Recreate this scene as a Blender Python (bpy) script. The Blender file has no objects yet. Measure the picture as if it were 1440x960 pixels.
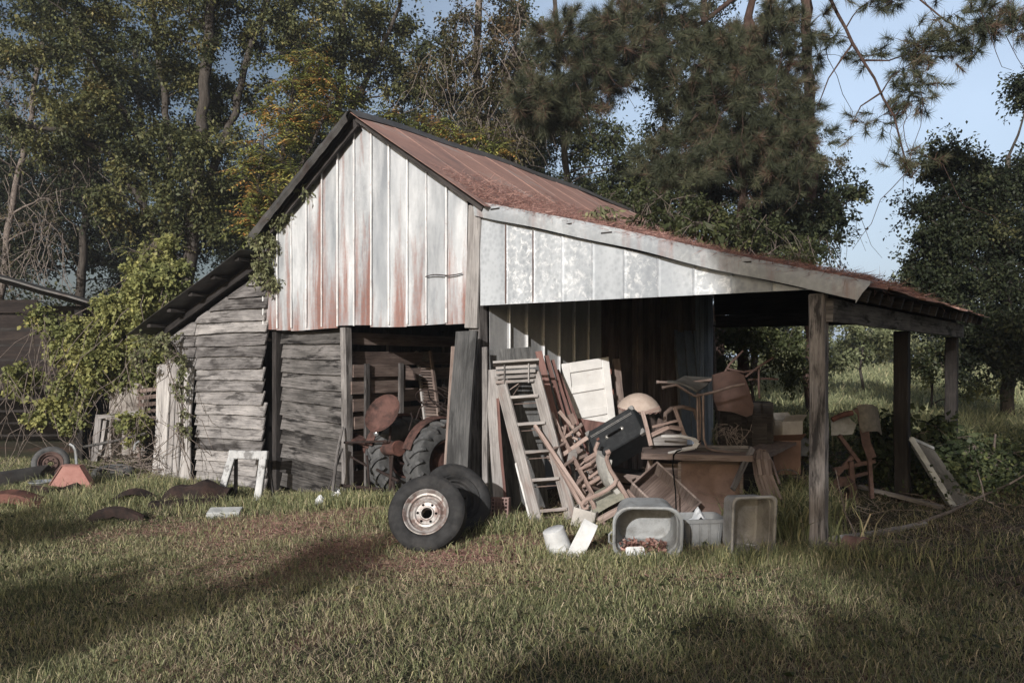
import bpy, bmesh, math, random
import numpy as np
from mathutils import Vector, Matrix, Euler, Quaternion

RNG = random.Random(7)
SC = bpy.context.scene
COL = SC.collection
PI = math.pi
F = 1150.0            # focal length of the lens in photograph pixels
EYE = 1.6
HAZE = 0.0013
SATUR = 0.28           # how far the weathered palette is greyed


def smooth(t):
    t = min(1.0, max(0.0, t))
    return t * t * (3 - 2 * t)


def gz(x, y):
    """height of the ground"""
    z = -0.25 * smooth((-x - 0.2) / 3.5)
    z += 0.7 * smooth((y - 22) / 45.0)
    z += 0.018 * math.sin(x * 1.7 + y * 0.6) * math.cos(y * 1.3 - x * 0.4)
    return z


def W(px, py, d):
    return Vector(((px - 720) / F * d, d, EYE + (500 - py) / F * d))


def Gd(px, py):
    d = 9.0
    for _ in range(12):
        x = (px - 720) / F * d
        d = (EYE - gz(x, d)) * F / max(4.0, py - 500)
    x = (px - 720) / F * d
    return Vector((x, d, gz(x, d)))


# ---------------------------------------------------------------- building frame
A0 = Vector((2.5, 6.62, 0))
UX = Vector((0.794, -0.609, 0)).normalized()
VY = Vector((0.609, 0.794, 0)).normalized()
BANG = math.atan2(UX.y, UX.x)
BM = Matrix.Translation(A0) @ Matrix.Rotation(BANG, 4, 'Z')


def BL(x, y, z):
    return BM @ Vector((x, y, z))


def to_local(p):
    return BM.inverted() @ Vector(p)


# ---------------------------------------------------------------- materials
def hexc(h, sat=None):
    sat = SATUR if sat is None else sat
    h = h.lstrip('#')
    out = []
    for i in (0, 2, 4):
        c = int(h[i:i + 2], 16) / 255
        out.append(c / 12.92 if c <= 0.04045 else ((c + 0.055) / 1.055) ** 2.4)
    g = 0.25 * out[0] + 0.6 * out[1] + 0.15 * out[2]
    return tuple(c + (g - c) * sat for c in out) + (1.0,)


class NT:
    def __init__(s, name):
        s.m = bpy.data.materials.new(name)
        s.m.use_nodes = True
        s.t = s.m.node_tree
        s.t.nodes.clear()
        s.out = s.n('ShaderNodeOutputMaterial')

    def n(s, typ, **kw):
        nd = s.t.nodes.new(typ)
        for k, v in kw.items():
            setattr(nd, k, v)
        return nd

    def l(s, a, b):
        s.t.links.new(a, b)

    def val(s, sock, v):
        if hasattr(v, 'is_output'):
            s.l(v, sock)
        else:
            sock.default_value = v

    def noise(s, vec, scale, detail=4, rough=0.6, dist=0.0):
        nd = s.n('ShaderNodeTexNoise')
        s.l(vec, nd.inputs['Vector'])
        nd.inputs['Scale'].default_value = scale
        nd.inputs['Detail'].default_value = detail
        nd.inputs['Roughness'].default_value = rough
        nd.inputs['Distortion'].default_value = dist
        return nd.outputs['Fac']

    def mapv(s, vec, scale=(1, 1, 1), loc=(0, 0, 0)):
        nd = s.n('ShaderNodeMapping')
        s.l(vec, nd.inputs['Vector'])
        nd.inputs['Scale'].default_value = scale
        nd.inputs['Location'].default_value = loc
        return nd.outputs['Vector']

    def math(s, op, a, b=0.0, clamp=False):
        nd = s.n('ShaderNodeMath', operation=op, use_clamp=clamp)
        s.val(nd.inputs[0], a)
        s.val(nd.inputs[1], b)
        return nd.outputs[0]

    def ramp(s, fac, stops):
        nd = s.n('ShaderNodeValToRGB')
        el = nd.color_ramp.elements
        while len(el) < len(stops):
            el.new(0.5)
        for e, (p, c) in zip(el, stops):
            e.position = p
            e.color = c if len(c) == 4 else tuple(c) + (1,)
        s.l(fac, nd.inputs['Fac'])
        return nd.outputs['Color']

    def mix(s, fac, a, b, mode='MIX'):
        nd = s.n('ShaderNodeMix', data_type='RGBA', blend_type=mode)
        s.val(nd.inputs['Factor'], fac)
        s.val(nd.inputs['A'], a)
        s.val(nd.inputs['B'], b)
        return nd.outputs['Result']

    def mapr(s, v, a, b, c=0.0, d=1.0):
        nd = s.n('ShaderNodeMapRange')
        s.val(nd.inputs[0], v)
        for i, q in enumerate((a, b, c, d)):
            nd.inputs[i + 1].default_value = q
        return nd.outputs[0]

    def uv(s, name):
        return s.n('ShaderNodeUVMap', uv_map=name).outputs['UV']

    def rnd(s):
        sp = s.n('ShaderNodeSeparateXYZ')
        s.l(s.uv('rnd'), sp.inputs[0])
        return sp.outputs[0], sp.outputs[1]

    def obj(s):
        return s.n('ShaderNodeTexCoord').outputs['Object']

    def bsdf(s, col, rough=0.8, metal=0.0, spec=0.3, bump=None, bstr=0.3, bdist=0.01):
        b = s.n('ShaderNodeBsdfPrincipled')
        s.val(b.inputs['Base Color'], col)
        s.val(b.inputs['Roughness'], rough)
        s.val(b.inputs['Metallic'], metal)
        b.inputs['Specular IOR Level'].default_value = spec
        if bump is not None:
            bp = s.n('ShaderNodeBump')
            bp.inputs['Strength'].default_value = bstr
            bp.inputs['Distance'].default_value = bdist
            s.l(bump, bp.inputs['Height'])
            s.l(bp.outputs[0], b.inputs['Normal'])
        s.l(b.outputs[0], s.out.inputs[0])
        return b


def wood(name, dark, mid, light, rough=0.85, stain=None, stain_amt=0.35, contrast=1.0, bstr=0.6):
    """weathered board: grain runs along the board's own UV, every board a tone of its own"""
    t = NT(name)
    uv = t.uv('UVMap')
    r1, r2 = t.rnd()
    cx = t.n('ShaderNodeCombineXYZ')
    t.l(t.math('MULTIPLY', r1, 37.0), cx.inputs[0])
    t.l(t.math('MULTIPLY', r2, 53.0), cx.inputs[1])
    ad = t.n('ShaderNodeVectorMath', operation='ADD')
    t.l(uv, ad.inputs[0])
    t.l(cx.outputs[0], ad.inputs[1])
    v = ad.outputs[0]
    g1 = t.noise(t.mapv(v, (1.6, 60, 1)), 1.0, 5, 0.65, 0.4)
    g2 = t.noise(t.mapv(v, (2.2, 7, 1)), 1.0, 4, 0.6, 0.2)
    g3 = t.noise(t.mapv(v, (5, 160, 1)), 1.0, 2, 0.6)
    f = t.math('ADD', t.math('MULTIPLY', g1, 0.5), t.math('MULTIPLY', g2, 0.5))
    f = t.math('ADD', f, t.math('MULTIPLY', t.math('SUBTRACT', r1, 0.5), 0.22))
    w = 0.19 / contrast
    col = t.ramp(f, [(0.5 - w, hexc(dark)), (0.5, hexc(mid)), (0.5 + w, hexc(light))])
    cr = t.mapr(g3, 0.58, 0.70)
    col = t.mix(t.math('MULTIPLY', cr, 0.75), col, hexc(dark))
    if stain:
        st = t.noise(t.mapv(v, (1.6, 9.0, 1), (9, 4, 0)), 1.0, 5, 0.68, 0.3)
        col = t.mix(t.math('MULTIPLY', t.mapr(st, 0.52, 0.62), stain_amt), col, hexc(stain))
    t.bsdf(col, rough, 0, 0.2, g1, bstr, 0.006)
    return t.m


def plain(name, c1, c2, scale=6, rough=0.6, metal=0.0, spec=0.3, dirt=None, dirt_amt=0.6, dscale=4, stretch=(1, 1, 1),
          bstr=0.2, bdist=0.004, d0=0.5, d1=0.72, vary=0.15):
    t = NT(name)
    o = t.obj()
    r1, r2 = t.rnd()
    n1 = t.noise(t.mapv(o, stretch), scale, 5, 0.65)
    f = t.math('ADD', n1, t.math('MULTIPLY', t.math('SUBTRACT', r1, 0.5), vary))
    col = t.ramp(f, [(0.3, hexc(c1)), (0.7, hexc(c2))])
    if dirt:
        n2 = t.noise(t.mapv(o, stretch, (3, 7, 1)), dscale, 6, 0.7, 0.3)
        col = t.mix(t.math('MULTIPLY', t.mapr(n2, d0, d1), dirt_amt), col, hexc(dirt))
    n3 = t.noise(o, scale * 9, 3, 0.6)
    t.bsdf(col, rough, metal, spec, n3, bstr, bdist)
    return t.m


def leafmat(name, stops, rough=0.55, trans=0.35, spec=0.25):
    t = NT(name)
    r1, r2 = t.rnd()
    col = t.ramp(r1, [(p, hexc(c, 0.17)) for p, c in stops])
    hs = t.n('ShaderNodeHueSaturation')
    t.l(col, hs.inputs['Color'])
    t.l(t.mapr(r2, 0, 1, 0.72, 1.25), hs.inputs['Value'])
    b = t.n('ShaderNodeBsdfPrincipled')
    t.l(hs.outputs[0], b.inputs['Base Color'])
    b.inputs['Roughness'].default_value = rough
    b.inputs['Specular IOR Level'].default_value = spec
    tr = t.n('ShaderNodeBsdfTranslucent')
    t.l(hs.outputs[0], tr.inputs[0])
    mx = t.n('ShaderNodeMixShader')
    mx.inputs[0].default_value = trans
    t.l(b.outputs[0], mx.inputs[1])
    t.l(tr.outputs[0], mx.inputs[2])
    t.l(mx.outputs[0], t.out.inputs[0])
    return t.m


def galvanized(name, base1, base2, rust_bottom=None, rust_amt=0.5, streak=1.0, spangle=0.25, rustcol='#98583f', zb=1.95, zr=1.7):
    """dull zinc sheet with run-down rust"""
    t = NT(name)
    o = t.obj()
    r1, r2 = t.rnd()
    sp = t.n('ShaderNodeSeparateXYZ')
    t.l(o, sp.inputs[0])
    n1 = t.noise(t.mapv(o, (2.2, 2.2, 0.5)), 2.0, 6, 0.65)
    vo = t.n('ShaderNodeTexVoronoi')
    t.l(t.mapv(o, (1, 1, 1)), vo.inputs['Vector'])
    vo.inputs['Scale'].default_value = 22
    n1b = t.math('ADD', n1, t.math('MULTIPLY', t.math('SUBTRACT', vo.outputs['Distance'], 0.3), spangle * 0.35))
    f = t.math('ADD', n1b, t.math('MULTIPLY', t.math('SUBTRACT', r1, 0.5), 0.2))
    col = t.ramp(f, [(0.28, hexc(base1)), (0.66, hexc(base2))])
    # chalky white bloom
    n4 = t.noise(o, 14, 6, 0.75, 0.6)
    col = t.mix(t.math('MULTIPLY', t.math('MULTIPLY', t.mapr(n4, 0.5, 0.62), t.mapr(r2, 0.35, 0.75)), spangle), col, hexc('#dfe0e0'))
    n5 = t.noise(t.mapv(o, (1.3, 1.3, 0.6), (5, 2, 0)), 1.2, 3, 0.5)
    col = t.mix(t.math('MULTIPLY', t.mapr(n5, 0.48, 0.68), 0.55), col, hexc('#8b929a'))
    rough = t.mapr(n1, 0.3, 0.7, 0.42, 0.65)
    if rust_bottom:
        n2 = t.noise(t.mapv(o, (2.9, 2.9, 0.25)), 1.6, 6, 0.66, 0.1)
        n3 = t.noise(o, 30, 4, 0.7)
        hgt = t.mapr(sp.outputs[2], zb, zb + zr, 0.125 * rust_amt, -0.03)
        top = t.mapr(sp.outputs[2], zb + zr, zb + 2.6, 0.0, 0.02)
        q = t.math('ADD', t.math('ADD', n2, hgt), top)
        q = t.math('ADD', q, t.math('MULTIPLY', t.math('SUBTRACT', n3, 0.5), 0.12))
        q = t.math('ADD', q, t.math('MULTIPLY', t.math('SUBTRACT', r2, 0.5), 0.16))
        m = t.mapr(q, 0.53, 0.70)
        rc = t.ramp(n3, [(0.3, hexc('#784535')), (0.7, hexc(rustcol))])
        col = t.mix(t.math('MULTIPLY', m, 0.85 * streak), col, rc)
    t.bsdf(col, rough, 0.12, 0.4, n1, 0.15, 0.01)
    return t.m


def rustroof(name):
    t = NT(name)
    o = t.obj()
    r1, r2 = t.rnd()
    n1 = t.noise(t.mapv(o, (0.8, 2.6, 0.8)), 1.3, 6, 0.72, 0.5)
    n2 = t.noise(o, 16, 5, 0.7)
    f = t.math('ADD', t.math('MULTIPLY', n1, 0.75), t.math('MULTIPLY', n2, 0.25))
    f = t.math('ADD', f, t.math('MULTIPLY', t.math('SUBTRACT', r1, 0.5), 0.08))
    col = t.ramp(f, [(0.30, hexc('#74605a')), (0.43, hexc('#906b60')), (0.55, hexc('#a27666')), (0.64, hexc('#998780')), (0.74, hexc('#aaa29e'))])
    t.bsdf(col, 0.75, 0.0, 0.25, n2, 0.25, 0.006)
    return t.m


M = {}


def make_materials():
    M['board_grey'] = wood('weathered_grey_board', '#302c2b', '#716c6a', '#9b9693', stain='#262221', stain_amt=0.7)
    M['board_dark'] = wood('weathered_dark_board', '#1c1918', '#4a4645', '#777270', stain='#121010', stain_amt=0.9)
    M['clap_grey'] = wood('clapboard_grey', '#302c2b', '#757170', '#a09b98', stain='#262221', stain_amt=0.75)
    M['clap_shaded'] = wood('clapboard_shaded', '#1c1918', '#4c4947', '#7a7573', stain='#121010', stain_amt=0.9)  # darker clapboard copy: shade put into the tone, besides the stains
    M['shed_brown'] = wood('dark_brown_shed_board', '#171312', '#2b2321', '#40352f', stain='#1a1513', stain_amt=0.5)
    M['blue_board'] = wood('pale_blue_board', '#5d6570', '#8b95a3', '#a9b2be', stain='#4a4f57', stain_amt=0.4)
    M['board_pale'] = wood('weathered_pale_board', '#57524f', '#8f8a87', '#aca7a3', stain='#5d5350', stain_amt=0.3, contrast=0.9)
    M['board_door'] = wood('sun_bleached_board', '#6b6664', '#a5a09d', '#c3bfbb', stain='#5d5552', stain_amt=0.3, contrast=0.85)
    M['board_lean'] = wood('leaning_board', '#2b2b2c', '#4b4b4b', '#676766', stain='#1f1f20', stain_amt=0.6)
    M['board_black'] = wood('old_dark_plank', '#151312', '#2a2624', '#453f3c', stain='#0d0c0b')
    M['board_brown'] = wood('old_brown_plank', '#3b2f2b', '#69574f', '#8c7a70', stain='#2b2320')
    M['board_red'] = wood('red_brown_slat', '#4d352f', '#77524a', '#906860', stain='#43302a', contrast=0.8)
    M['chair_wood'] = wood('bare_chair_wood', '#5a4740', '#92796e', '#b09a8f', stain='#4d3c35', contrast=0.8)
    M['post'] = wood('post_wood', '#2c2827', '#7d7673', '#a39c98', stain='#191717', stain_amt=0.85, contrast=0.9)
    M['ladder_wood'] = wood('grey_ladder_wood', '#524c49', '#857f7b', '#a39d99', stain='#80685e', stain_amt=0.5)
    M['table_wood'] = wood('table_wood', '#4a3b35', '#75635b', '#94847b', stain='#3a302c')
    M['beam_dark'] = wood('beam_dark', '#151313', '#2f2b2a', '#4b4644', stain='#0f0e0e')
    M['zinc_gable'] = galvanized('zinc_gable', '#858a90', '#c6c9cc', True, 1.0, 1.0, 0.12)
    M['seam_highlight'] = plain('painted_seam_highlight', '#c9cacb', '#e2e2e2', 9, 0.45, 0.1, 0.4, '#9b7468', 0.5, 6, d0=0.56, d1=0.66)  # crimp highlights put into the colour as near-white, with rusty specks
    M['zinc_fascia'] = galvanized('zinc_fascia', '#868d94', '#adb3b9', None, spangle=0.9)
    M['zinc_flash'] = galvanized('zinc_flashing', '#8a8f93', '#a9aeb2', True, 0.2, 0.6, 0.5, zb=2.0, zr=2.0)
    M['zinc_wall'] = galvanized('zinc_side_wall', '#838486', '#aeaeae', None, spangle=0.2)
    M['tin_dark'] = plain('dull_tin', '#3b3a39', '#5d5b59', 5, 0.6, 0.3, 0.3, '#4b332c', 0.5)
    M['rust_roof'] = rustroof('rusty_tin_roof')
    M['rust'] = plain('rust', '#4a2f28', '#7a4a3c', 9, 0.85, 0.0, 0.2, '#2a1d1a', 0.6, bstr=0.4)
    M['rust_dark'] = plain('dark_rust', '#1d1716', '#372a26', 9, 0.85, 0.0, 0.2, '#5a3a30', 0.4, bstr=0.4)
    M['tractor_red'] = plain('faded_tractor_red', '#4d342e', '#6b463d', 9, 0.8, 0.0, 0.2, '#2a211f', 0.85, 6, d0=0.42, d1=0.62, bstr=0.3)
    M['rubber'] = plain('tyre_rubber', '#1b1b1c', '#333334', 14, 0.8, 0, 0.25, '#55504c', 0.35, 5)
    M['rubber_grey'] = plain('dusty_rubber', '#3a3b3d', '#595a5b', 10, 0.9, 0, 0.2, '#4b423d', 0.4, 5)
    M['rim'] = plain('scuffed_rim', '#8a8480', '#b5afab', 16, 0.45, 0.35, 0.5, '#6b4438', 0.75, 9, d0=0.48, d1=0.6)
    M['rim_rust'] = plain('rusty_rim', '#4a3833', '#70554e', 12, 0.8, 0, 0.2, '#392520', 0.5)
    M['black'] = plain('black_hole', '#050505', '#0a0a0a', 5, 0.9, 0, 0.1)
    M['white_paint'] = plain('white_paint', '#bcbab7', '#d2d0cd', 5, 0.5, 0, 0.35, '#8b6a5e', 0.35, 9, d0=0.6, d1=0.72)
    M['peeling_white'] = plain('peeling_white', '#8f9193', '#b0b1b1', 8, 0.6, 0, 0.3, '#4b4644', 0.7, 7, d0=0.53, d1=0.6)
    M['white_plastic'] = plain('white_plastic', '#b5b8ba', '#cdcfd0', 5, 0.4, 0, 0.4, '#87857f', 0.4, 6)
    M['grey_plastic'] = plain('grey_plastic', '#787c7e', '#929698', 5, 0.55, 0, 0.3, '#56514b', 0.7, 6, d0=0.45, d1=0.68)
    M['crate_plastic'] = plain('grey_crate_plastic', '#6f7274', '#898c8e', 5, 0.55, 0, 0.3, '#4f4d47', 0.5, 6)
    M['beige_plastic'] = plain('beige_plastic', '#8b8986', '#a5a3a0', 5, 0.55, 0, 0.3, '#5f5850', 0.7, 6, d0=0.45, d1=0.68)
    M['blue_grey'] = plain('blue_grey_paint', '#59616d', '#727b88', 5, 0.6, 0, 0.3, '#3f4146', 0.6, 6)
    M['trunk_black'] = plain('trunk_fibre', '#101316', '#1b1f23', 12, 0.6, 0, 0.3, '#4a4c4d', 0.35, 14)
    M['trunk_metal'] = plain('trunk_fittings', '#8e8b86', '#b9b6b0', 20, 0.35, 0.7, 0.5, '#5a463c', 0.5)
    M['chrome'] = plain('dull_chrome', '#8f959a', '#c2c6c9', 10, 0.3, 0.7, 0.5, '#5f5b58', 0.3)
    M['steel_tube'] = plain('tarnished_tube', '#6a5851', '#8b766d', 14, 0.5, 0.4, 0.4, '#4d3830', 0.6)
    M['seat_grey'] = plain('grey_vinyl', '#4a4947', '#62605d', 9, 0.7, 0, 0.25, '#353331', 0.5)
    M['seat_rust'] = plain('rust_vinyl', '#54403a', '#6d5149', 8, 0.65, 0, 0.3, '#3f2924', 0.5)
    M['cushion'] = plain('pale_green_cloth', '#79796a', '#93917f', 20, 0.95, 0, 0.1, '#5d5a4c', 0.5)
    M['cloth_pale'] = plain('faded_upholstery', '#93928c', '#aeaca5', 20, 0.95, 0, 0.1, '#6e6a62', 0.4)
    M['cardboard'] = plain('cardboard_brown', '#705446', '#8c6a58', 6, 0.9, 0, 0.1, '#4f3c33', 0.4)
    M['cardboard_pale'] = plain('cardboard_pale', '#97928c', '#b1aba4', 6, 0.9, 0, 0.1, '#6f675f', 0.4)
    M['hardboard'] = plain('brown_hardboard', '#664f46', '#866a5e', 4, 0.75, 0, 0.2, '#4c352b', 0.55, 7)
    M['old_panel'] = plain('old_dirty_panel', '#7d7670', '#989089', 5, 0.9, 0, 0.1, '#4e4640', 0.85, 5, d0=0.45, d1=0.62)
    M['shade_cream'] = plain('cream_shade', '#a08c7e', '#b8a597', 8, 0.8, 0, 0.2, '#7d6351', 0.3)
    M['red_plastic'] = plain('faded_orange_plastic', '#a3685c', '#b87f73', 6, 0.55, 0, 0.3, '#7d4336', 0.35)
    M['clay_plastic'] = plain('clay_plastic', '#71524b', '#8c6a62', 10, 0.6, 0, 0.3, '#59372e', 0.4)
    M['burlap'] = plain('grey_cloth', '#5c5852', '#787369', 20, 0.95, 0, 0.1, '#48443e', 0.5)
    M['white_bag'] = plain('white_bag', '#c1c5ca', '#d9dcdf', 20, 0.4, 0, 0.4)
    M['concrete'] = plain('pale_concrete', '#8f9394', '#aaaead', 12, 0.9, 0, 0.1, '#62635f', 0.5, bstr=0.4)
    M['bark'] = plain('grey_bark', '#2e2925', '#544c45', 6, 0.95, 0, 0.1, '#6c655c', 0.6, 3, (3, 3, 0.6), 0.8, 0.02)
    M['bark_pale'] = plain('pale_bark', '#37312c', '#57504a', 7, 0.95, 0, 0.1, '#3a342f', 0.6, 4, (3, 3, 0.6), 0.8, 0.02)
    M['bark_pine'] = plain('pine_bark', '#352722', '#5e483f', 8, 0.95, 0, 0.1, '#2a201c', 0.6, 4, (3, 3, 0.7), 0.9, 0.02)
    M['twig'] = plain('dead_twig', '#5a4e47', '#857970', 20, 0.95, 0, 0.1)
    M['vine_stem'] = plain('vine_stem', '#4d433d', '#776a61', 20, 0.95, 0, 0.1)
    M['leaf_oak'] = leafmat('leaf_oak', [(0.0, '#2c321e'), (0.40, '#4b5230'), (0.66, '#747440'), (0.88, '#98894a'), (1.0, '#aa7740')])
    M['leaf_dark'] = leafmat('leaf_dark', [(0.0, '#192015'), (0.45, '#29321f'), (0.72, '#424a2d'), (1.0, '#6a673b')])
    M['leaf_mid'] = leafmat('leaf_mid', [(0.0, '#2b331e'), (0.5, '#434b2a'), (0.85, '#5d6234'), (1.0, '#7d7240')])
    M['leaf_brown'] = leafmat('leaf_brown', [(0.0, '#37321f'), (0.4, '#4a4a2a'), (0.75, '#66583a'), (1.0, '#7d6048')])
    M['leaf_sumac'] = leafmat('leaf_sumac', [(0.0, '#55612a'), (0.55, '#89903f'), (0.82, '#b0a948'), (0.92, '#cc9344'), (1.0, '#d27340')])
    M['leaf_vine'] = leafmat('leaf_vine', [(0.0, '#4c5630'), (0.4, '#7b8145'), (0.8, '#a19e54'), (1.0, '#b4a658')])
    M['leaf_ivy'] = leafmat('leaf_ivy', [(0.0, '#59603f'), (0.5, '#7b7f56'), (1.0, '#9c9a6d')])
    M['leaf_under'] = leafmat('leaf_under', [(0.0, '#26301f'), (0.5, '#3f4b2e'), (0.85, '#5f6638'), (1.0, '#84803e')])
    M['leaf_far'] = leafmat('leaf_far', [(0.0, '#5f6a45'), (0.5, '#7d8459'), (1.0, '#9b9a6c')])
    M['leaf_field'] = leafmat('leaf_field', [(0.0, '#656d49'), (0.5, '#868b5f'), (0.85, '#a5a573'), (1.0, '#b5ab80')])
    M['needle'] = leafmat('pine_needle', [(0.0, '#33392b'), (0.5, '#4d533b'), (0.72, '#65654a'), (0.8, '#6b4f42'), (1.0, '#7a5c4e')], trans=0.2)
    M['needle_dead'] = leafmat('dead_needle', [(0.0, '#74504a'), (0.6, '#9a6f64'), (1.0, '#b08a7e')], trans=0.1)
    M['blade'] = leafmat('grass_blade', [(0.0, '#535c38'), (0.45, '#82875a'), (0.8, '#a8a26f'), (1.0, '#b9aa88')], trans=0.3)
    M['blade_dry'] = leafmat('dry_blade', [(0.0, '#6a5c48'), (0.5, '#8a7a62'), (1.0, '#a8987d')], trans=0.2)
    t = NT('haze_air')
    pv = t.n('ShaderNodeVolumePrincipled')
    pv.inputs['Color'].default_value = (0.90, 0.93, 1.0, 1)
    pv.inputs['Density'].default_value = HAZE
    pv.inputs['Anisotropy'].default_value = 0.2
    t.l(pv.outputs[0], t.out.inputs['Volume'])
    M['haze_air'] = t.m
    # ground
    t = NT('soil')
    o = t.obj()
    n1 = t.noise(o, 0.35, 4, 0.6)
    n2 = t.noise(o, 9, 6, 0.7)
    n3 = t.noise(o, 0.8, 5, 0.65, 0.5)
    a = t.ramp(n2, [(0.3, hexc('#2e2a20')), (0.6, hexc('#4c4534')), (0.8, hexc('#6a5c48'))])
    b = t.ramp(n2, [(0.3, hexc('#4a332b')), (0.7, hexc('#84594c'))])
    col = t.mix(t.mapr(n3, 0.5, 0.62), a, b)
    g = t.ramp(n2, [(0.3, hexc('#2d3320')), (0.7, hexc('#515536'))])
    col = t.mix(t.mapr(n1, 0.45, 0.6), col, g)
    t.bsdf(col, 0.95, 0, 0.1, n2, 0.6, 0.03)
    M['soil'] = t.m


# ---------------------------------------------------------------- mesh builder
class MB:
    def __init__(s, M=None):
        s.v, s.f, s.uv, s.r = [], [], [], []
        s.M = M

    def add(s, verts, faces, uvs=None, rnd=None):
        o = len(s.v)
        loc = [Vector(p) for p in verts]
        s.v += [(s.M @ p) if s.M is not None else p for p in loc]
        r = rnd if rnd is not None else (RNG.random(), RNG.random())
        for k, f in enumerate(faces):
            s.f.append([i + o for i in f])
            if uvs is not None:
                s.uv.append([uvs[k][j] for j in range(len(f))] if isinstance(uvs, list) else [uvs(loc[i]) for i in f])
            else:
                n = Vector((0, 0, 0))
                p0 = loc[f[0]]
                for j in range(1, len(f) - 1):
                    n += (loc[f[j]] - p0).cross(loc[f[j + 1]] - p0)
                ax = max(range(3), key=lambda q: abs(n[q]))
                i0, i1 = [(1, 2), (0, 2), (0, 1)][ax]
                s.uv.append([(loc[i][i0], loc[i][i1]) for i in f])
            s.r.append(r)
        return s

    def beam(s, p0, p1, w, h, up=(0, 0, 1), nseg=1, jit=0.0, warp=0.0, rnd=None, taper=1.0, roll=0.0):
        """board from p0 to p1, w across, h along 'up'; grain along its length"""
        p0, p1 = Vector(p0), Vector(p1)
        d = p1 - p0
        L = d.length
        d = d / L
        up = Vector(up)
        side = d.cross(up)
        if side.length < 1e-4:
            side = d.cross(Vector((1, 0, 0)))
        side.normalize()
        upv = side.cross(d).normalized()
        if roll:
            q = Quaternion(d, roll)
            side, upv = q @ side, q @ upv
        vs, wl = [], []
        bend = (RNG.uniform(-1, 1) * warp, RNG.uniform(-1, 1) * warp)
        for i in range(nseg + 1):
            t = i / nseg
            k = 1 + (taper - 1) * t
            b = math.sin(t * PI)
            c = p0 + d * L * t + side * bend[0] * b + upv * bend[1] * b
            for (a, e) in ((-1, -1), (1, -1), (1, 1), (-1, 1)):
                vs.append(c + side * a * (w / 2 * k + RNG.uniform(-jit, jit)) + upv * e * (h / 2 * k + RNG.uniform(-jit, jit)))
        fs, uvs = [], []
        per = [0, w, w + h, 2 * w + h, 2 * w + 2 * h]
        for i in range(nseg):
            for j in range(4):
                a, b = i * 4 + j, i * 4 + (j + 1) % 4
                fs.append([a, b, b + 4, a + 4])
                x0, x1 = L * i / nseg, L * (i + 1) / nseg
                uvs.append([(x0, per[j]), (x0, per[j + 1]), (x1, per[j + 1]), (x1, per[j])])
        fs.append([3, 2, 1, 0])
        uvs.append([(0, 0), (0.02, 0), (0.02, h), (0, h)])
        e = nseg * 4
        fs.append([e, e + 1, e + 2, e + 3])
        uvs.append([(0, 0), (0.02, 0), (0.02, h), (0, h)])
        return s.add(vs, fs, uvs, rnd)

    def box(s, c, size, R=None, rnd=None):
        c = Vector(c)
        sx, sy, sz = (q / 2 for q in size)
        vs = []
        for x in (-sx, sx):
            for y in (-sy, sy):
                for z in (-sz, sz):
                    p = Vector((x, y, z))
                    vs.append(c + (R @ p if R is not None else p))
        return s.add(vs, [[0, 1, 3, 2], [4, 6, 7, 5], [0, 4, 5, 1], [2, 3, 7, 6], [0, 2, 6, 4], [1, 5, 7, 3]], None, rnd)

    def tube(s, pts, r, n=8, cap=True, rnd=None, closed=False):
        pts = [Vector(p) for p in pts]
        m = len(pts)
        rs = r if isinstance(r, (list, tuple)) else [r] * m
        vs, fs, uvs = [], [], []
        ref = None
        L = 0.0
        ls = []
        for i, p in enumerate(pts):
            if closed:
                d = pts[(i + 1) % m] - pts[i - 1]
            else:
                d = pts[min(i + 1, m - 1)] - pts[max(i - 1, 0)]
            if d.length < 1e-9:
                d = Vector((0, 0, 1))
            d.normalize()
            if ref is None:
                ref = d.orthogonal().normalized()
            ref = ref - d * ref.dot(d)
            if ref.length < 1e-6:
                ref = d.orthogonal()
            ref.normalize()
            b = d.cross(ref)
            if i:
                L += (p - pts[i - 1]).length
            ls.append(L)
            for k in range(n):
                a = 2 * PI * k / n
                vs.append(p + ref * math.cos(a) * rs[i] + b * math.sin(a) * rs[i])
        rng = m if closed else m - 1
        for i in range(rng):
            j = (i + 1) % m
            for k in range(n):
                k2 = (k + 1) % n
                fs.append([i * n + k, i * n + k2, j * n + k2, j * n + k])
                x1 = ls[j] if j else L + 0.05
                c = 2 * PI * max(rs[i], 1e-3) / n
                uvs.append([(ls[i], k * c), (ls[i], (k + 1) * c), (x1, (k + 1) * c), (x1, k * c)])
        if cap and not closed:
            fs.append(list(range(n))[::-1])
            uvs.append([(0, 0)] * n)
            fs.append([(m - 1) * n + k for k in range(n)])
            uvs.append([(0, 0)] * n)
        return s.add(vs, fs, uvs, rnd)

    def lathe(s, prof, n=32, T=None, rnd=None, arc=2 * PI, start=0.0):
        """profile [(r, z)] about local z"""
        full = abs(arc - 2 * PI) < 1e-6
        cnt = n if full else n + 1
        vs, fs = [], []
        for k in range(cnt):
            a = start + arc * k / n
            for (r, z) in prof:
                p = Vector((r * math.cos(a), r * math.sin(a), z))
                vs.append(T @ p if T is not None else p)
        m = len(prof)
        for k in range(n):
            k2 = (k + 1) % cnt
            for i in range(m - 1):
                fs.append([k * m + i, k2 * m + i, k2 * m + i + 1, k * m + i + 1])
        return s.add(vs, fs, None, rnd)

    def prism(s, poly, th, T=None, rnd=None):
        """poly in local xz, thickness along y"""
        n = len(poly)
        vs = [Vector((x, -th / 2, z)) for x, z in poly] + [Vector((x, th / 2, z)) for x, z in poly]
        if T is not None:
            vs = [T @ p for p in vs]
        fs = [list(range(n)), [n + i for i in range(n)][::-1]]
        for i in range(n):
            j = (i + 1) % n
            fs.append([j, i, n + i, n + j])
        return s.add(vs, fs, None, rnd)

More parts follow.
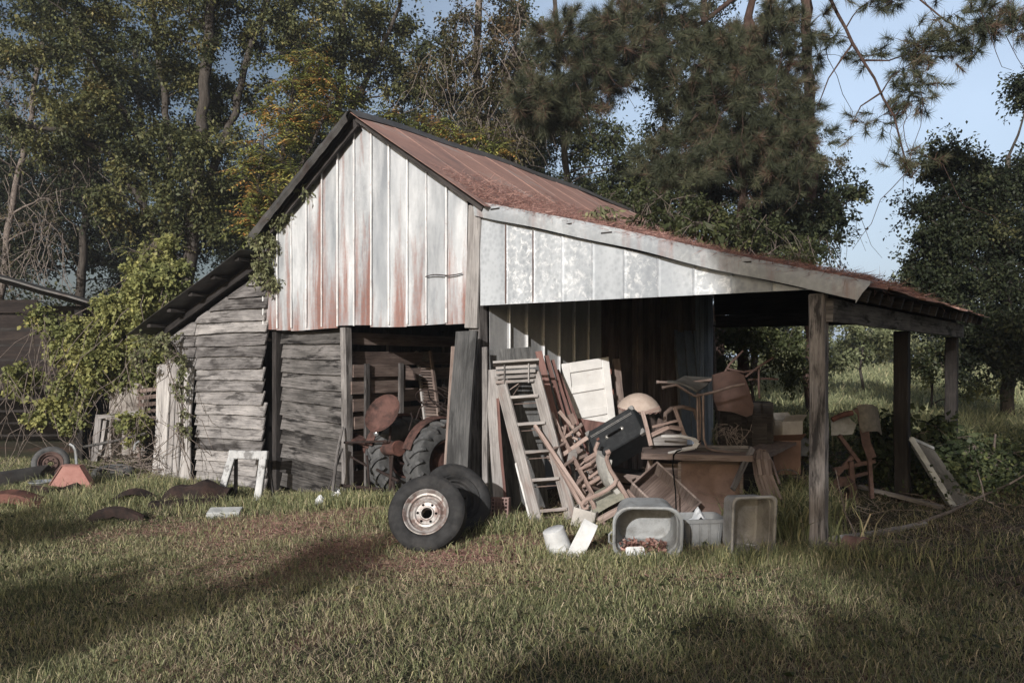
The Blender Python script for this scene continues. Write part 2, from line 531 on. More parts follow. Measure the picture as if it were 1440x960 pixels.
    def grid(s, pts, rnd=None, th=0.0, uvs=None):
        """pts[i][j] surface; th > 0 closes it to a slab"""
        ni, nj = len(pts), len(pts[0])
        vs = [Vector(p) for row in pts for p in row]
        fs, uv = [], []
        for i in range(ni - 1):
            for j in range(nj - 1):
                fs.append([i * nj + j, i * nj + j + 1, (i + 1) * nj + j + 1, (i + 1) * nj + j])
        if th:
            nrm = [Vector((0, 0, 0)) for _ in vs]
            for f in fs:
                q = (vs[f[1]] - vs[f[0]]).cross(vs[f[3]] - vs[f[0]])
                for i in f:
                    nrm[i] += q
            o = len(vs)
            vs = vs + [v - (q.normalized() if q.length > 0 else Vector((0, 0, 1))) * th for v, q in zip(vs, nrm)]
            fs += [[i + o for i in f][::-1] for f in fs]
            per = [i * nj for i in range(ni)] + [(ni - 1) * nj + j for j in range(1, nj)] + \
                  [i * nj + nj - 1 for i in range(ni - 2, -1, -1)] + [j for j in range(nj - 2, 0, -1)]
            for a, b in zip(per, per[1:] + per[:1]):
                fs.append([b, a, a + o, b + o])
        return s.add(vs, fs, None, rnd)

    def build(s, name, mat, parent=None, smooth=False, ang=40, bevel=0.0):
        me = bpy.data.meshes.new(name)
        off = root_loc(parent)
        me.from_pydata([(p - off)[:] for p in s.v], [], s.f)
        u1 = me.uv_layers.new(name='UVMap')
        u2 = me.uv_layers.new(name='rnd')
        a = np.array([c for f in s.uv for c in f], dtype=np.float32).ravel()
        b = np.array([r for f, r in zip(s.f, s.r) for _ in f], dtype=np.float32).ravel()
        u1.data.foreach_set('uv', a)
        u2.data.foreach_set('uv', b)
        me.materials.append(mat if not isinstance(mat, str) else M[mat])
        ob = bpy.data.objects.new(name, me)
        COL.objects.link(ob)
        if parent is not None:
            ob.parent = parent
        if smooth:
            me.polygons.foreach_set('use_smooth', [True] * len(me.polygons))
            try:
                me.set_sharp_from_angle(angle=math.radians(ang))
            except Exception:
                pass
        me.update()
        if bevel:
            bv = ob.modifiers.new('Bevel', 'BEVEL')
            bv.width = bevel
            bv.segments = 1
            bv.limit_method = 'ANGLE'
        return ob


def root_loc(o):
    v = Vector((0, 0, 0))
    while o is not None:
        v = v + o.location
        o = o.parent
    return v


USED = set()


def tag(o, label=None, cat=None, group=None, kind=None):
    if label:
        o['label'] = label
    if cat:
        o['category'] = cat
    if group:
        o['group'] = group
    if kind:
        o['kind'] = kind
    return o


def thing(name, label, cat, loc=(0, 0, 0), group=None):
    o = bpy.data.objects.new(name, None)
    o.empty_display_size = 0.2
    COL.objects.link(o)
    o.location = Vector(loc)
    return tag(o, label, cat, group)


def fast_mesh(name, V, nper, rnd, mat, parent=None, world=True):
    """V (N*nper, 3): N separate faces of nper corners; rnd (N,2)"""
    V = np.asarray(V, dtype=np.float32).reshape(-1, 3)
    n = len(V) // nper
    if world:
        V = V - np.array(root_loc(parent)[:], dtype=np.float32)
    me = bpy.data.meshes.new(name)
    me.vertices.add(len(V))
    me.vertices.foreach_set('co', V.ravel())
    me.loops.add(len(V))
    me.loops.foreach_set('vertex_index', np.arange(len(V), dtype=np.int32))
    me.polygons.add(n)
    me.polygons.foreach_set('loop_start', np.arange(n, dtype=np.int32) * nper)
    me.polygons.foreach_set('loop_total', np.full(n, nper, dtype=np.int32))
    u = me.uv_layers.new(name='rnd')
    u.data.foreach_set('uv', np.repeat(np.asarray(rnd, dtype=np.float32), nper, axis=0).ravel())
    me.materials.append(M[mat] if isinstance(mat, str) else mat)
    me.update(calc_edges=True)
    ob = bpy.data.objects.new(name, me)
    COL.objects.link(ob)
    if parent is not None:
        ob.parent = parent
    return ob


def nrm(a):
    return a / np.maximum(np.linalg.norm(a, axis=-1, keepdims=True), 1e-9)


def leaf_quads(c, d, n, L, wr=0.5, fold=0.15):
    """c base points, d directions, n up-normals, L lengths -> (N*4,3) folded rhombi"""
    d = nrm(d)
    s = nrm(np.cross(d, n))
    n2 = nrm(np.cross(s, d))
    L = L[:, None]
    w = L * wr * 0.5
    p0 = c
    p1 = c + d * L * 0.45 + s * w + n2 * w * fold
    p2 = c + d * L - n2 * L * 0.12
    p3 = c + d * L * 0.45 - s * w + n2 * w * fold
    return np.stack([p0, p1, p2, p3], axis=1).reshape(-1, 3)


def tris(c, d, L, w, rng):
    d = nrm(d)
    s = nrm(np.cross(d, rng.normal(size=d.shape)))
    return np.stack([c - s * w / 2, c + s * w / 2, c + d * L[:, None]], axis=1).reshape(-1, 3)
make_materials()


# ================================================================ ground, sky, sun, camera
def axis_coords(lo, hi, fine0, fine1, step, grow=1.22):
    a = list(np.arange(fine0, fine1 + 1e-6, step))
    s, x = step, fine1
    while x < hi:
        s *= grow
        x += s
        a.append(x)
    s, x = step, fine0
    while x > lo:
        s *= grow
        x -= s
        a.insert(0, x)
    return a


xs = axis_coords(-400, 400, -9, 9, 0.25)
ys = axis_coords(-120, 600, 2, 24, 0.25)
g = MB()
g.grid([[(x, y, gz(x, y)) for y in ys] for x in xs])
# make the sheet face up
g.f = [f[::-1] for f in g.f]
gr = g.build('ground', 'soil', None, smooth=True, ang=180)
tag(gr, 'brown soil and needle litter under the grass', 'ground', kind='structure')


# ================================================================ the barn
barn = thing('barn', 'weathered barn with whitened tin gable, rusty tin roof and open lean-to shed', 'barn', (A0.x, A0.y, 0))


def zr(x):            # right slope of the main roof
    return 4.505 - 0.655 * (x + 5.43)


def zl(x):            # left slope
    return 4.505 - 0.67 * (-5.43 - x)


def zlean(x):         # right lean-to roof
    return 3.20 - 0.276 * (x + 3.49)


def zleft(x):         # left lean-to roof
    return 3.03 - 0.372 * (-7.2 - x)


def sag(y):
    return -0.22 * (max(0, y) / 6.7) ** 2


def crimp_cols(x0, x1, pitch, rw=0.02, rh=0.016, sub=3):
    """column positions with V crimps: list of (x, out, panel)"""
    cols = []
    n = max(1, round((x1 - x0) / pitch))
    p = (x1 - x0) / n
    for i in range(n):
        a = x0 + i * p
        if i:
            cols += [(a, rh, i), (a + rw, 0.0, i)]
        else:
            cols += [(a, 0.0, i)]
        for k in range(1, sub + 1):
            cols.append((a + rw + (p - 2 * rw) * k / (sub + 1), 0.0, i))
        cols.append((a + p - rw, 0.0, i))
        cols.append((a + p, rh if i < n - 1 else 0.0, i))
    return cols


def crimp_wall(mb, x0, x1, zb, zt, y, pitch, axis='x', nz=10, rh=0.016, rag=0.0, dent=0.006):
    cols = crimp_cols(x0, x1, pitch, rh=rh)
    cur, rows, rnd = None, [], None
    panels = {}
    for (x, o, i) in cols:
        panels.setdefault(i, []).append((x, o))
    for i, pc in panels.items():
        dz = RNG.uniform(-rag, rag)
        grid = []
        for (x, o) in pc:
            col = []
            b, t = zb(x) + dz, zt(x)
            for k in range(nz + 1):
                z = b + (t - b) * k / nz
                q = o + dent * math.sin(x * 9 + z * 3.1 + i) * math.sin(z * 5 + i * 2)
                col.append((x, y - q, z) if axis == 'x' else (y + q, x, z))
            grid.append(col)
        mb.grid(grid, (RNG.random(), RNG.random()), th=0.004)


# --- tin gable
mb = MB(BM)
crimp_wall(mb, -7.40, -3.76, lambda x: 1.95 + 0.01 * math.sin(x * 3), lambda x: (zr(x) if x > -5.43 else zl(x)) - 0.07, 0.0, 0.303, nz=14, rag=0.016, rh=0.02, dent=0.009)
gable = mb.build('tin_gable', 'zinc_gable', barn)
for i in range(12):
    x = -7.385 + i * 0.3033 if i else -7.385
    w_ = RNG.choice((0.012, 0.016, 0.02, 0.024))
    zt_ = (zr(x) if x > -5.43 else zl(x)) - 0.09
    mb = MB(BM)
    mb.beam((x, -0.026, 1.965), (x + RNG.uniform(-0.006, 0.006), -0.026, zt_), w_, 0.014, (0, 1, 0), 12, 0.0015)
    mb.build('seam_strip', 'seam_highlight', gable)  # strip over the crimp carries its painted highlight
# torn flap low on the right of the gable
mb = MB(BM)
mb.grid([[(-4.36 + 0.55 * i / 6, -0.03 - 0.02 * math.sin(i / 6 * PI) - 0.004 * k, 2.50 + 0.012 * math.sin(i * 1.1) - 0.006 * k) for k in range(3)] for i in range(7)], th=0.002)
mb.build('torn_sheet_edge', 'rust_dark', barn)

# --- gable corner board and corner post
mb = MB(BM)
mb.beam((-3.675, -0.035, 1.9), (-3.62, -0.035, 3.22), 0.17, 0.03, (0, 1, 0), 6, 0.003)
mb.build('corner_board', 'board_pale', barn)
mb = MB(BM)
mb.beam((-3.66, 0.06, -0.15), (-3.66, 0.06, 3.15), 0.15, 0.13, (0, 1, 0), 6, 0.003)
mb.build('corner_post', 'board_grey', barn)


# --- clapboards
def clap(mb, x0, x1, z0, z1, y, n, rag=0.05, top=None, tilt=0.025, slope=0.0, warp=0.015, right_rag=True):
    h = (z1 - z0) / n
    for i in range(n):
        zb = z0 + i * h
        a, b = x0 + RNG.uniform(-0.01, 0.01), x1 + (RNG.uniform(-rag, rag) if right_rag else 0)
        if top is not None:
            while a < b and top(a) < zb + 0.025:
                a += 0.03
        if b - a < 0.15:
            continue
        ns = max(3, int((b - a) / 0.12))
        sl = slope * (b - a) * (1 - i / n) + RNG.uniform(-0.012, 0.012)
        sagg = RNG.uniform(-warp, warp) * 0.6
        grid = []
        ph = RNG.random() * 9
        for k in range(ns + 1):
            t = k / ns
            x = a + (b - a) * t
            dz = sl * (t - 0.5) + sagg * math.sin(t * PI) + 0.0015 * math.sin(x * 17 + ph) + RNG.uniform(-0.002, 0.002)
            zz0 = zb + dz - 0.012
            zz1 = zb + h * 1.08 + dz * 0.8
            if top is not None:
                zz1 = min(zz1, top(x) + 0.01)
                zz0 = min(zz0, zz1 - 0.02)
            out = tilt * (1 + RNG.uniform(-0.12, 0.12)) + 0.006 * math.sin(x * 5 + ph)
            if t > 0.85:
                out += RNG.uniform(0, 0.01)
            grid.append(((x, y - out, zz0), (x, y, zz1)))
        r = (RNG.random(), RNG.random())
        th = 0.02
        vs, fs, uvs = [], [], []
        for k, (p, q) in enumerate(grid):
            vs += [p, q, (q[0], q[1] + th, q[2]), (p[0], p[1] + th, p[2])]
        hh = [0, h, h + th, 2 * h + th, 2 * h + 2 * th]
        for k in range(ns):
            for j in range(4):
                A, B = k * 4 + j, k * 4 + (j + 1) % 4
                fs.append([A, A + 4, B + 4, B])
                xa, xb = grid[k][0][0], grid[k + 1][0][0]
                uvs.append([(xa, hh[j]), (xb, hh[j]), (xb, hh[j + 1]), (xa, hh[j + 1])])
        fs.append([0, 1, 2, 3])
        uvs.append([(0, 0), (0, h), (0.02, h), (0.02, 0)])
        e = ns * 4
        fs.append([e + 3, e + 2, e + 1, e])
        uvs.append([(0, 0), (0, h), (0.02, h), (0.02, 0)])
        mb.add(vs, fs, uvs, r)


mb = MB(BM)
clap(mb, -9.02, -7.35, -0.22, 2.75, 0.0, 18, 0.06, lambda x: zleft(x) - 0.2, tilt=0.05, slope=0.03, warp=0.03)
# boards over the side door, up to the roof line
clap(mb, -9.85, -9.03, 1.42, 2.75, 0.0, 8, 0.0, lambda x: zleft(x) - 0.2, tilt=0.05, right_rag=False)
mb.build('clapboard_wall', 'clap_grey', barn)
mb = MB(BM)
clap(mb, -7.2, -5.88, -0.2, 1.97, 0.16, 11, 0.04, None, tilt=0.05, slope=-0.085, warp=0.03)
mb.build('clapboard_wall', 'clap_shaded', barn)
# dark backing studs so the gaps stay dark
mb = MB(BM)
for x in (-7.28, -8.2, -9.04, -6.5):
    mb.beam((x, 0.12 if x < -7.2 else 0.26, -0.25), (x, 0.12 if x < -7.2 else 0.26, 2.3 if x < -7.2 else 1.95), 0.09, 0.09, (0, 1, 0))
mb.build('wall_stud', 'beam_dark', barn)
mb = MB(BM)
mb.beam((-5.77, 0.05, -0.2), (-5.80, 0.05, 1.95), 0.1, 0.1, (0, 1, 0), 6, 0.004, 0.01)
mb.build('door_jamb', 'board_grey', barn)

# --- leaning side door of upright boards
door = None
mb = MB(BM)
for i in range(7):
    x = -9.98 + i * 0.145
    lean = 0.03 * math.sin(i * 0.8)
    mb.beam((x, -0.13 - lean, -0.24), (x - 0.045 + 0.006 * i, -0.03 - lean * 0.4, 1.47 + RNG.uniform(-0.05, 0.03)), 0.14, 0.022, (0, 1, 0), 8, 0.002, 0.03)
door = mb.build('plank_door', 'board_door', barn)
for z in (0.15, 1.05):
    mb = MB(BM)
    mb.beam((-9.9, 0.035, z), (-9.0, 0.035, z), 0.03, 0.09, (0, 0, 1))
    mb.build('batten', 'board_pale', door)


# --- roofs
def roof_sheet(mb, xa, xb, zf, y0, y1, pitch, rh=0.018, nx=10, sagf=sag, wav=0.012, edge=0.0):
    """crimps run down the slope; panels step along y"""
    cols = crimp_cols(y0, y1, pitch, rh=rh)
    panels = {}
    for (y, o, i) in cols:
        panels.setdefault(i, []).append((y, o))
    for i, pc in panels.items():
        de = RNG.uniform(-edge, edge)
        lift = RNG.uniform(0, 0.012)
        grid = []
        for (y, o) in pc:
            row = []
            for k in range(nx + 1):
                t = k / nx
                x = xa + (xb + de - xa) * t
                z = zf(x) + o + lift * t + sagf(y) + wav * math.sin(x * 2.1 + y * 1.3) * math.sin(y * 1.9)
                row.append((x, y, z))
            grid.append(row)
        mb.grid(grid, (RNG.random(), RNG.random()), th=-0.005)


mb = MB(BM)
roof_sheet(mb, -5.43, -3.40, zr, -0.20, 6.85, 0.61, rh=0.007, edge=0.05, wav=0.02)
r1 = mb.build('tin_roof', 'rust_roof', barn)
mb = MB(BM)
roof_sheet(mb, -5.43, -7.34, zl, -0.20, 6.85, 0.61, edge=0.04)
r2 = mb.build('tin_roof', 'tin_dark', barn)
mb = MB(BM)
pts = []
for k in range(29):
    y = -0.22 + 7.1 * k / 28
    zz = 4.505 + sag(y) + 0.01 * math.sin(y * 3)
    pts.append([(-5.43 - 0.16, y, zz - 0.085), (-5.43 - 0.07, y, zz - 0.01), (-5.43, y, zz + 0.045), (-5.43 + 0.07, y, zz - 0.012), (-5.43 + 0.16, y, zz - 0.08)])
mb.grid(pts, th=0.006)
mb.build('ridge_cap', 'tin_dark', r1, smooth=True, ang=30)
# barge boards under the gable roof edge
mb = MB(BM)
mb.beam((-5.43, -0.1, 4.445), (-3.46, -0.1, 3.155), 0.03, 0.055, (0, 0, 1), 4, 0.003)
mb.beam((-5.43, -0.1, 4.40), (-7.30, -0.1, 3.15), 0.03, 0.11, (0, 0, 1), 4, 0.003)
mb.build('barge_board', 'beam_dark', barn)
# curled sheet along the left roof edge
mb = MB(BM)
for seg in range(4):
    a, b = seg / 4, (seg + 1.06) / 4
    grid = []
    for k in range(9):
        t = a + (b - a) * k / 8
        x = -5.43 - 1.93 * t
        z = zl(x)
        ph = 0.006 * math.sin(k * 1.7 + seg)
        grid.append([(x, -0.18, z + 0.02 + 0.008 * seg % 2), (x, -0.25 - 0.006 * seg % 2, z + 0.0 + ph), (x, -0.27, z - 0.06 + ph), (x, -0.24, z - 0.115 + ph)])
    mb.grid(grid, th=0.006)
mb.build('edge_flashing', 'tin_dark', r2, smooth=True, ang=35)

# right lean-to
mb = MB(BM)
roof_sheet(mb, -3.55, 0.40, zlean, -0.035, 6.15, 0.62, nx=16, sagf=lambda y: 0, wav=0.014, edge=0.03)
r3 = mb.build('lean_to_roof', 'rust_roof', barn)
mb = MB(BM)
crimp_wall(mb, -3.56, -0.03, lambda x: 2.137, lambda x: max(2.142, zlean(x) - 0.13), -0.02, 0.36, nz=6, rh=0.012, dent=0.004)
fas = mb.build('tin_fascia', 'zinc_fascia', barn)
for i in range(1, 10):
    x = -3.56 + 0.353 * i
    if zlean(x) - 0.15 < 2.2:
        continue
    mb = MB(BM)
    mb.beam((x, -0.034, 2.145), (x, -0.034, zlean(x) - 0.15), 0.009 if i > 2 else 0.014, 0.008, (0, 1, 0), 6, 0.0008)
    mb.build('seam_strip', 'rim_rust' if i < 3 else 'zinc_fascia', fas)
mb = MB(BM)
grid = []
for k in range(41):
    t = k / 40
    x = -3.60 + 4.0 * t
    z = zlean(x) + 0.03 + 0.008 * math.sin(x * 2.3)
    fl = 0.012 * math.sin(x * 4) + 0.03 * t
    xe = x - (0.0 if k < 40 else 0.0)
    grid.append([(xe, 0.02, z + 0.006), (xe, -0.075, z + 0.012), (xe, -0.095 - fl * 0.2, z - 0.015), (xe - 0.05 * (k == 40), -0.098 - fl * 0.4, z - 0.075), (xe - 0.1 * (k == 40), -0.088 - fl * 0.8, z - 0.15 - 0.006 * math.sin(x * 5))])
mb.grid(grid, th=0.005)
mb.build('edge_flashing', 'zinc_flash', r3, smooth=True, ang=40)
# rafters, purlins and the side beam
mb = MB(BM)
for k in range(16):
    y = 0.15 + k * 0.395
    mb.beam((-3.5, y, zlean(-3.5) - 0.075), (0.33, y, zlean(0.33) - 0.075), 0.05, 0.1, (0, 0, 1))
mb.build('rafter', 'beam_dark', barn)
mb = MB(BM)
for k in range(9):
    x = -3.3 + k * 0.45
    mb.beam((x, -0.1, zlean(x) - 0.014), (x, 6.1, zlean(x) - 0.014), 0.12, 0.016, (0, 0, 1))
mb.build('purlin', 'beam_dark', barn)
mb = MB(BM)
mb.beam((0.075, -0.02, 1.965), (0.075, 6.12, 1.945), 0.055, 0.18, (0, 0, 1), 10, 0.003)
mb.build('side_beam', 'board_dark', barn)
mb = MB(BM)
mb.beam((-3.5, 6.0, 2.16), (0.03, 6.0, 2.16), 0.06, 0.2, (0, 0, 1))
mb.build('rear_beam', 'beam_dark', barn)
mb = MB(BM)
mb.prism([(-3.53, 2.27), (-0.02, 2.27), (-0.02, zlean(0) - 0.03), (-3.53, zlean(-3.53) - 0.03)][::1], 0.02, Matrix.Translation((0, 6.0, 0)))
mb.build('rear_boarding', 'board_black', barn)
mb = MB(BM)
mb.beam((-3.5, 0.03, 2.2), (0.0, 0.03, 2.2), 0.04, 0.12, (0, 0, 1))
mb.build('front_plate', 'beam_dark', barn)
for (y, hh, r) in ((0.0, 2.10, 0.0), (3.0, 1.87, 0), (5.9, 1.86, 0)):
    mb = MB(BM)
    x = -0.02
    w = 0.125 if y == 0 else 0.15
    mb.beam((x, y, -0.15), (x + RNG.uniform(-0.015, 0.015) * (y > 0), y, hh), w, w, (0, 1, 0), 10, 0.004, 0.008)
    mb.build('post', 'post' if y == 0 else 'board_black', barn, bevel=0.012)

# inner side wall: tin sheets in front, upright planks behind
mb = MB(BM)
crimp_wall(mb, 0.13, 2.45, lambda s: -0.05, lambda s: 3.08, -3.56, 0.33, axis='y', nz=8, rh=0.02, dent=0.004)
sw = mb.build('side_wall_tin', 'zinc_wall', barn)
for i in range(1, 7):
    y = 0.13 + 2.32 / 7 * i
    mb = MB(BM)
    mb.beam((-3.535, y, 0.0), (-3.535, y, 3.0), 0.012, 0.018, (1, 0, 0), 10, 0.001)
    mb.build('seam_strip', 'seam_highlight', sw)  # added strips paint the bright line along each wall crimp
mb = MB(BM)
y = 2.46
mbb = MB(BM)
while y < 5.95:
    w = RNG.uniform(0.13, 0.2)
    (mbb if y > 5.25 else mb).beam((-3.57 + RNG.uniform(-0.008, 0.008), y + w / 2, -0.1), (-3.57, y + w / 2 + RNG.uniform(-0.01, 0.01), 3.05), w - RNG.uniform(0.004, 0.014), 0.024, (1, 0, 0), 4, 0.002)
    y += w
mb.build('side_wall_planks', 'board_brown', barn)
mbb.build('side_wall_planks', 'blue_board', barn)
# the bay's left partition of spaced boards
mb = MB(BM)
for k, z in enumerate((-0.05, 0.2, 0.46, 0.72, 0.98, 1.23, 1.47, 1.72)):
    mb.beam((-5.86, 0.12, z + 0.1), (-5.86 + RNG.uniform(-0.03, 0.03), 3.6, z + 0.1 + RNG.uniform(-0.02, 0.03)), 0.024, 0.17 if k != 7 else 0.15, (0, 0, 1), 10, 0.003, 0.01)
mb.build('partition', 'board_brown', barn)
mb = MB(BM)
for yy in (0.9, 2.0, 3.0):
    mb.beam((-5.9, yy, -0.2), (-5.9, yy, 1.95), 0.05, 0.09, (0, 1, 0))
mb.build('partition_stud', 'beam_dark', barn)


# dark outer shell: rear, left side and inside of the barn
def plank_wall(x0, y0, x1, y1, zb, zt, mat='board_black', name='rear_wall', w=0.22):
    mb = MB(BM)
    L = math.hypot(x1 - x0, y1 - y0)
    n = max(1, int(L / w))
    for i in range(n):
        t = (i + 0.5) / n
        x, y = x0 + (x1 - x0) * t, y0 + (y1 - y0) * t
        mb.beam((x, y, zb), (x, y, zt(x, y)), L / n - 0.004, 0.022, (-(y1 - y0), x1 - x0, 0))
    return mb.build(name, mat, barn)


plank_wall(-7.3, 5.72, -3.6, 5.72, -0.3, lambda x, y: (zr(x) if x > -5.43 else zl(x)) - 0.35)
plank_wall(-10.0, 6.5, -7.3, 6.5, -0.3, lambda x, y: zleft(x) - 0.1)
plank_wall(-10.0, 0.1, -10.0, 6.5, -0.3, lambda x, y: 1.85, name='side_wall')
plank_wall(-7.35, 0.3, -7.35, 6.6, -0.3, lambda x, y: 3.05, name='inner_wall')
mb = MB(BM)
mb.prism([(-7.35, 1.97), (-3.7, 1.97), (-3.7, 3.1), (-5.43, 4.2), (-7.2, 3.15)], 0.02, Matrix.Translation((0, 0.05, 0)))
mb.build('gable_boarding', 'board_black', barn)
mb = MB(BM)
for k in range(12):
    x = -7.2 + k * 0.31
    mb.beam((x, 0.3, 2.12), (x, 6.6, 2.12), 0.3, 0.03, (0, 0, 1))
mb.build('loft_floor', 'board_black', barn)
# left lean-to roof
mb = MB(BM)
roof_sheet(mb, -7.3, -10.15, zleft, -0.45, 6.6, 0.61, nx=12, sagf=lambda y: 0, wav=0.012, edge=0.04)
r4 = mb.build('lean_to_roof', 'tin_dark', barn)
mb = MB(BM)
for k in range(5):
    x = -7.5 - k * 0.56
    mb.beam((x, -0.36, zleft(x) - 0.035), (x, 6.5, zleft(x) - 0.035), 0.1, 0.045, (0, 0, 1))
mb.build('purlin', 'beam_dark', barn)
mb = MB(BM)
mb.beam((-7.3, -0.09, zleft(-7.3) - 0.11), (-9.95, -0.09, zleft(-9.95) - 0.11), 0.05, 0.1, (0, 0, 1))
mb.build('rafter', 'beam_dark', barn)

# ================================================================ neighbouring shed, far left
ns = thing('plank_shed', 'dark plank shed half hidden behind yellow-green vines', 'shed', (-10.0, 16.0, gz(-10, 16)))
mb = MB()
RY = 14.3
for k in range(7):
    z = 1.12 + k * 0.27
    ztop = 2.95 - 0.27 * k
    x1 = -7.5
    # boards stop under the falling roof line
    while True:
        yroof = 3.3 - (x1 + 10.6) * 0.28
        if yroof > z + 0.2 or x1 < -11:
            break
        x1 -= 0.05
    mb.beam((-13.2, RY, z), (x1, RY + 0.1, z + RNG.uniform(-0.015, 0.015)), 0.03, 0.225, (0, 0, 1), 8, 0.004, 0.01)
mb.build('plank_wall', 'shed_brown', ns)
mb = MB()
mb.beam((-7.6, RY + 0.1, -0.3), (-7.6, RY + 0.1, 2.4), 0.14, 0.14, (0, 1, 0))
mb.build('corner_post', 'board_black', ns)
mb = MB()
grid = []
for i in range(15):
    x = -13.5 + i * 0.46
    z = 3.44 - (x + 10.6) * 0.28
    grid.append([(x, RY - 0.45, z + 0.012 * (i % 2)), (x, RY + 1.5, z - 0.1), (x, RY + 4, z - 0.45)])
mb.grid(grid, th=0.03)
mb.build('roof', 'tin_dark', ns)
mb = MB()
mb.box((-10.5, RY + 3.8, 1.2), (5, 0.05, 3.0))
mb.box((-7.6, RY + 2, 0.9), (0.05, 3.8, 2.5))
mb.build('rear_wall', 'board_black', ns)
# ================================================================ helpers for loose things
def frame(origin, x, y):
    """matrix with local x along x, local y as near y as square allows, z the rest"""
    x = Vector(x).normalized()
    z = x.cross(Vector(y)).normalized()
    y = z.cross(x)
    m = Matrix((x, y, z)).transposed().to_4x4()
    return Matrix.Translation(Vector(origin)) @ m


def pose(loc, yaw=0, pitch=0, roll=0):
    """yaw about z, then pitch about x, then roll about the local y (degrees)"""
    return Matrix.Translation(Vector(loc)) @ Matrix.Rotation(math.radians(yaw), 4, 'Z') @ Matrix.Rotation(math.radians(pitch), 4, 'X') @ Matrix.Rotation(math.radians(roll), 4, 'Y')


def arc(c, r, a0, a1, n, ax='xz', ry=None):
    out = []
    ry = r if ry is None else ry
    for i in range(n + 1):
        a = math.radians(a0 + (a1 - a0) * i / n)
        p = (r * math.cos(a), ry * math.sin(a))
        out.append(Vector((c[0] + p[0], c[1], c[2] + p[1])) if ax == 'xz' else
                   Vector((c[0] + p[0], c[1] + p[1], c[2])) if ax == 'xy' else Vector((c[0], c[1] + p[0], c[2] + p[1])))
    return out


def round_rect(w, h, r, n=5):
    pts = []
    for cx, cz, a in ((w / 2 - r, h / 2 - r, 0), (-w / 2 + r, h / 2 - r, 90), (-w / 2 + r, -h / 2 + r, 180), (w / 2 - r, -h / 2 + r, 270)):
        for i in range(n + 1):
            t = math.radians(a + 90 * i / n)
            pts.append((cx + r * math.cos(t), cz + r * math.sin(t)))
    return pts


def loft(mb, loops, closed_start=False, closed_end=False):
    n = len(loops[0])
    vs = [Vector(p) for l in loops for p in l]
    fs = []
    for i in range(len(loops) - 1):
        for k in range(n):
            k2 = (k + 1) % n
            fs.append([i * n + k, i * n + k2, (i + 1) * n + k2, (i + 1) * n + k])
    if closed_start:
        fs.append(list(range(n))[::-1])
    if closed_end:
        fs.append([(len(loops) - 1) * n + k for k in range(n)])
    mb.add(vs, fs)


ROTX = Matrix.Rotation(PI / 2, 4, 'X')      # lathe axis z -> -y (towards the front)


def car_wheel(T, R, w, rr, parent_name, label, cat, group, loc, rimmat='rim', tyremat='rubber', rim=True):
    """wheel whose outer face looks along local -y; T places its centre"""
    root = thing(parent_name, label, cat, loc, group)
    mb = MB(T @ ROTX)
    h = w / 2
    prof = [(rr + 0.006, h * 0.62), (rr + 0.012, h * 0.80), (rr + 0.03, h * 0.94), (rr + (R - rr) * 0.45, h * 1.0), (R - 0.035, h * 0.93),
            (R - 0.012, h * 0.80), (R - 0.002, h * 0.62)]
    for q in range(5):
        z = h * (0.52 - 0.26 * q)
        prof += [(R, z + 0.012), (R, z - 0.012), (R - 0.007, z - 0.016), (R - 0.007, z - 0.02)] if q < 4 else [(R, z)]
    prof += [(R - 0.002, -h * 0.62), (R - 0.012, -h * 0.8), (R - 0.035, -h * 0.93), (rr + (R - rr) * 0.45, -h), (rr + 0.03, -h * 0.94), (rr + 0.006, -h * 0.62)]
    if not rim:
        prof += [(rr + 0.02, -h * 0.2), (rr + 0.02, h * 0.2), (rr + 0.006, h * 0.62)]
    mb.lathe(prof, 56)
    mb.build('tyre', tyremat, root, smooth=True, ang=35)
    if rim:
        mb = MB(T @ ROTX)
        pr = [(rr + 0.012, h * 0.86), (rr + 0.004, h * 0.9), (rr - 0.006, h * 0.78), (rr - 0.016, h * 0.55), (rr - 0.03, h * 0.50), (rr - 0.034, h * 0.2), (rr * 0.76, h * 0.12),
              (rr * 0.70, h * 0.2), (rr * 0.64, h * 0.42), (rr * 0.56, h * 0.46), (rr * 0.5, h * 0.36), (rr * 0.34, h * 0.34), (rr * 0.30, h * 0.44), (rr * 0.26, h * 0.44), (rr * 0.255, -h * 0.2)]
        mb.lathe(pr, 48)
        # back of the barrel
        mb.lathe([(rr - 0.034, h * 0.2), (rr - 0.03, -h * 0.6), (rr + 0.006, -h * 0.7)], 48)
        rim_o = mb.build('rim', rimmat, root, smooth=True, ang=30)
        for k in range(6):
            mb = MB(T @ ROTX)
            a = k * PI / 3
            c = Matrix.Translation((rr * 0.43 * math.cos(a), rr * 0.43 * math.sin(a), h * 0.37))
            mb.lathe([(0.011, 0.004), (0.0, 0.005)], 10, c)
            mb.build('bolt_hole', 'black', rim_o)
    return root


# ================================================================ front: spare wheels, leaning boards
p = Gd(602, 770)
T = pose((p.x, p.y - 0.02, p.z + 0.285), yaw=-8, pitch=-27)
car_wheel(T, 0.325, 0.21, 0.184, 'spare_wheel', 'black truck tyre on a scuffed silver rim leaning in front of the barn', 'wheel', 'loose wheels by the tractor bay', p)
p = Vector((-0.52, 7.42, 0.0))
T = pose((p.x, p.y, 0.285), yaw=30, pitch=-30)
car_wheel(T, 0.335, 0.21, 0.2, 'spare_wheel', 'second black tyre propped behind the silver-rimmed wheel', 'wheel', 'loose wheels by the tractor bay', p, rimmat='rubber')


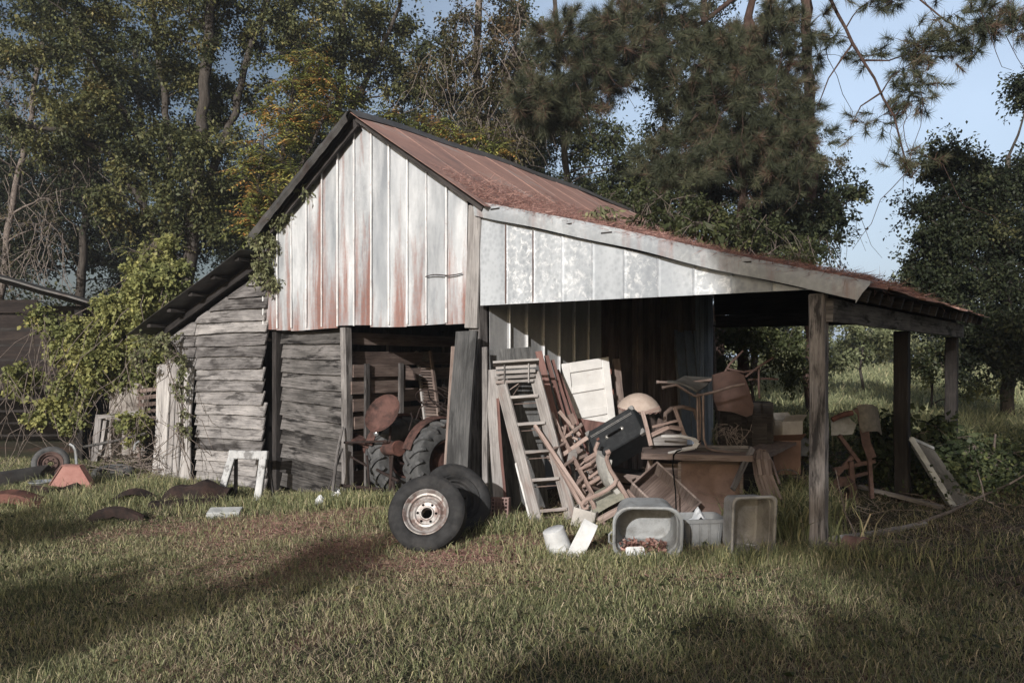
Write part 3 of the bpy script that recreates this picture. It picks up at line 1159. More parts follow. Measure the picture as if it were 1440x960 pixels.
def board_thing(p0, p1, w, th, mat, label, cat='board', group=None, name='leaning_board', up=(0, -1, 0), nseg=8, jit=0.002, warp=0.01, **k):
    p0 = Vector(p0)
    mb = MB()
    mb.beam(p0, p1, w, th, up, nseg, jit, warp)
    o = mb.build(name, mat, None)
    # put the origin at the board's foot
    for v in o.data.vertices:
        v.co = v.co - p0
    o.location = p0
    return tag(o, label, cat, group)


fn = (-VY.x, -VY.y, 0)
LB = 'grey boards leaning on the barn corner'
board_thing(W(641, 715, 8.25), W(657, 466, 8.62), 0.245, 0.045, 'board_lean', 'widest grey board leaning on the barn corner, rusty band near its top', 'board', LB, up=(-0.4, -0.9, 0.1))
board_thing(W(628, 700, 8.45), W(641, 487, 8.72), 0.10, 0.03, 'board_brown', 'narrow brown board behind the widest grey leaning board', 'board', LB, up=(-0.4, -0.9, 0.1))
board_thing(W(683, 708, 8.3), W(682, 488, 8.62), 0.06, 0.03, 'board_grey', 'thin grey post-like board upright beside the barn corner', 'board', LB, up=(-0.4, -0.9, 0.1))
board_thing(W(703, 712, 8.2), W(690, 520, 8.6), 0.12, 0.02, 'board_pale', 'pale split board upright left of the stepladder', 'board', LB, up=(0, -1, 0.1))
board_thing(W(712, 712, 8.15), W(700, 560, 8.5), 0.03, 0.02, 'board_red', 'thin reddish strip beside the ladder left rail', 'board', LB, up=(0, -1, 0.1))
# grey sheet behind the ladder
board_thing(W(742, 720, 8.62), W(717, 490, 8.9), 0.46, 0.022, 'board_lean', 'wide grey panel leaning behind the stepladder', 'panel', None, 'leaning_sheet', up=(0.15, -1, 0.1))

# ================================================================ stepladder
lp = Gd(770, 738)
lad = thing('stepladder', 'grey wooden stepladder with white paint drips leaning in the shed mouth', 'ladder', lp)
dt, db = 8.55, 7.78
LT, LBm = W(702, 528, dt), W(757, 742, db - 0.03)
RT, RB = W(752, 525, dt), W(806, 738, db)
view = Vector((0.25, -1, 0.3))
for a, b in ((LBm, LT), (RB, RT)):
    mb = MB()
    mb.beam(a, b, 0.125, 0.028, (-0.5, -0.86, 0.1), 10, 0.0015, 0.004)
    mb.build('rail', 'ladder_wood', lad)
for i, t in enumerate((0.09, 0.28, 0.46, 0.645, 0.83)):
    a, b = LBm.lerp(LT, t), RB.lerp(RT, t)
    mb = MB()
    mb.beam(a + Vector((0.03, 0.03, 0)), b + Vector((-0.03, 0.03, 0)), 0.13, 0.03, (0, 0.35, 1), 4, 0.002)
    mb.build('step', 'ladder_wood', lad)
    mb = MB()
    c0, c1 = a + Vector((0, 0.02, -0.055)), b + Vector((0, 0.02, -0.055))
    mb.tube([c0, c1], 0.006, 6)
    mb.build('tie_rod', 'steel_tube', lad)
top = LT.lerp(RT, 0.5) + Vector((-0.01, 0.0, 0.05))
mb = MB()
rx = (RT - LT).normalized()
mb.beam(top - rx * 0.24 + Vector((0, 0, 0.07)), top + rx * 0.24 + Vector((0, 0, 0.07)), 0.15, 0.025, (0, 0.35, 1), 3, 0.002)
mb.build('top_cap', 'ladder_wood', lad)
mb = MB()
for k in range(4):
    q = top + Vector((0, -0.075, 0.03 - 0.05 * k))
    mb.beam(q - rx * 0.21, q + rx * (0.21 - 0.01 * k), 0.02, 0.03, (0, 0.3, 1), 3, 0.003)
for sx in (-0.12, 0.13):
    mb.tube([top + rx * sx + Vector((0, -0.09, 0.06)), top + rx * sx + Vector((0, -0.1, -0.03)), top + rx * sx + Vector((0, -0.085, -0.14))], 0.008, 6)
mb.build('folded_bracket', 'ladder_wood', lad)
mb = MB()
mb.tube([W(700, 560, 8.45), W(735, 535, 8.5)], 0.005, 5)
mb.tube([W(715, 565, 8.5), W(742, 525, 8.6)], 0.005, 5)
mb.build('brace', 'steel_tube', lad)
# white paint runs down the left rail
mb = MB()
for t0, t1, o in ((0.02, 0.42, -0.012), (0.1, 0.2, 0.02), (0.24, 0.27, 0.025), (0.3, 0.33, 0.02)):
    a, b = LBm.lerp(LT, t0), LBm.lerp(LT, t1)
    ax = (b - a).normalized()
    side = ax.cross(Vector((-0.5, -0.86, 0.1))).normalized()
    fr = Vector((0.0, -0.0, 0))
    off = side * (0.064 if side.x < 0 else -0.064)
    mb.beam(a + off + Vector((max(0, o) * 2 - 0.002, -0.02, 0)), b + off + Vector((max(0, o) * 2 - 0.002, -0.02, 0)), 0.016, 0.006, (-0.5, -0.86, 0), 8, 0.003)
mb.build('paint_drips', 'white_paint', lad)

# small lattice basket at the ladder's foot
p = Gd(704, 731)
pb = thing('plastic_basket', 'small reddish lattice basket on the ground left of the ladder', 'basket', p)
mb = MB(pose(p + Vector((0, 0, 0.11)), yaw=-12, pitch=-8))
for k in range(6):
    mb.box((-0.08 + 0.032 * k, -0.05, 0), (0.012, 0.008, 0.22))
for k in range(7):
    mb.box((0, -0.054, -0.105 + 0.035 * k), (0.175, 0.008, 0.012))
mb.build('lattice_front', 'clay_plastic', pb)
mb = MB(pose(p + Vector((0, 0, 0.11)), yaw=-12, pitch=-8))
for x in (-0.086, 0.086):
    mb.box((x, 0.005, 0), (0.006, 0.1, 0.22))
mb.box((0, 0.055, 0), (0.17, 0.006, 0.22))
mb.box((0, 0.0, -0.108), (0.166, 0.1, 0.006))
mb.build('basket_shell', 'clay_plastic', pb)

# ================================================================ red-brown slats
for k, (x0, y0, x1, y1, d0, d1, w, lab) in enumerate((
        (800, 668, 757, 494, 8.7, 9.05, 0.075, 'leftmost of the red-brown slats standing behind the stepladder'),
        (812, 662, 768, 500, 8.78, 9.15, 0.05, 'second red-brown slat from the stepladder'),
        (822, 655, 777, 506, 8.85, 9.25, 0.035, 'third and thin red-brown slat from the stepladder'),
        (833, 655, 784, 520, 8.9, 9.35, 0.035, 'rightmost red-brown slat, nearest the white door'))):
    board_thing(W(x0, y0, d0), W(x1, y1, d1), w, 0.02, 'board_red', lab, 'slat', 'red-brown slats behind the ladder', 'red_lath', up=(0.2, -1, 0.2), warp=0.006)

# ================================================================ white panelled door
TL, TR, BR, BLc = W(788, 514, 9.55), W(857, 506, 9.72), W(864, 592, 9.62), W(800, 606, 9.45)
o0 = (BLc + BR) / 2
wd = thing('cabinet_door', 'white panelled cabinet door standing bright in the sun behind the black trunk', 'door', o0)
Td = frame((TL + TR + BR + BLc) / 4, (TR - TL) + (BR - BLc), (BLc - TL).cross(TR - TL) * -1)
Wd, Hd = 0.60, 0.80
if Td.to_3x3().col[1].y < 0:
    pass
up = ((TL - BLc) + (TR - BR)).normalized()
xr = ((TR - TL) + (BR - BLc)).normalized()
nrmv = xr.cross(up)            # towards -y (front)
if nrmv.y > 0:
    nrmv = -nrmv
C = (TL + TR + BR + BLc) / 4
Td = Matrix((xr, -nrmv, up)).transposed().to_4x4()
Td = Matrix.Translation(C) @ Td
mb = MB(Td)
mb.box((0, 0.006, 0), (Wd - 0.02, 0.012, Hd - 0.02))
mb.build('back_panel', 'white_paint', wd)
mb = MB(Td)
fw = 0.095
mb.box((-Wd / 2 + fw / 2, -0.012, 0), (fw, 0.024, Hd))
mb.box((Wd / 2 - fw / 2, -0.012, 0), (fw, 0.024, Hd))
for z, h in ((Hd / 2 - 0.06, 0.12), (0.075, 0.08), (-0.22, 0.09), (-Hd / 2 + 0.045, 0.09)):
    mb.box((0, -0.0125, z), (Wd - 2 * fw, 0.023, h))
mb.build('door_frame', 'white_paint', wd, bevel=0.006)
for z in (-0.02, 0.22):
    mb = MB(Td)
    mb.box((0.30, -0.02, z), (0.012, 0.03, 0.06))
    mb.build('hinge', 'rust', wd)
board_thing(W(835, 618, 9.35), W(838, 592, 9.4), 0.42, 0.03, 'board_red', 'reddish bottom board showing under the white door', 'board', None, 'wooden_board', up=(0.1, -1, 0))
board_thing(W(876, 600, 9.85), W(866, 505, 10.0), 0.085, 0.06, 'board_brown', 'brown post leaning right behind the white door', 'board', None, 'leaning_board', up=(0.3, -1, 0))

# ================================================================ black trunk
c0, c1, c2 = W(824, 607, 8.25), W(881, 571, 8.3), W(845, 642, 8.12)
tx = (c1 - c0).normalized()
tz = (c0 - c2).normalized()
ty = tz.cross(tx).normalized()        # into the picture or out
if ty.y < 0:
    ty = -ty
tz = tx.cross(ty).normalized()
if tz.z < 0:
    tz = -tz
tw, th_, td = 0.55, 0.325, 0.34
Tt = Matrix((tx, ty, tz)).transposed().to_4x4()
yaw = Matrix.Rotation(math.radians(-24), 4, Vector((0, 0, 1)))
mid = W(864, 608, 8.15)
Tt = Matrix.Translation(mid) @ yaw @ Tt @ Matrix.Translation((0, td / 2, 0))
tr = thing('travel_trunk', 'black trunk with metal corners lying tilted on the furniture heap', 'trunk', mid + Vector((0, 0.1, -0.25)))
mb = MB(Tt)
mb.box((0, 0, 0), (tw, td, th_))
mb.build('trunk_body', 'trunk_black', tr, bevel=0.012)
mb = MB(Tt)
for z in (0.085, 0.1):
    mb.box((0, -td / 2 - 0.002, z), (tw - 0.07, 0.006, 0.005))
mb.build('edge_trim', 'trunk_metal', tr)
for x in (-1, 1):
    for z in (-1, 1):
        mb = MB(Tt)
        cx, cz = x * (tw / 2 - 0.022), z * (th_ / 2 - 0.022)
        mb.prism([(cx - 0.025 * x, cz + 0.025 * z), (cx + 0.025 * x, cz + 0.025 * z), (cx + 0.025 * x, cz - 0.025 * z), (cx + 0.004 * x, cz - 0.02 * z)][::(1 if x * z > 0 else -1)], 0.008, Matrix.Translation((0, -td / 2 - 0.002, 0)))
        mb.box((x * (tw / 2 + 0.002), -td / 2 + 0.02, cz), (0.006, 0.05, 0.05))
        mb.box((cx, -td / 2 + 0.02, z * (th_ / 2 + 0.002)), (0.05, 0.05, 0.006))
        mb.build('corner_fitting', 'trunk_metal', tr)
mb = MB(Tt)
mb.tube([(-0.075, -td / 2 - 0.008, -0.005), (-0.055, -td / 2 - 0.028, -0.012), (0.055, -td / 2 - 0.028, -0.012), (0.075, -td / 2 - 0.008, -0.005)], 0.011, 8)
mb.build('handle', 'black', tr, smooth=True)
for x in (-0.085, 0.085):
    mb = MB(Tt)
    mb.lathe([(0.0, 0.014), (0.012, 0.012), (0.022, 0.004), (0.023, 0.0)], 14, Matrix.Translation((x, -td / 2 - 0.001, 0.0)) @ ROTX)
    mb.build('handle_plate', 'trunk_metal', tr, smooth=True)
mb = MB(Tt)
mb.box((-0.18, -td / 2 - 0.002, 0.03), (0.03, 0.006, 0.025))
mb.build('latch', 'rust', tr)

# crate and loose boards packed under and behind the trunk
p = Gd(880, 714)
cr_ = thing('wooden_crate', 'dark slatted crate wedged under the black trunk', 'crate', p)
Tc = pose(p + Vector((0.0, 0.35, 0.2)), yaw=-22, roll=4)
for z in (-0.14, -0.02, 0.10):
    mb = MB(Tc)
    mb.box((0, -0.19, z), (0.5, 0.014, 0.095))
    mb.build('slat', 'board_brown', cr_)
mb = MB(Tc)
mb.box((0, 0.02, -0.02), (0.48, 0.36, 0.33))
mb.build('crate_body', 'board_black', cr_)
for (a, b, da, db2, w, lab) in (((868, 712), (812, 628), 8.05, 8.6, 0.09, 'brown board slanting up behind the broken chairs'), ((905, 690), (930, 590), 8.5, 8.9, 0.08, 'brown board leaning between trunk and desk'),
                                ((880, 705), (832, 655), 7.9, 8.3, 0.05, 'thin lath lying across the heap below the trunk'), ((842, 716), (800, 612), 8.2, 8.75, 0.06, 'dark board behind the long chair rails'),
                                ((912, 640), (896, 560), 8.7, 9.1, 0.07, 'narrow board standing behind the right end of the trunk')):
    board_thing(W(*a, da), W(*b, db2), w, 0.02, RNG.choice(['board_brown', 'chair_wood', 'table_wood']), lab, 'board', 'loose boards in the heap', 'loose_board', up=(0.2, -1, 0.25), warp=0.012)
# ================================================================ cream lamp shade behind the trunk
p = W(900, 590, 9.2)
ls = thing('lamp_shade', 'cream rounded shade lying behind the black trunk', 'lamp shade', p)
mb = MB(pose(W(899, 573, 9.2), yaw=0, pitch=8, roll=4))
mb.lathe([(0.0, 0.165), (0.03, 0.163), (0.075, 0.153), (0.13, 0.128), (0.185, 0.086), (0.225, 0.038), (0.245, 0.0), (0.238, 0.002), (0.215, 0.038), (0.175, 0.08), (0.12, 0.12), (0.0, 0.155)], 36)
mb.build('shade', 'shade_cream', ls, smooth=True)
mb = MB(pose(W(899, 573, 9.2), yaw=0, pitch=8, roll=4))
for k in range(18):
    a = k * PI / 9
    mb.tube([(0.243 * math.cos(a), 0.243 * math.sin(a), 0.0), (0.238 * math.cos(a + PI / 18), 0.238 * math.sin(a + PI / 18), -0.022), (0.243 * math.cos(a + PI / 9), 0.243 * math.sin(a + PI / 9), 0)], 0.006, 5)
mb.build('scalloped_edge', 'clay_plastic', ls)

# ================================================================ tipped armchair with scroll arms
p = Gd(850, 748)
ac = thing('armchair', 'tipped wooden armchair with scrolled arm and pale green seat', 'armchair', p)


def pline(pp, d):
    return [W(x, y, dd) for (x, y), dd in zip(pp, d if isinstance(d, (list, tuple)) else [d] * len(pp))]


dA = 7.55
for off, part in ((0.0, 'back_post'), (0.42, 'back_post')):
    pts = pline([(857, 634), (853, 645), (858, 660), (868, 676), (878, 693), (886, 707), (896, 722), (910, 738)], dA)
    pts = [q + Vector((-0.06, off, 0.04 if off else 0)) * (1 if off else 0) for q in pts]
    mb = MB()
    mb.tube(pts, [0.02, 0.021, 0.02, 0.022, 0.024, 0.024, 0.022, 0.02], 8)
    if not off:
        mb.tube(pline([(852, 637), (858, 634.5)], dA - 0.01), 0.026, 10)
    mb.build(part, 'chair_wood', ac, smooth=True)
mb = MB()
back = []
for (x, y) in ((855, 646), (853, 660), (856, 676), (863, 690), (872, 702)):
    a = W(x, y, dA + 0.02)
    b = a + Vector((-0.06, 0.40, 0.04))
    back.append([a, a.lerp(b, 0.33) + Vector((-0.03, 0, 0)), a.lerp(b, 0.66) + Vector((-0.03, 0, 0)), b])
mb.grid(back, th=0.045)
mb.build('back_cushion', 'cloth_pale', ac, smooth=True, ang=60)
for off in (0.0, 0.44):
    pts = pline([(868, 672), (864, 681), (855, 688), (843, 695), (832, 699), (823, 703), (818, 709), (820, 715), (826, 714), (827, 709)], dA - 0.03)
    pts = [q + Vector((-0.05, off, 0.03 if off else 0)) * (1 if off else 0) for q in pts]
    mb = MB()
    mb.tube(pts, [0.018, 0.02, 0.02, 0.019, 0.02, 0.022, 0.022, 0.02, 0.016, 0.012], 8)
    mb.tube(pline([(829, 701), (834, 708), (837, 718), (838, 728)], dA - 0.02) if not off else [q + Vector((-0.05, off, 0.03)) for q in pline([(829, 701), (834, 708), (837, 718), (838, 728)], dA - 0.02)], [0.018, 0.022, 0.022, 0.02], 8)
    mb.build('arm', 'chair_wood', ac, smooth=True)
s00, s10 = W(838, 727, dA - 0.04), W(884, 702, dA)
dep = Vector((-0.05, 0.42, 0.03))
mb = MB()
seat = []
for i in range(7):
    row = []
    for j in range(7):
        q = s00.lerp(s10, i / 6) + dep * (j / 6)
        bulge = 0.035 * math.sin(PI * (0.08 + 0.84 * i / 6)) * math.sin(PI * (0.08 + 0.84 * j / 6))
        row.append(q + Vector((-0.3, 0, 0.9)).normalized() * (bulge + 0.02))
    seat.append(row)
mb.grid(seat, th=0.05)
mb.build('seat_cushion', 'cushion', ac, smooth=True, ang=60)
mb = MB()
mb.beam(s00 + Vector((0.01, -0.01, -0.035)), s10 + Vector((0.01, -0.01, -0.035)), 0.035, 0.055, (0, 0, 1), 3, 0.002)
mb.beam(s00 + dep + Vector((0, 0, -0.035)), s10 + dep + Vector((0, 0, -0.035)), 0.035, 0.055, (0, 0, 1))
mb.beam(s00 + Vector((0, 0, -0.035)), s00 + dep + Vector((0, 0, -0.035)), 0.035, 0.055, (0, 0, 1))
mb.build('seat_rail', 'chair_wood', ac)
for a in (W(842, 728, dA - 0.03), W(838, 724, dA - 0.03) + dep):
    mb = MB()
    mb.tube([a, a + Vector((0.06, -0.01, -0.07)), a + Vector((0.15, -0.02, -0.13))], [0.024, 0.022, 0.016], 8)
    mb.build('front_leg', 'chair_wood', ac, smooth=True)

# pale box under the chair
p = Gd(824, 745)
mb = MB(pose(p + Vector((0, 0.08, 0.1)), yaw=-20, roll=12))
for (c, s) in (((0, 0.075, 0), (0.2, 0.01, 0.17)), ((0, -0.075, 0), (0.2, 0.01, 0.17)), ((-0.1, 0, 0), (0.01, 0.14, 0.17)), ((0.1, 0, 0), (0.01, 0.14, 0.17)), ((0, 0, -0.08), (0.19, 0.14, 0.01))):
    mb.box(c, s)
o = mb.build('carton', 'cardboard_pale', None)
tag(o, 'small whitish carton on the ground under the tipped armchair', 'box')

# ================================================================ heap of broken chairs
def bent_slat(pts, w, th, up, mat, name, parent):
    mb = MB()
    for a, b in zip(pts[:-1], pts[1:]):
        mb.beam(a, b, w, th, up)
    return mb.build(name, mat, parent)


p = Gd(815, 712)
bc = thing('broken_chair', 'broken ladder-back chair with long rails sliding down beside the stepladder', 'chair', p)
for (a, b, d0, d1, w) in (((752, 598), (832, 718), 8.15, 7.65, 0.035), ((762, 612), (820, 716), 8.3, 7.7, 0.03), ((778, 590), (838, 705), 8.5, 7.8, 0.03)):
    mb = MB()
    mb.beam(W(b[0], b[1], d1), W(a[0], a[1], d0), w, 0.035, (0.3, -1, 0.3), 5, 0.002, 0.012)
    mb.build('rail', 'chair_wood', bc)
for t in (0.3, 0.5, 0.72, 0.9):
    a = W(752, 598, 8.15).lerp(W(832, 718, 7.65), t)
    b = W(778, 590, 8.5).lerp(W(838, 705, 7.8), t)
    mb = MB()
    mb.beam(a, b, 0.04, 0.012, (0, 0, 1))
    mb.build('slat', 'chair_wood', bc)
p = W(800, 640, 8.5)
bc2 = thing('broken_chair', 'broken chair frame of crossed thin spindles above the ladder rail', 'chair', p)
for (a, b, d0, d1, w) in (((776, 580), (797, 628), 8.5, 8.35, 0.03), ((786, 578), (815, 612), 8.4, 8.4, 0.035), ((783, 625), (812, 600), 8.3, 8.4, 0.022), ((790, 640), (826, 615), 8.2, 8.3, 0.04),
                          ((795, 598), (788, 640), 8.45, 8.3, 0.022), ((802, 582), (808, 596), 8.3, 8.3, 0.06), ((770, 600), (812, 618), 8.45, 8.45, 0.02)):
    mb = MB()
    mb.beam(W(*a, d0), W(*b, d1), w, 0.025, (0.2, -1, 0.4), 4, 0.002)
    mb.build('spindle', 'chair_wood', bc2)
mb = MB()
mb.prism([(-0.05, -0.06), (0.03, -0.07), (0.065, 0.02), (0.05, 0.09), (-0.02, 0.05)], 0.015, pose(W(803, 643, 8.15), yaw=10, pitch=-10))
mb.build('seat_corner', 'board_pale', bc2)
for (a, b, d0, d1, w) in (((770, 640), (800, 690), 8.25, 8.0, 0.03), ((788, 655), (822, 640), 8.2, 8.25, 0.025), ((790, 600), (802, 640), 8.55, 8.4, 0.02), ((798, 590), (818, 630), 8.6, 8.4, 0.02), ((806, 606), (818, 596), 8.35, 8.4, 0.035), ((780, 612), (800, 660), 8.4, 8.2, 0.022), ((800, 668), (818, 700), 8.1, 7.95, 0.03)):
    mb = MB()
    mb.beam(W(*a, d0), W(*b, d1), w, 0.02, (0.4, -1, 0.2), 4, 0.002)
    mb.build('spindle', RNG.choice(['chair_wood', 'board_brown', 'table_wood']), bc2)
p = W(825, 660, 8.3)
bc3 = thing('broken_chair', 'heap-bottom broken chair with curved back slats beside the black trunk', 'chair', p)
for k in range(4):
    y = 640 + 12 * k
    pts = [W(811 + 4 * k, y + 18, 8.2), W(822 + 3 * k, y + 8, 8.1), W(838 + 2 * k, y - 2, 8.1), W(850 + k, y - 8, 8.2)]
    mb = MB()
    for a, b in zip(pts[:-1], pts[1:]):
        mb.beam(a, b, 0.05 if k < 2 else 0.028, 0.014, (0.1, -0.6, 0.9))
    mb.build('back_slat', 'chair_wood', bc3)
for a, b in (((812, 674), (848, 690)), ((815, 660), (845, 640)), ((823, 690), (858, 655))):
    mb = MB()
    mb.tube([W(*a, 8.05), W((a[0] + b[0]) / 2, (a[1] + b[1]) / 2 + 2, 8.0), W(*b, 8.15)], [0.014, 0.02, 0.016], 7)
    mb.build('leg', 'chair_wood', bc3, smooth=True)

# ================================================================ tipped drawer
A, B, Cc = W(890, 680, 7.62), W(924, 650, 7.75), W(951, 738, 7.4)
D = W(981, 719, 7.6)
bx = (B - A)
bz = (Cc - A)
Lx, Lz = bx.length, bz.length
bxn, bzn = bx.normalized(), bz.normalized()
byn = bxn.cross(bzn)
if byn.y < 0:
    byn = -byn
dr = thing('drawer', 'brown wooden drawer tipped on its corner between armchair and desk', 'drawer', Gd(950, 742))
Tb = Matrix((bxn, byn, bzn)).transposed().to_4x4()
Tb.translation = A
dp = 0.2
mb = MB(Tb)
mb.box((Lx / 2, dp - 0.01, Lz / 2), (Lx - 0.02, 0.01, Lz - 0.02))
mb.build('bottom_panel', 'table_wood', dr)
for (c, s) in (((0.0, dp / 2 - 0.01, Lz / 2), (0.02, dp, Lz + 0.02)), ((Lx, dp / 2 - 0.01, Lz / 2), (0.02, dp, Lz + 0.02)), ((Lx / 2, dp / 2 - 0.011, 0.0), (Lx - 0.021, dp - 0.003, 0.02)), ((Lx / 2, dp / 2 - 0.011, Lz), (Lx - 0.021, dp - 0.003, 0.02))):
    mb = MB(Tb)
    mb.box(c, s)
    mb.build('side_panel', 'table_wood', dr, bevel=0.003)
mb = MB(Tb)
mb.beam((-0.09, 0.06, 0.0), (-0.06, 0.1, Lz * 0.86), 0.11, 0.02, (0.9, 0.3, 0.1), 6, 0.002, 0.02)
mb.build('loose_front', 'chair_wood', dr)

# ================================================================ desk
FL, FR = W(908, 642, 7.72), W(1050, 650, 7.55)
ex = (FR - FL).normalized()
ex.z = 0
ex.normalize()
ey = Vector((-ex.y, ex.x, 0))
zt = 0.665
dk = thing('desk', 'old wooden desk with brown hardboard side carrying upturned chairs', 'desk', Gd(985, 740))
Tk = Matrix((ex, ey, Vector((0, 0, 1)))).transposed().to_4x4()
Tk.translation = Vector((FL.x, FL.y, 0))
Lk, Dk = 0.96, 0.80
mb = MB(Tk)
for k in range(5):
    y = Dk * (k + 0.5) / 5
    mb.beam((-0.02, y, zt), (Lk, y, zt), Dk / 5 - 0.003, 0.028, (0, 0, 1), 5, 0.0015)
mb.build('desk_top', 'table_wood', dk)
mb = MB(Tk)
mb.beam((-0.03, -0.012, zt - 0.012), (Lk + 0.01, -0.012, zt - 0.012), 0.022, 0.055, (0, 0, 1), 6, 0.002)
mb.beam((-0.03, -0.012, zt - 0.012), (-0.03, Dk, zt - 0.012), 0.022, 0.055, (0, 0, 1), 6, 0.002)
mb.beam((Lk + 0.012, -0.012, zt - 0.012), (Lk + 0.012, Dk, zt - 0.012), 0.022, 0.055, (0, 0, 1), 6, 0.002)
mb.build('edge_moulding', 'table_wood', dk)
mb = MB(Tk)
mb.box((0.60, 0.16, 0.29), (0.56, 0.02, 0.58))
mb.build('side_panel', 'hardboard', dk)
mb = MB(Tk)
mb.box((0.315, 0.14, 0.29), (0.03, 0.03, 0.6))
mb.box((0.885, 0.14, 0.29), (0.03, 0.03, 0.6))
mb.box((0.6, 0.14, 0.6), (0.54, 0.03, 0.05))
mb.build('panel_frame', 'table_wood', dk)
for (x, y) in ((0.93, 0.74), (0.03, 0.74)):
    mb = MB(Tk)
    mb.beam((x, y, -0.02), (x, y, zt - 0.04), 0.055, 0.055, (0, 1, 0))
    mb.build('leg', 'table_wood', dk)
mb = MB(Tk)
mb.box((0.60, 0.72, 0.3), (0.6, 0.02, 0.58))
mb.box((0.9, 0.45, 0.3), (0.02, 0.5, 0.58))
mb.box((0.2, 0.5, 0.45), (0.26, 0.4, 0.2))
mb.build('carcass', 'board_brown', dk)
# long plank top running back to the right
board_thing(W(1056, 641, 7.75), W(1100, 622, 8.9), 0.3, 0.03, 'table_wood', 'long dark plank running back from the desk end', 'plank', None, 'wooden_plank', up=(0, 0, 1))
# rectangular tray-like frame on the desk
fr = thing('empty_frame', 'narrow empty wooden frame lying flat on the desk top', 'frame', Tk @ Vector((0.7, 0.25, zt + 0.015)))
mb = MB(Tk)
for (a, b) in (((0.42, 0.30), (1.0, 0.30)), ((0.36, 0.55), (1.0, 0.55)), ((0.42, 0.31), (0.36, 0.54)), ((1.0, 0.31), (1.0, 0.54))):
    mb.beam((a[0], a[1], zt + 0.03), (b[0], b[1], zt + 0.03), 0.03, 0.03, (0, 0, 1))
mb.build('frame_rail', 'board_grey', fr)
# strut and hose
board_thing(W(1030, 688, 7.35), W(1058, 630, 7.65), 0.05, 0.022, 'board_grey', 'short grey strut hanging off the right end of the desk', 'strut', None, 'wooden_strut', up=(0, -1, 0))
mb = MB()
mb.tube([W(952, 634, 7.68), W(947, 640, 7.62), W(946, 655, 7.58), W(950, 690, 7.5), W(951, 720, 7.42), W(950, 738, 7.4)], 0.007, 7)
mb.tube([W(952, 634, 7.68), W(972, 628, 7.8), W(985, 620, 7.9)], 0.007, 7)
tag(mb.build('black_cable', 'black', None, smooth=True), 'thin black cable hanging over the desk front edge', 'cable')

# folding slatted panel right of the desk: rounded hoop with slats
p = Gd(1078, 712)
sp = thing('slatted_hoop', 'rounded slatted wooden panel leaning at the right end of the desk', 'slatted panel', p)
for k, (x0, x1) in enumerate(((1066, 1058), (1072, 1064), (1078, 1069), (1084, 1074), (1090, 1079))):
    pts = [W(x0 + 8, 702, 7.35), W(x1 + 5, 668, 7.5), W(x1 + 2, 646, 7.62), W(x1 + 4 - k * 1.2, 633 + abs(k - 1.5) * 1.5, 7.72)]
    mb = MB()
    for a, b in zip(pts[:-1], pts[1:]):
        mb.beam(a, b, 0.034, 0.012, (-0.2, -1, 0))
    mb.build('slat', 'table_wood', sp)
mb = MB()
mb.tube([W(1060, 650, 7.6), W(1061, 637, 7.7), W(1068, 631, 7.75), W(1077, 634, 7.75), W(1086, 650, 7.6), W(1096, 680, 7.45)], 0.012, 7)
mb.build('hoop', 'steel_tube', sp, smooth=True)

# ================================================================ upturned chairs on the desk
p = Tk @ Vector((0.6, 0.3, zt + 0.02))
tc = thing('tubular_chair', 'upturned tube-frame chair with grey seat on top of the desk', 'chair', p)
d1 = 7.95
for (pp, dd) in (([(923, 537), (950, 538), (975, 537), (1000, 534)], 8.05), ([(931, 545), (951, 541), (977, 557), (1005, 551), (1030, 543), (1047, 540)], 7.8)):
    mb = MB()
    mb.tube(pline(pp, dd), 0.014, 8)
    mb.tube(pline(pp[:1], dd) + [pline(pp[:2], dd)[0].lerp(pline(pp[:2], dd)[1], 0.12)], 0.018, 8)
    mb.build('seat_tube', 'steel_tube', tc, smooth=True)
for (pp, dd) in (([(981, 553), (981, 590), (982, 618), (978, 627), (968, 632), (955, 634)], 7.85), ([(989, 556), (989, 590), (990, 618), (994, 629), (1003, 633), (1040, 637)], 7.8),
                 ([(984, 553), (985, 590), (984, 622), (986, 630)], 8.3)):
    mb = MB()
    mb.tube(pline(pp, dd), 0.0125, 8)
    mb.build('leg', 'steel_tube', tc, smooth=True)
mb = MB()
g0 = []
for i in range(7):
    t = i / 6
    a = W(938 + 42 * t, 538 + 14 * t * t, 7.82)
    b = W(962 + 40 * t, 531 + 2 * t, 8.2)
    g0.append([a, a.lerp(b, 0.5) + Vector((0, 0, -0.02)), b])
mb.grid(g0, th=0.02)
mb.build('seat', 'seat_grey', tc, smooth=True, ang=50)
p = Tk @ Vector((0.85, 0.5, zt + 0.02))
rc = thing('tubular_chair', 'upturned chair with rust-brown seat and red legs pointing up', 'chair', p)
mb = MB()
outl = [(1003, 527), (1020, 522), (1034, 521), (1046, 527), (1053, 545), (1060, 570), (1058, 583), (1050, 586), (1030, 579), (1010, 577), (1004, 560)]
cen = W(1030, 553, 8.15)
fr_, bk = [W(x, y, 8.1 + (y - 550) * 0.003) for x, y in outl], None
nsh = Vector((0.1, 0.03, 0.0))
vsx = [q for q in fr_] + [cen + Vector((0, 0.03, 0))]
fsx = [[i, (i + 1) % len(outl), len(outl)] for i in range(len(outl))]
vsx += [q + Vector((0, 0.05, 0)) for q in vsx]
n0 = len(outl) + 1
fsx += [[i + n0 for i in f][::-1] for f in fsx]
fsx += [[(i + 1) % len(outl), i, i + n0, (i + 1) % len(outl) + n0] for i in range(len(outl))]
mb.add(vsx, fsx)
mb.build('seat', 'seat_rust', rc, smooth=True, ang=50)
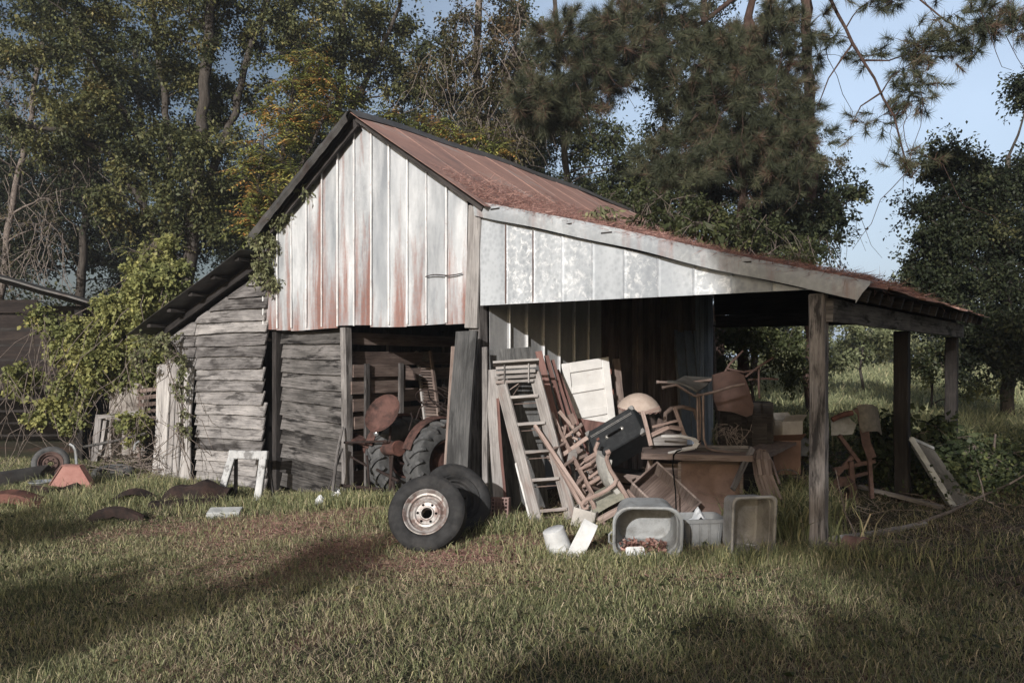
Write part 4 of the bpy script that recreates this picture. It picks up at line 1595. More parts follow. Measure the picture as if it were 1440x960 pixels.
for (pp, dd) in (([(1018, 525), (1026, 512), (1045, 493)], 8.3), ([(1048, 530), (1066, 516), (1087, 503)], 8.1), ([(1052, 534), (1075, 532), (1094, 533)], 8.35), ([(1067, 516), (1067, 545), (1068, 560)], 8.15), ([(1022, 518), (1045, 523), (1064, 520)], 8.25)):
    mb = MB()
    mb.tube(pline(pp, dd), 0.011, 7)
    mb.build('leg', 'seat_rust', rc, smooth=True)
# wooden chair on the left of the desk
p = Tk @ Vector((0.1, 0.5, zt + 0.016))
wc = thing('wooden_chair', 'bare wooden chair frame with curved back rail lying on the desk left end', 'chair', p)
for (pp, dd, r) in (([(903, 578), (909, 600), (915, 626)], 7.95, 0.018), ([(903, 582), (928, 573)], 8.0, 0.016), ([(948, 572), (955, 592), (963, 614)], 8.1, 0.018), ([(917, 600), (953, 591)], 8.0, 0.012), ([(915, 612), (940, 600), (958, 603)], 8.05, 0.02)):
    mb = MB()
    q = pline(pp, dd)
    for a, b in zip(q[:-1], q[1:]):
        mb.beam(a, b, r * 2, r * 1.4, (0, -1, 0.2))
    mb.build('frame_rail', 'chair_wood', wc)
mb = MB()
mb.tube(pline([(935, 592), (936, 581), (944, 574), (960, 572), (976, 576), (981, 590)], 8.35), 0.022, 8)
mb.build('back_rail', 'board_brown', wc, smooth=True)
mb = MB()
mb.prism([(-0.19, -0.06), (0.17, -0.06), (0.19, 0.05), (-0.16, 0.07)], 0.02, pose(W(941, 618, 8.1), yaw=4, pitch=-25))
mb.build('seat_board', 'board_pale', wc)
# white angled bracket
mb = MB()
pts = pline([(930, 613), (958, 613), (975, 617), (981, 622), (976, 629), (960, 632), (940, 637)], [7.9, 7.85, 7.8, 7.78, 7.75, 7.72, 7.68])
for a, b, w in zip(pts[:-1], pts[1:], (0.02, 0.03, 0.045, 0.045, 0.04, 0.025)):
    mb.beam(a, b, w, 0.012, (0, -0.5, 0.8))
tag(mb.build('white_bracket', 'white_paint', None), 'white hairpin bracket lying on the desk top', 'bracket')
# twiggy tangle
mb = MB()
rr = random.Random(3)
for k in range(46):
    c = W(rr.uniform(1008, 1050), rr.uniform(603, 620), rr.uniform(7.9, 8.3))
    a = rr.uniform(0, 6.3)
    R_ = rr.uniform(0.03, 0.13)
    ax = Vector((math.cos(a), rr.uniform(-0.4, 0.4), math.sin(a)))
    bx_ = Vector((-math.sin(a), rr.uniform(-0.4, 0.4), math.cos(a)))
    sp0 = rr.uniform(0, 5)
    mb.tube([c + ax * R_ * math.cos(sp0 + t * 0.7) + bx_ * R_ * 0.5 * math.sin(sp0 + t * rr.uniform(0.3, 0.7)) for t in range(4)], 0.003, 4)
tag(mb.build('wire_tangle', 'twig', None), 'tangle of rusty wire heaped on the desk', 'wire', kind='stuff')
# dark cupboard behind
p = W(1055, 628, 8.7)
cb = thing('cupboard', 'dark old cupboard standing behind the upturned chairs', 'cupboard', (p.x, p.y, 0))
mb = MB(pose((p.x, p.y + 0.2, 0.55), yaw=-10))
mb.box((0, 0, 0), (0.55, 0.36, 1.1))
mb.build('carcass', 'board_black', cb)
for x in (-0.13, 0.13):
    mb = MB(pose((p.x, p.y + 0.2, 0.55), yaw=-10))
    mb.box((x, -0.19, 0.2), (0.25, 0.016, 0.6))
    mb.box((x, -0.2, 0.2), (0.15, 0.01, 0.46))
    d_ = mb.build('cupboard_door', 'board_black', cb)
# boxes right of the cupboard
for (px, py, d, s, mat, yaw, lab, nm) in ((1107, 612, 9.2, (0.27, 0.2, 0.17), 'cardboard_pale', 18, 'pale cardboard carton on top of the brown carton behind the desk', 'carton'),
                                         (1092, 665, 9.1, (0.42, 0.3, 0.38), 'cardboard', 10, 'large brown carton behind the right end of the desk', 'carton'),
                                         (1130, 640, 9.4, (0.13, 0.15, 0.2), 'blue_grey', 5, 'small blue-grey box beside the brown carton', 'box')):
    c = W(px, py, d)
    b = thing(nm, lab, 'box', c)
    Tm = pose(c + Vector((0, 0, s[2] / 2)), yaw=yaw)
    mb = MB(Tm)
    mb.box((0, 0, 0), s)
    mb.build('box_body', mat, b, bevel=0.004)
    if nm == 'carton':
        for sg in (-1, 1):
            mb = MB(Tm)
            mb.beam((-s[0] / 2, sg * s[1] / 2, s[2] / 2), (s[0] / 2, sg * s[1] / 2, s[2] / 2), 0.004, 0.005)
            mb.grid([[(-s[0] / 2, sg * s[1] / 2, s[2] / 2), (-s[0] / 2, sg * s[1] * 0.85, s[2] / 2 + 0.07)], [(s[0] / 2, sg * s[1] / 2, s[2] / 2), (s[0] / 2, sg * s[1] * 0.85, s[2] / 2 + 0.075)]], th=0.004)
            mb.build('flap', mat, b)
# support stack so nothing hovers: low crates under the cartons
c = W(1100, 668, 9.1)
mb = MB(pose((c.x, c.y, 0.11), yaw=8))
for z in (-0.09, 0.0, 0.09):
    for y in (-0.17, 0.17):
        mb.box((0, y, z), (0.8, 0.016, 0.075))
for x in (-0.36, 0.36):
    mb.box((x, 0, 0), (0.03, 0.32, 0.26))
tag(mb.build('slatted_crate', 'board_brown', None), 'low slatted crate under the brown carton', 'crate')
# dark tub beside the desk end
p = Gd(1105, 706)
db_ = thing('dark_bucket', 'dark bucket with pale wire handle in the tall grass by the desk end', 'bucket', p)
mb = MB(Matrix.Translation(p))
mb.lathe([(0.0, 0.01), (0.12, 0.01), (0.15, 0.24), (0.156, 0.25), (0.148, 0.25), (0.118, 0.02), (0, 0.02)], 28)
mb.build('bucket_body', 'rubber', db_, smooth=True)
mb = MB(Matrix.Translation(p))
mb.tube(arc((0, -0.02, 0.24), 0.155, 10, 170, 10, 'xz', 0.12), 0.005, 6)
mb.build('handle', 'chrome', db_, smooth=True)


# ================================================================ plastic tubs in front
def tub(T, w, h, dep, mat, root, r=0.09, wall=0.006, taper=0.86, rimw=0.022, ribs=0):
    """open side looks along local -y"""
    mb = MB(T)

    def loop(sc, y, grow=0.0):
        return [(x * sc + (grow if x > 0 else -grow), y, z * sc + (grow if z > 0 else -grow)) for x, z in round_rect(w, h, r)]
    loops = [loop(1, 0.012, rimw), loop(1, -0.006, rimw), loop(1, -0.012, rimw * 0.5), loop(1, -0.004, 0), loop(0.97, dep * 0.2), loop(0.93, dep * 0.22 + 0.004), loop(taper, dep * 0.96), loop(taper * 0.9, dep)]
    loft(mb, loops, False, True)
    loops = [loop(1, 0.012, rimw), loop(1, 0.014, wall), loop(0.985, dep * 0.2, wall), loop(taper, dep * 0.97, wall), loop(taper * 0.92, dep + wall, wall)]
    loft(mb, loops, False, True)
    return mb.build('tub_shell', mat, root, smooth=True, ang=30)


p = Gd(910, 788)
t1 = thing('plastic_tub', 'grey round-cornered tub tipped on its side with dead leaves inside', 'tub', p, 'plastic tubs in front of the shed')
T = pose((p.x, p.y - 0.03, p.z + 0.215), yaw=-4, pitch=10)
tub(T, 0.50, 0.40, 0.34, 'grey_plastic', t1, 0.13)
mb = MB(T)
mb.tube([(-0.277, -0.01, 0.02), (-0.30, -0.02, 0.0), (-0.30, -0.02, -0.06), (-0.277, -0.01, -0.08)], 0.008, 6)
mb.build('handle', 'grey_plastic', t1, smooth=True)
rg = np.random.default_rng(5)
n = 500
c = np.stack([p.x + rg.uniform(-0.19, 0.17, n), p.y + rg.uniform(0.04, 0.22, n), p.z + 0.055 + rg.random(n) ** 2 * 0.07], 1)
lf = fast_mesh('leaf_litter', leaf_quads(c, rg.normal(size=(n, 3)) * (1, 1, 0.4), rg.normal(size=(n, 3)) * 0.5 + (0, 0, 1), rg.uniform(0.03, 0.06, n), 0.6), 4, rg.random((n, 2)), 'needle_dead')
tag(lf, 'brown dead leaves lying in the grey tub', 'leaves', kind='stuff')
p2 = W(893, 773, 6.42)
mb = MB(pose((p2.x, p2.y, p.z + 0.06), yaw=8, pitch=-30))
mb.prism(round_rect(0.15, 0.08, 0.02), 0.02)
tag(mb.build('takeaway_box', 'white_plastic', None), 'small white lid lying in the mouth of the grey tub', 'lid')

p = Gd(988, 770)
t2 = thing('storage_bin', 'upright grey plastic bin standing between the two tubs', 'bin', p)
T = pose((p.x, p.y + 0.12, p.z), yaw=6)
mb = MB(T)


def rl(w, d, z, r=0.03):
    return [(x, y, z) for x, y in round_rect(w, d, r, 3)]


loft(mb, [rl(0.30, 0.24, 0.004), rl(0.345, 0.28, 0.21), rl(0.385, 0.32, 0.212), rl(0.39, 0.325, 0.245), rl(0.37, 0.305, 0.247), rl(0.345, 0.28, 0.23), rl(0.295, 0.235, 0.014)], True, True)
mb.build('bin_shell', 'crate_plastic', t2, smooth=True, ang=30)
for k in range(4):
    mb = MB(T)
    x = -0.12 + 0.08 * k
    mb.beam((x * 0.95, -0.128, 0.01), (x, -0.147, 0.21), 0.012, 0.014, (0, -1, 0))
    mb.build('rib', 'crate_plastic', t2)
pp = W(985, 728, 6.95)
mb = MB()
cr = []
for i in range(7):
    cr.append([pp + Vector((-0.07 + 0.025 * i, 0.03 * j + rr.uniform(-0.01, 0.01), -0.05 + 0.06 * math.exp(-(i - 3) ** 2 / 3) * (1 + 0.3 * j % 2) + rr.uniform(-0.012, 0.012))) for j in range(5)])
mb.grid(cr, th=0.003)
tag(mb.build('plastic_sheet', 'white_bag', None), 'crumpled pale sheet peaking out of the grey bin', 'plastic sheet')

p = Gd(1060, 788)
t3 = thing('plastic_tub', 'tall beige tub standing on end with its open side to the lawn', 'tub', p, 'plastic tubs in front of the shed')
T = pose((p.x + 0.0, p.y - 0.0, p.z + 0.255), yaw=10, pitch=5)
tub(T, 0.33, 0.46, 0.24, 'beige_plastic', t3, 0.05)
p2 = Gd(1062, 778)
mb = MB(pose((p2.x + 0.01, p2.y + 0.02, p2.z + 0.07), yaw=20, pitch=10))
cr = []
for i in range(8):
    cr.append([(-0.1 + 0.028 * i, -0.05 + 0.03 * j, rr.uniform(-0.015, 0.02)) for j in range(5)])
mb.grid(cr, th=0.003)
tag(mb.build('paper_scrap', 'white_bag', None), 'crumpled white scrap in the bottom of the beige tub', 'paper')

p = Gd(790, 780)
bk_ = thing('white_bucket', 'small pale white bucket lying tipped in the grass before the ladder', 'bucket', p)
T = pose(p + Vector((-0.04, 0, 0.115)), yaw=-10, pitch=8, roll=-17)
mb = MB(T)
mb.lathe([(0.0, 0.10), (0.082, 0.10), (0.088, 0.095), (0.103, -0.095), (0.112, -0.098), (0.112, -0.11), (0.1, -0.11), (0.08, 0.09), (0, 0.092)], 32)
mb.build('bucket_body', 'white_plastic', bk_, smooth=True, ang=40)
mb = MB(T)
mb.tube(arc((0, 0, -0.1), 0.112, 200, 340, 10, 'xz', 0.06), 0.004, 5)
mb.build('handle', 'chrome', bk_, smooth=True)
# white curved pan on edge
p = Gd(812, 790)
pn = thing('white_pan', 'bright white curved pan standing on its edge in the grass', 'pan', p)
T = pose(p + Vector((0.035, 0.02, 0.165)), yaw=62, pitch=0, roll=0) @ Matrix.Rotation(math.radians(24), 4, 'Y')
T = Matrix.Translation(p + Vector((0.04, 0.02, 0.15))) @ Matrix.Rotation(math.radians(27), 4, 'Y')
mb = MB(T)
grid = []
for i in range(13):
    a = math.radians(-70 + 140 * i / 12)
    row = []
    for j in range(5):
        b = -0.055 + 0.11 * j / 4
        row.append((b, -0.07 * math.cos(a) + 0.06, 0.165 * math.sin(a) / math.sin(math.radians(70))))
    grid.append(row)
mb.grid(grid, th=0.006)
mb.build('pan_side', 'white_plastic', pn, smooth=True, ang=60)
mb = MB(T)
mb.prism([(0.0 + 0.16 * -0.0 + q[0], q[1]) for q in [(-0.06 + 0.12 * k / 10, 0.165 * math.cos(0)) for k in range(2)]] + [(0.06, -0.165), (-0.06, -0.165)], 0.005, Matrix.Translation((0, 0.055, 0)))
mb.build('pan_base', 'white_plastic', pn)

# ================================================================ the tractor in the bay
def bay(px, py, s):
    """point on the plane s metres behind the facade"""
    k = (px - 720) / F
    # X = 2.5 - .794 t + .609 s ; d = 6.62 + .609 t + .794 s
    t = (A0.x + VY.x * s - k * (A0.y + VY.y * s)) / (UX.x - k * UX.y)
    d = A0.y - UX.y * t + VY.y * s
    return W(px, py, d)


trac = thing('tractor', 'small faded red tractor parked with its pan seat and rear wheel showing in the bay', 'tractor', bay(550, 690, 0.6))
# pan seat
c = bay(541, 584, 0.12)
T = pose(c, yaw=-16, pitch=62, roll=0) @ Matrix.Rotation(math.radians(-24), 4, 'Z')
mb = MB(T)
grid = []
for i in range(9):
    r = i / 8
    row = []
    for k in range(29):
        a = 2 * PI * k / 28
        x, y = 0.205 * r * math.cos(a), 0.255 * r * math.sin(a)
        z = 0.05 * r ** 2 + 0.03 * r ** 6 - (0.03 if (abs(math.cos(a)) < 0.3 and r > 0.6 and math.sin(a) < 0) else 0) * r
        row.append((x, y, z))
    grid.append(row)
mb.grid(grid, th=0.008)
seat_o = mb.build('seat', 'tractor_red', trac, smooth=True, ang=60)
mb = MB()
mb.tube([bay(549, 600, 0.18), bay(548, 625, 0.2), bay(549, 650, 0.25), bay(551, 685, 0.25)], 0.016, 7)
mb.build('seat_post', 'rust_dark', trac, smooth=True)
mb = MB(pose(bay(529, 609, 0.16), yaw=-20) @ ROTX)
mb.lathe([(0.0, 0.02), (0.02, 0.016), (0.036, 0.0), (0.03, -0.03), (0.0, -0.04)], 16)
mb.build('lamp', 'chrome', trac, smooth=True)


def tractor_wheel(c, R, w, yawdeg):
    T = pose(c, yaw=yawdeg)
    wroot = MB(T @ ROTX)
    h = w / 2
    rr_ = R * 0.5
    wroot.lathe([(rr_, h * 0.7), (rr_ + 0.03, h * 0.95), (R * 0.8, h), (R - 0.05, h * 0.9), (R - 0.028, h * 0.7), (R - 0.025, 0), (R - 0.028, -h * 0.7), (R - 0.05, -h * 0.9), (R * 0.8, -h), (rr_ + 0.03, -h * 0.95), (rr_, -h * 0.7)], 48)
    mb = wroot
    for k in range(18):
        for sgn in (-1, 1):
            a0 = 2 * PI * (k + (0.5 if sgn > 0 else 0)) / 18
            pts = []
            for q in range(5):
                t = q / 4
                a = a0 - 0.26 * t
                zz = sgn * (0.004 + t * h * 1.02)
                rad = R - 0.012 - 0.05 * max(0, t - 0.6) / 0.4
                pts.append(Vector((rad * math.cos(a), rad * math.sin(a), zz)))
            a = a0 - 0.30
            pts.append(Vector(((R - 0.10) * math.cos(a), (R - 0.10) * math.sin(a), sgn * h * 1.03)))
            for p0, p1 in zip(pts[:-1], pts[1:]):
                rad_dir = Vector((p0.x, p0.y, 0)).normalized() if abs(p0.z) < h else Vector((p0.x * 0.7, p0.y * 0.7, sgn * 0.2)).normalized()
                mb.beam(p0, p1 + (p1 - p0) * 0.06, 0.035, 0.03, rad_dir)
    tz = mb.build('rear_wheel', 'rubber_grey', trac, smooth=True, ang=35)
    mb = MB(T @ ROTX)
    mb.lathe([(rr_ + 0.012, h * 0.86), (rr_ - 0.01, h * 0.8), (rr_ - 0.02, -h * 0.2), (rr_ * 0.8, -h * 0.4), (rr_ * 0.45, -h * 0.1), (rr_ * 0.4, h * 0.2), (0.0, h * 0.25)], 36)
    mb.build('rim', 'tractor_red', tz, smooth=True, ang=30)
    return tz


RT_ = 0.50
cw = bay(619, 648, 0.55)
tractor_wheel(cw, RT_, 0.27, 46)
cl = cw - UX * 0.70 + VY * 0.05
tractor_wheel(cl, RT_, 0.27, 46)
# fenders
for cc in (cw, cl):
    mb = MB(pose(cc, yaw=46))
    grid = []
    for i in range(13):
        a = math.radians(25 + 135 * i / 12)
        grid.append([((RT_ + 0.045) * math.cos(a), y, (RT_ + 0.045) * math.sin(a)) for y in (-0.02, 0.0, 0.09, 0.17)])
        grid[-1][0] = ((RT_ + 0.02) * math.cos(a), -0.03, (RT_ + 0.02) * math.sin(a))
        grid[-1][3] = ((RT_ - 0.14) * math.cos(a), 0.175, (RT_ - 0.14) * math.sin(a))
    # wheel axis runs along local y, so the arc lies in xz
    mb.grid(grid, th=0.006)
    mb.build('fender', 'tractor_red', trac, smooth=True, ang=35)
ux2 = Matrix.Rotation(math.radians(-21.5), 3, 'Z') @ Vector((0, 1, 0))
axm = (cw + cl) / 2
fw_ = Vector((VY.x, VY.y, 0))
mb = MB()
mb.tube([cl, cw], 0.075, 12)
mb.lathe([(0.0, 0.2), (0.12, 0.2), (0.15, 0.1), (0.15, -0.14), (0.1, -0.2), (0, -0.2)], 18, Matrix.Translation(axm))
mb.build('axle_housing', 'tractor_red', trac, smooth=True)
mb = MB()
mb.beam(axm + Vector((0, 0, 0.12)), axm + fw_ * 1.9 + Vector((0, 0, 0.18)), 0.26, 0.3, (0, 0, 1))
mb.build('engine', 'rust_dark', trac)
mb = MB()
h0, h1 = axm + fw_ * 0.75 + Vector((0.0, 0, 0.47)), axm + fw_ * 1.95 + Vector((0, 0, 0.45))
sidev = Vector((UX.x, UX.y, 0))
loops = []
for c_, k in ((h0, 1.0), (h0.lerp(h1, 0.5), 1.05), (h1, 0.9)):
    loops.append([c_ + sidev * (0.2 * k * math.cos(a)) + Vector((0, 0, 0.17 * k * math.sin(a))) for a in [2 * PI * i / 16 for i in range(16)]])
loft(mb, loops, True, True)
mb.build('hood', 'tractor_red', trac, smooth=True, ang=50)
# small round canister under the seat
mb = MB()
ca, cb2 = bay(518, 588 + 42, 0.3), bay(560, 588 + 42, 0.2)
mb.tube([ca, cb2], 0.085, 18)
mb.build('gearbox_cover', 'tractor_red', trac, smooth=True, ang=50)
mb = MB()
mb.tube([cb2 + (cb2 - ca).normalized() * -0.01, cb2 + (cb2 - ca).normalized() * 0.02], 0.095, 18)
mb.build('cover_rim', 'rust', trac, smooth=True, ang=50)
# steering wheel and levers
cs = bay(606, 560, 0.75)
mb = MB(pose(cs, yaw=-15, pitch=-38))
mb.tube([(0.19 * math.cos(a), 0.19 * math.sin(a), 0) for a in [2 * PI * i / 28 for i in range(28)]], 0.011, 6, closed=True)
for k in range(3):
    a = 0.6 + k * 2 * PI / 3
    mb.tube([(0, 0, -0.03), (0.19 * math.cos(a), 0.19 * math.sin(a), 0)], 0.007, 5)
mb.build('steering_wheel', 'rust_dark', trac, smooth=True)
mb = MB()
mb.tube([cs + Vector((0, 0, -0.02)), cs + fw_ * 0.35 + Vector((0, 0, -0.22))], 0.015, 7)
mb.build('steering_column', 'rust_dark', trac, smooth=True)
for pts in (([(585, 590, .35), (590, 575, .4), (603, 562, .5), (618, 570, .5), (634, 582, .5)]), ([(592, 585, .4), (600, 600, .4), (625, 600, .45), (632, 588, .5)]), ([(575, 605, .3), (580, 588, .35), (578, 580, .4)])):
    mb = MB()
    mb.tube([bay(*q) for q in pts], 0.009, 6)
    mb.build('lever', 'rust_dark', trac, smooth=True)
mb = MB()
ex0 = bay(633, 590, 0.9)
mb.tube([ex0 + Vector((0, 0, -0.1)), ex0 + Vector((0, 0, 0.22)), ex0 + Vector((0.05, 0, 0.26))], 0.03, 10)
mb.build('exhaust', 'tractor_red', trac, smooth=True)
# rear linkage: drawbar, lift arms, uprights
for a, b, r in (((484, 622, -.02), (545, 620, .1), 0.014), ((478, 682, -.1), (540, 688, .1), 0.02), ((548, 690, .02), (552, 640, .1), 0.018), ((516, 640, .1), (520, 690, .0), 0.014), ((530, 660, .1), (560, 676, .05), 0.018), ((490, 640, 0.05), (516, 655, .1), 0.013), ((552, 676, .0), (556, 700, -.02), 0.022)):
    mb = MB()
    mb.tube([bay(*a), bay(*b)], r, 7)
    mb.build('linkage_bar', 'rust_dark', trac, smooth=True)
mb = MB()
mb.beam(bay(492, 612, 0.15), bay(524, 626, 0.25), 0.2, 0.02, (0.2, -0.3, 1))
mb.build('foot_plate', 'tractor_red', trac)

# plank gate and shutter behind the tractor
gp = BL(-5.72, 0.5, -0.2)
gate = thing('board_rack', 'rack of wide grey boards on two stiles standing behind the tractor', 'rack', gp)
for z, y0, y1 in ((1.41, 0.10, 0.98), (1.20, 0.07, 1.0), (0.98, 0.1, 0.97), (0.76, 0.12, 0.98)):
    mb = MB()
    mb.beam(BL(-5.72, y0, z), BL(-5.72, y1, z), 0.022, 0.155, (0, 0, 1), 5, 0.002)
    mb.build('board', 'board_brown', gate)
for y in (0.30, 0.90):
    mb = MB()
    mb.beam(BL(-5.69, y, -0.2), BL(-5.69, y, 1.5), 0.06, 0.04, (UX.x, UX.y, 0), 4, 0.002)
    mb.build('stile', 'board_dark', gate)
sa, sb = bay(606, 655, 1.15), bay(586, 494, 1.5)
sh = thing('louvred_shutter', 'narrow louvred wooden shutter leaning behind the tractor steering wheel', 'shutter', sa)
upv = (sb - sa).normalized()
sx = Vector((UX.x, UX.y, 0))
for e in (0.0, 0.26):
    mb = MB()
    mb.beam(sa + sx * e, sb + sx * e, 0.045, 0.03, sx, 4, 0.001)
    mb.build('stile', 'board_pale' if e == 0 else 'board_brown', sh)
mb = MB()
L_ = (sb - sa).length
for k in range(34):
    q = sa + upv * (0.05 + k * (L_ - 0.22) / 34)
    mb.beam(q + sx * 0.02, q + sx * 0.24, 0.035, 0.006, upv + Vector((VY.x, VY.y, 0)) * -0.8)
mb.build('louvres', 'board_brown', sh)
mb = MB()
mb.beam(sa + upv * (L_ - 0.08) + sx * 0.02, sa + upv * (L_ - 0.08) + sx * 0.24, 0.03, 0.14, upv)
mb.build('top_rail', 'board_dark', sh)
# old wooden wheel half behind the planks
mb = MB(pose(bay(566, 523, 1.0), yaw=-37))
mb.prism([(-0.2, -0.1), (0.24, -0.1), (0.2, 0.02), (0.1, 0.085), (0.0, 0.1), (-0.1, 0.09), (-0.17, 0.03)], 0.03)
tag(mb.build('rounded_board', 'board_brown', None), 'rounded brown board showing between rack and shutter', 'board')
# plank pile left in the bay below the rack
board_thing(bay(497, 690, 0.35), bay(492, 560, 0.6), 0.16, 0.03, 'board_grey', 'upright grey plank at the left inside of the tractor bay', 'plank', None, 'leaning_board', up=(-0.6, -0.8, 0))
# leaning pole at the jamb
mb = MB()
mb.tube([bay(468, 690, -0.3), bay(474, 640, -0.2), bay(482, 600, -0.05)], [0.022, 0.018, 0.018], 7)
mb.tube([bay(462, 688, -0.3), bay(470, 664, -0.25), bay(482, 630, -0.1)], [0.012, 0.013, 0.012], 6)
tag(mb.build('leaning_pole', 'board_dark', None), 'short dark poles leaning on the jamb beside the tractor bay', 'pole')

# white litter bags
for (px, py, s, lab) in ((450, 712, 1.0, 'white plastic bag lying in the grass left of the tractor bay'), (473, 702, 1.15, 'larger white plastic bag below the leaning pole')):
    p = Gd(px, py)
    rq = random.Random(px)
    mb = MB(pose(p + Vector((0, 0, 0.05)), yaw=rq.uniform(0, 90)))
    grid = []
    for i in range(9):
        th = PI * i / 8
        grid.append([((0.05 * math.sin(th) * math.cos(2 * PI * k / 12)) * s * rq.uniform(0.6, 1.3), 0.05 * math.sin(th) * math.sin(2 * PI * k / 12) * s * rq.uniform(0.6, 1.3), 0.085 * math.cos(th) * s * rq.uniform(0.75, 1.1)) for k in range(12)])
        grid[-1].append(grid[-1][0])
    mb.grid(grid)
    tag(mb.build('plastic_bag', 'white_bag', None), lab, 'bag', 'white bags by the tractor bay')

# n-shaped peeling white frame, purpose unknown
p = Gd(342, 703)
wf = thing('arched_frame', 'peeling white arched frame with splayed legs leaning on the clapboards', 'frame', p)
b0, b1 = Gd(308, 704), Gd(362, 706)
t0_, t1_ = W(327, 640, b0.y + 0.22), W(371, 641, b1.y + 0.22)
for a, b in ((b0, t0_), (b1, t1_)):
    mb = MB()
    mb.beam(a, b, 0.10, 0.05, (-0.3, -1, 0.2), 8, 0.003)
    mb.build('leg', 'peeling_white', wf, bevel=0.008)
mb = MB()
ex_ = (t1_ - t0_).normalized()
mb.beam(t0_ - ex_ * 0.05 + Vector((0, 0, 0.01)), t1_ + ex_ * 0.06 + Vector((0, 0, 0.01)), 0.06, 0.11, (0, 0.2, 1), 8, 0.004)
mb.build('crosspiece', 'peeling_white', wf, bevel=0.01)
for a, b in ((b0, t0_), (b1, t1_)):
    mb = MB()
    mb.beam(a + Vector((0.13, 0.24, 0)), b + Vector((0.03, 0.05, 0)), 0.04, 0.03, (-0.3, -1, 0.2))
    mb.build('rear_strut', 'board_dark', wf)

# ================================================================ scrap on the left
def bent_panel(name, label, cat, rows, mat, th=0.006, group=None):
    mb = MB()
    mb.grid(rows, th=th)
    return tag(mb.build(name, mat, None, smooth=True, ang=35), label, cat, group)


SG = 'rusty car panels in the grass'
rows = []
a0 = Gd(128, 735)
for i in range(15):
    t = i / 14
    q = Gd(118 + 82 * t, 737 - 2 * t)
    hgt = 0.02 + 0.24 * math.sin(PI * (t * 1.0)) ** 0.7 if t < 0.72 else 0.02 + 0.24 * math.sin(PI * 0.72) ** 0.7 * (1 - (t - 0.72) / 0.4)
    hgt *= 0.62
    rows.append([q + Vector((0, 0.0, max(0.0, hgt - 0.09 + 0.01 * math.sin(i * 2)))), q + Vector((0, 0.015, hgt)), q + Vector((0, 0.05, hgt + 0.02)), q + Vector((0.0, 0.14, hgt - 0.01)), q + Vector((0.02, 0.17, hgt - 0.05))])
bent_panel('scrap_fender', 'dark rusty car fender arching over the grass', 'car panel', rows, 'rust_dark', group=SG)
rows = []
for i in range(11):
    t = i / 10
    q = Gd(208 + 95 * t, 718 - 5 * t)
    hgt = 0.06 + 0.10 * math.sin(PI * t)
    rows.append([q + Vector((0, 0, 0.02)), q + Vector((0, 0.01, 0.085)), q + Vector((0, 0.09, 0.10)), q + Vector((0.01, 0.12, 0.05)), q + Vector((0.02, 0.2, 0.04)), q + Vector((0.06, 0.34, hgt + 0.10 + 0.03 * math.sin(i * 1.3))), q + Vector((0.08, 0.40, hgt + 0.11 + 0.03 * math.sin(i * 1.3))), q + Vector((0.1, 0.46, hgt - 0.02))])
bent_panel('scrap_metal', 'long rusty car panel lying before the plank door', 'car panel', rows, 'rust_dark', group=SG)
rows = []
for i in range(9):
    t = i / 8
    q = Gd(152 + 66 * t, 714 - 3 * t)
    rows.append([q + Vector((0, 0, 0.05 + 0.1 * math.sin(PI * t))), q + Vector((0, 0.1, 0.09 + 0.12 * math.sin(PI * t))), q + Vector((0, 0.3, 0.05))])
bent_panel('scrap_metal', 'bent rust strip behind the arching fender', 'car panel', rows, 'rust_dark', group=SG)
rows = []
for i in range(11):
    t = i / 10
    q = Gd(-22 + 82 * t, 715)
    hgt = 0.15 * math.sin(PI * (0.25 + 0.75 * t)) + 0.02
    rows.append([q + Vector((0, 0, max(0, hgt - 0.1))), q + Vector((0, 0.03, hgt)), q + Vector((0, 0.2, hgt + 0.03)), q + Vector((0, 0.4, hgt * 0.6))])
bent_panel('scrap_fender', 'pinkish rusty fender at the lawn edge below the orange plastic', 'car panel', rows, 'rust', group=SG)
rows = []
for i in range(11):
    t = i / 10
    q = Gd(36 + 72 * t, 694 + 3 * math.sin(t * 5))
    rows.append([q + Vector((0, 0, 0.04)), q + Vector((0, 0.02, 0.1 + 0.03 * math.sin(t * 7))), q + Vector((0, 0.12, 0.06))])
bent_panel('rusty_strip', 'ragged rusty strip under the orange plastic piece', 'car panel', rows, 'rust_dark', group=SG)
# orange plastic chute
p = Gd(98, 690)
oc = thing('plastic_hood', 'faded orange plastic hood lying in front of the vines', 'plastic hood', p)
T = pose(p + Vector((-0.03, 0.12, 0.02)), yaw=18, roll=14)
mb = MB(T)
prof = [(-0.28, 0.0), (-0.19, 0.30), (0.03, 0.34), (0.30, 0.03)]
rows = []
for j, y in enumerate((-0.12, -0.09, 0.05, 0.2)):
    k = (0.97, 1.0, 0.97, 0.93)[j]
    row = []
    for (a, b) in zip(prof[:-1], prof[1:]):
        for s in range(5):
            row.append((a[0] + (b[0] - a[0]) * s / 5, y, (a[1] + (b[1] - a[1]) * s / 5) * k))
    row.append((prof[-1][0], y, prof[-1][1]))
    rows.append(row)
mb.grid(rows, th=0.006)
mb.build('hood_shell', 'red_plastic', oc, smooth=True, ang=30)
mb = MB(T)
mb.prism([(-0.27, 0.0), (-0.185, 0.29), (0.03, 0.33), (0.28, 0.03), (0.1, 0.0), (0.02, 0.06), (-0.06, 0.01)], 0.006, Matrix.Translation((0, -0.1, 0)))
mb.build('front_plate', 'red_plastic', oc)
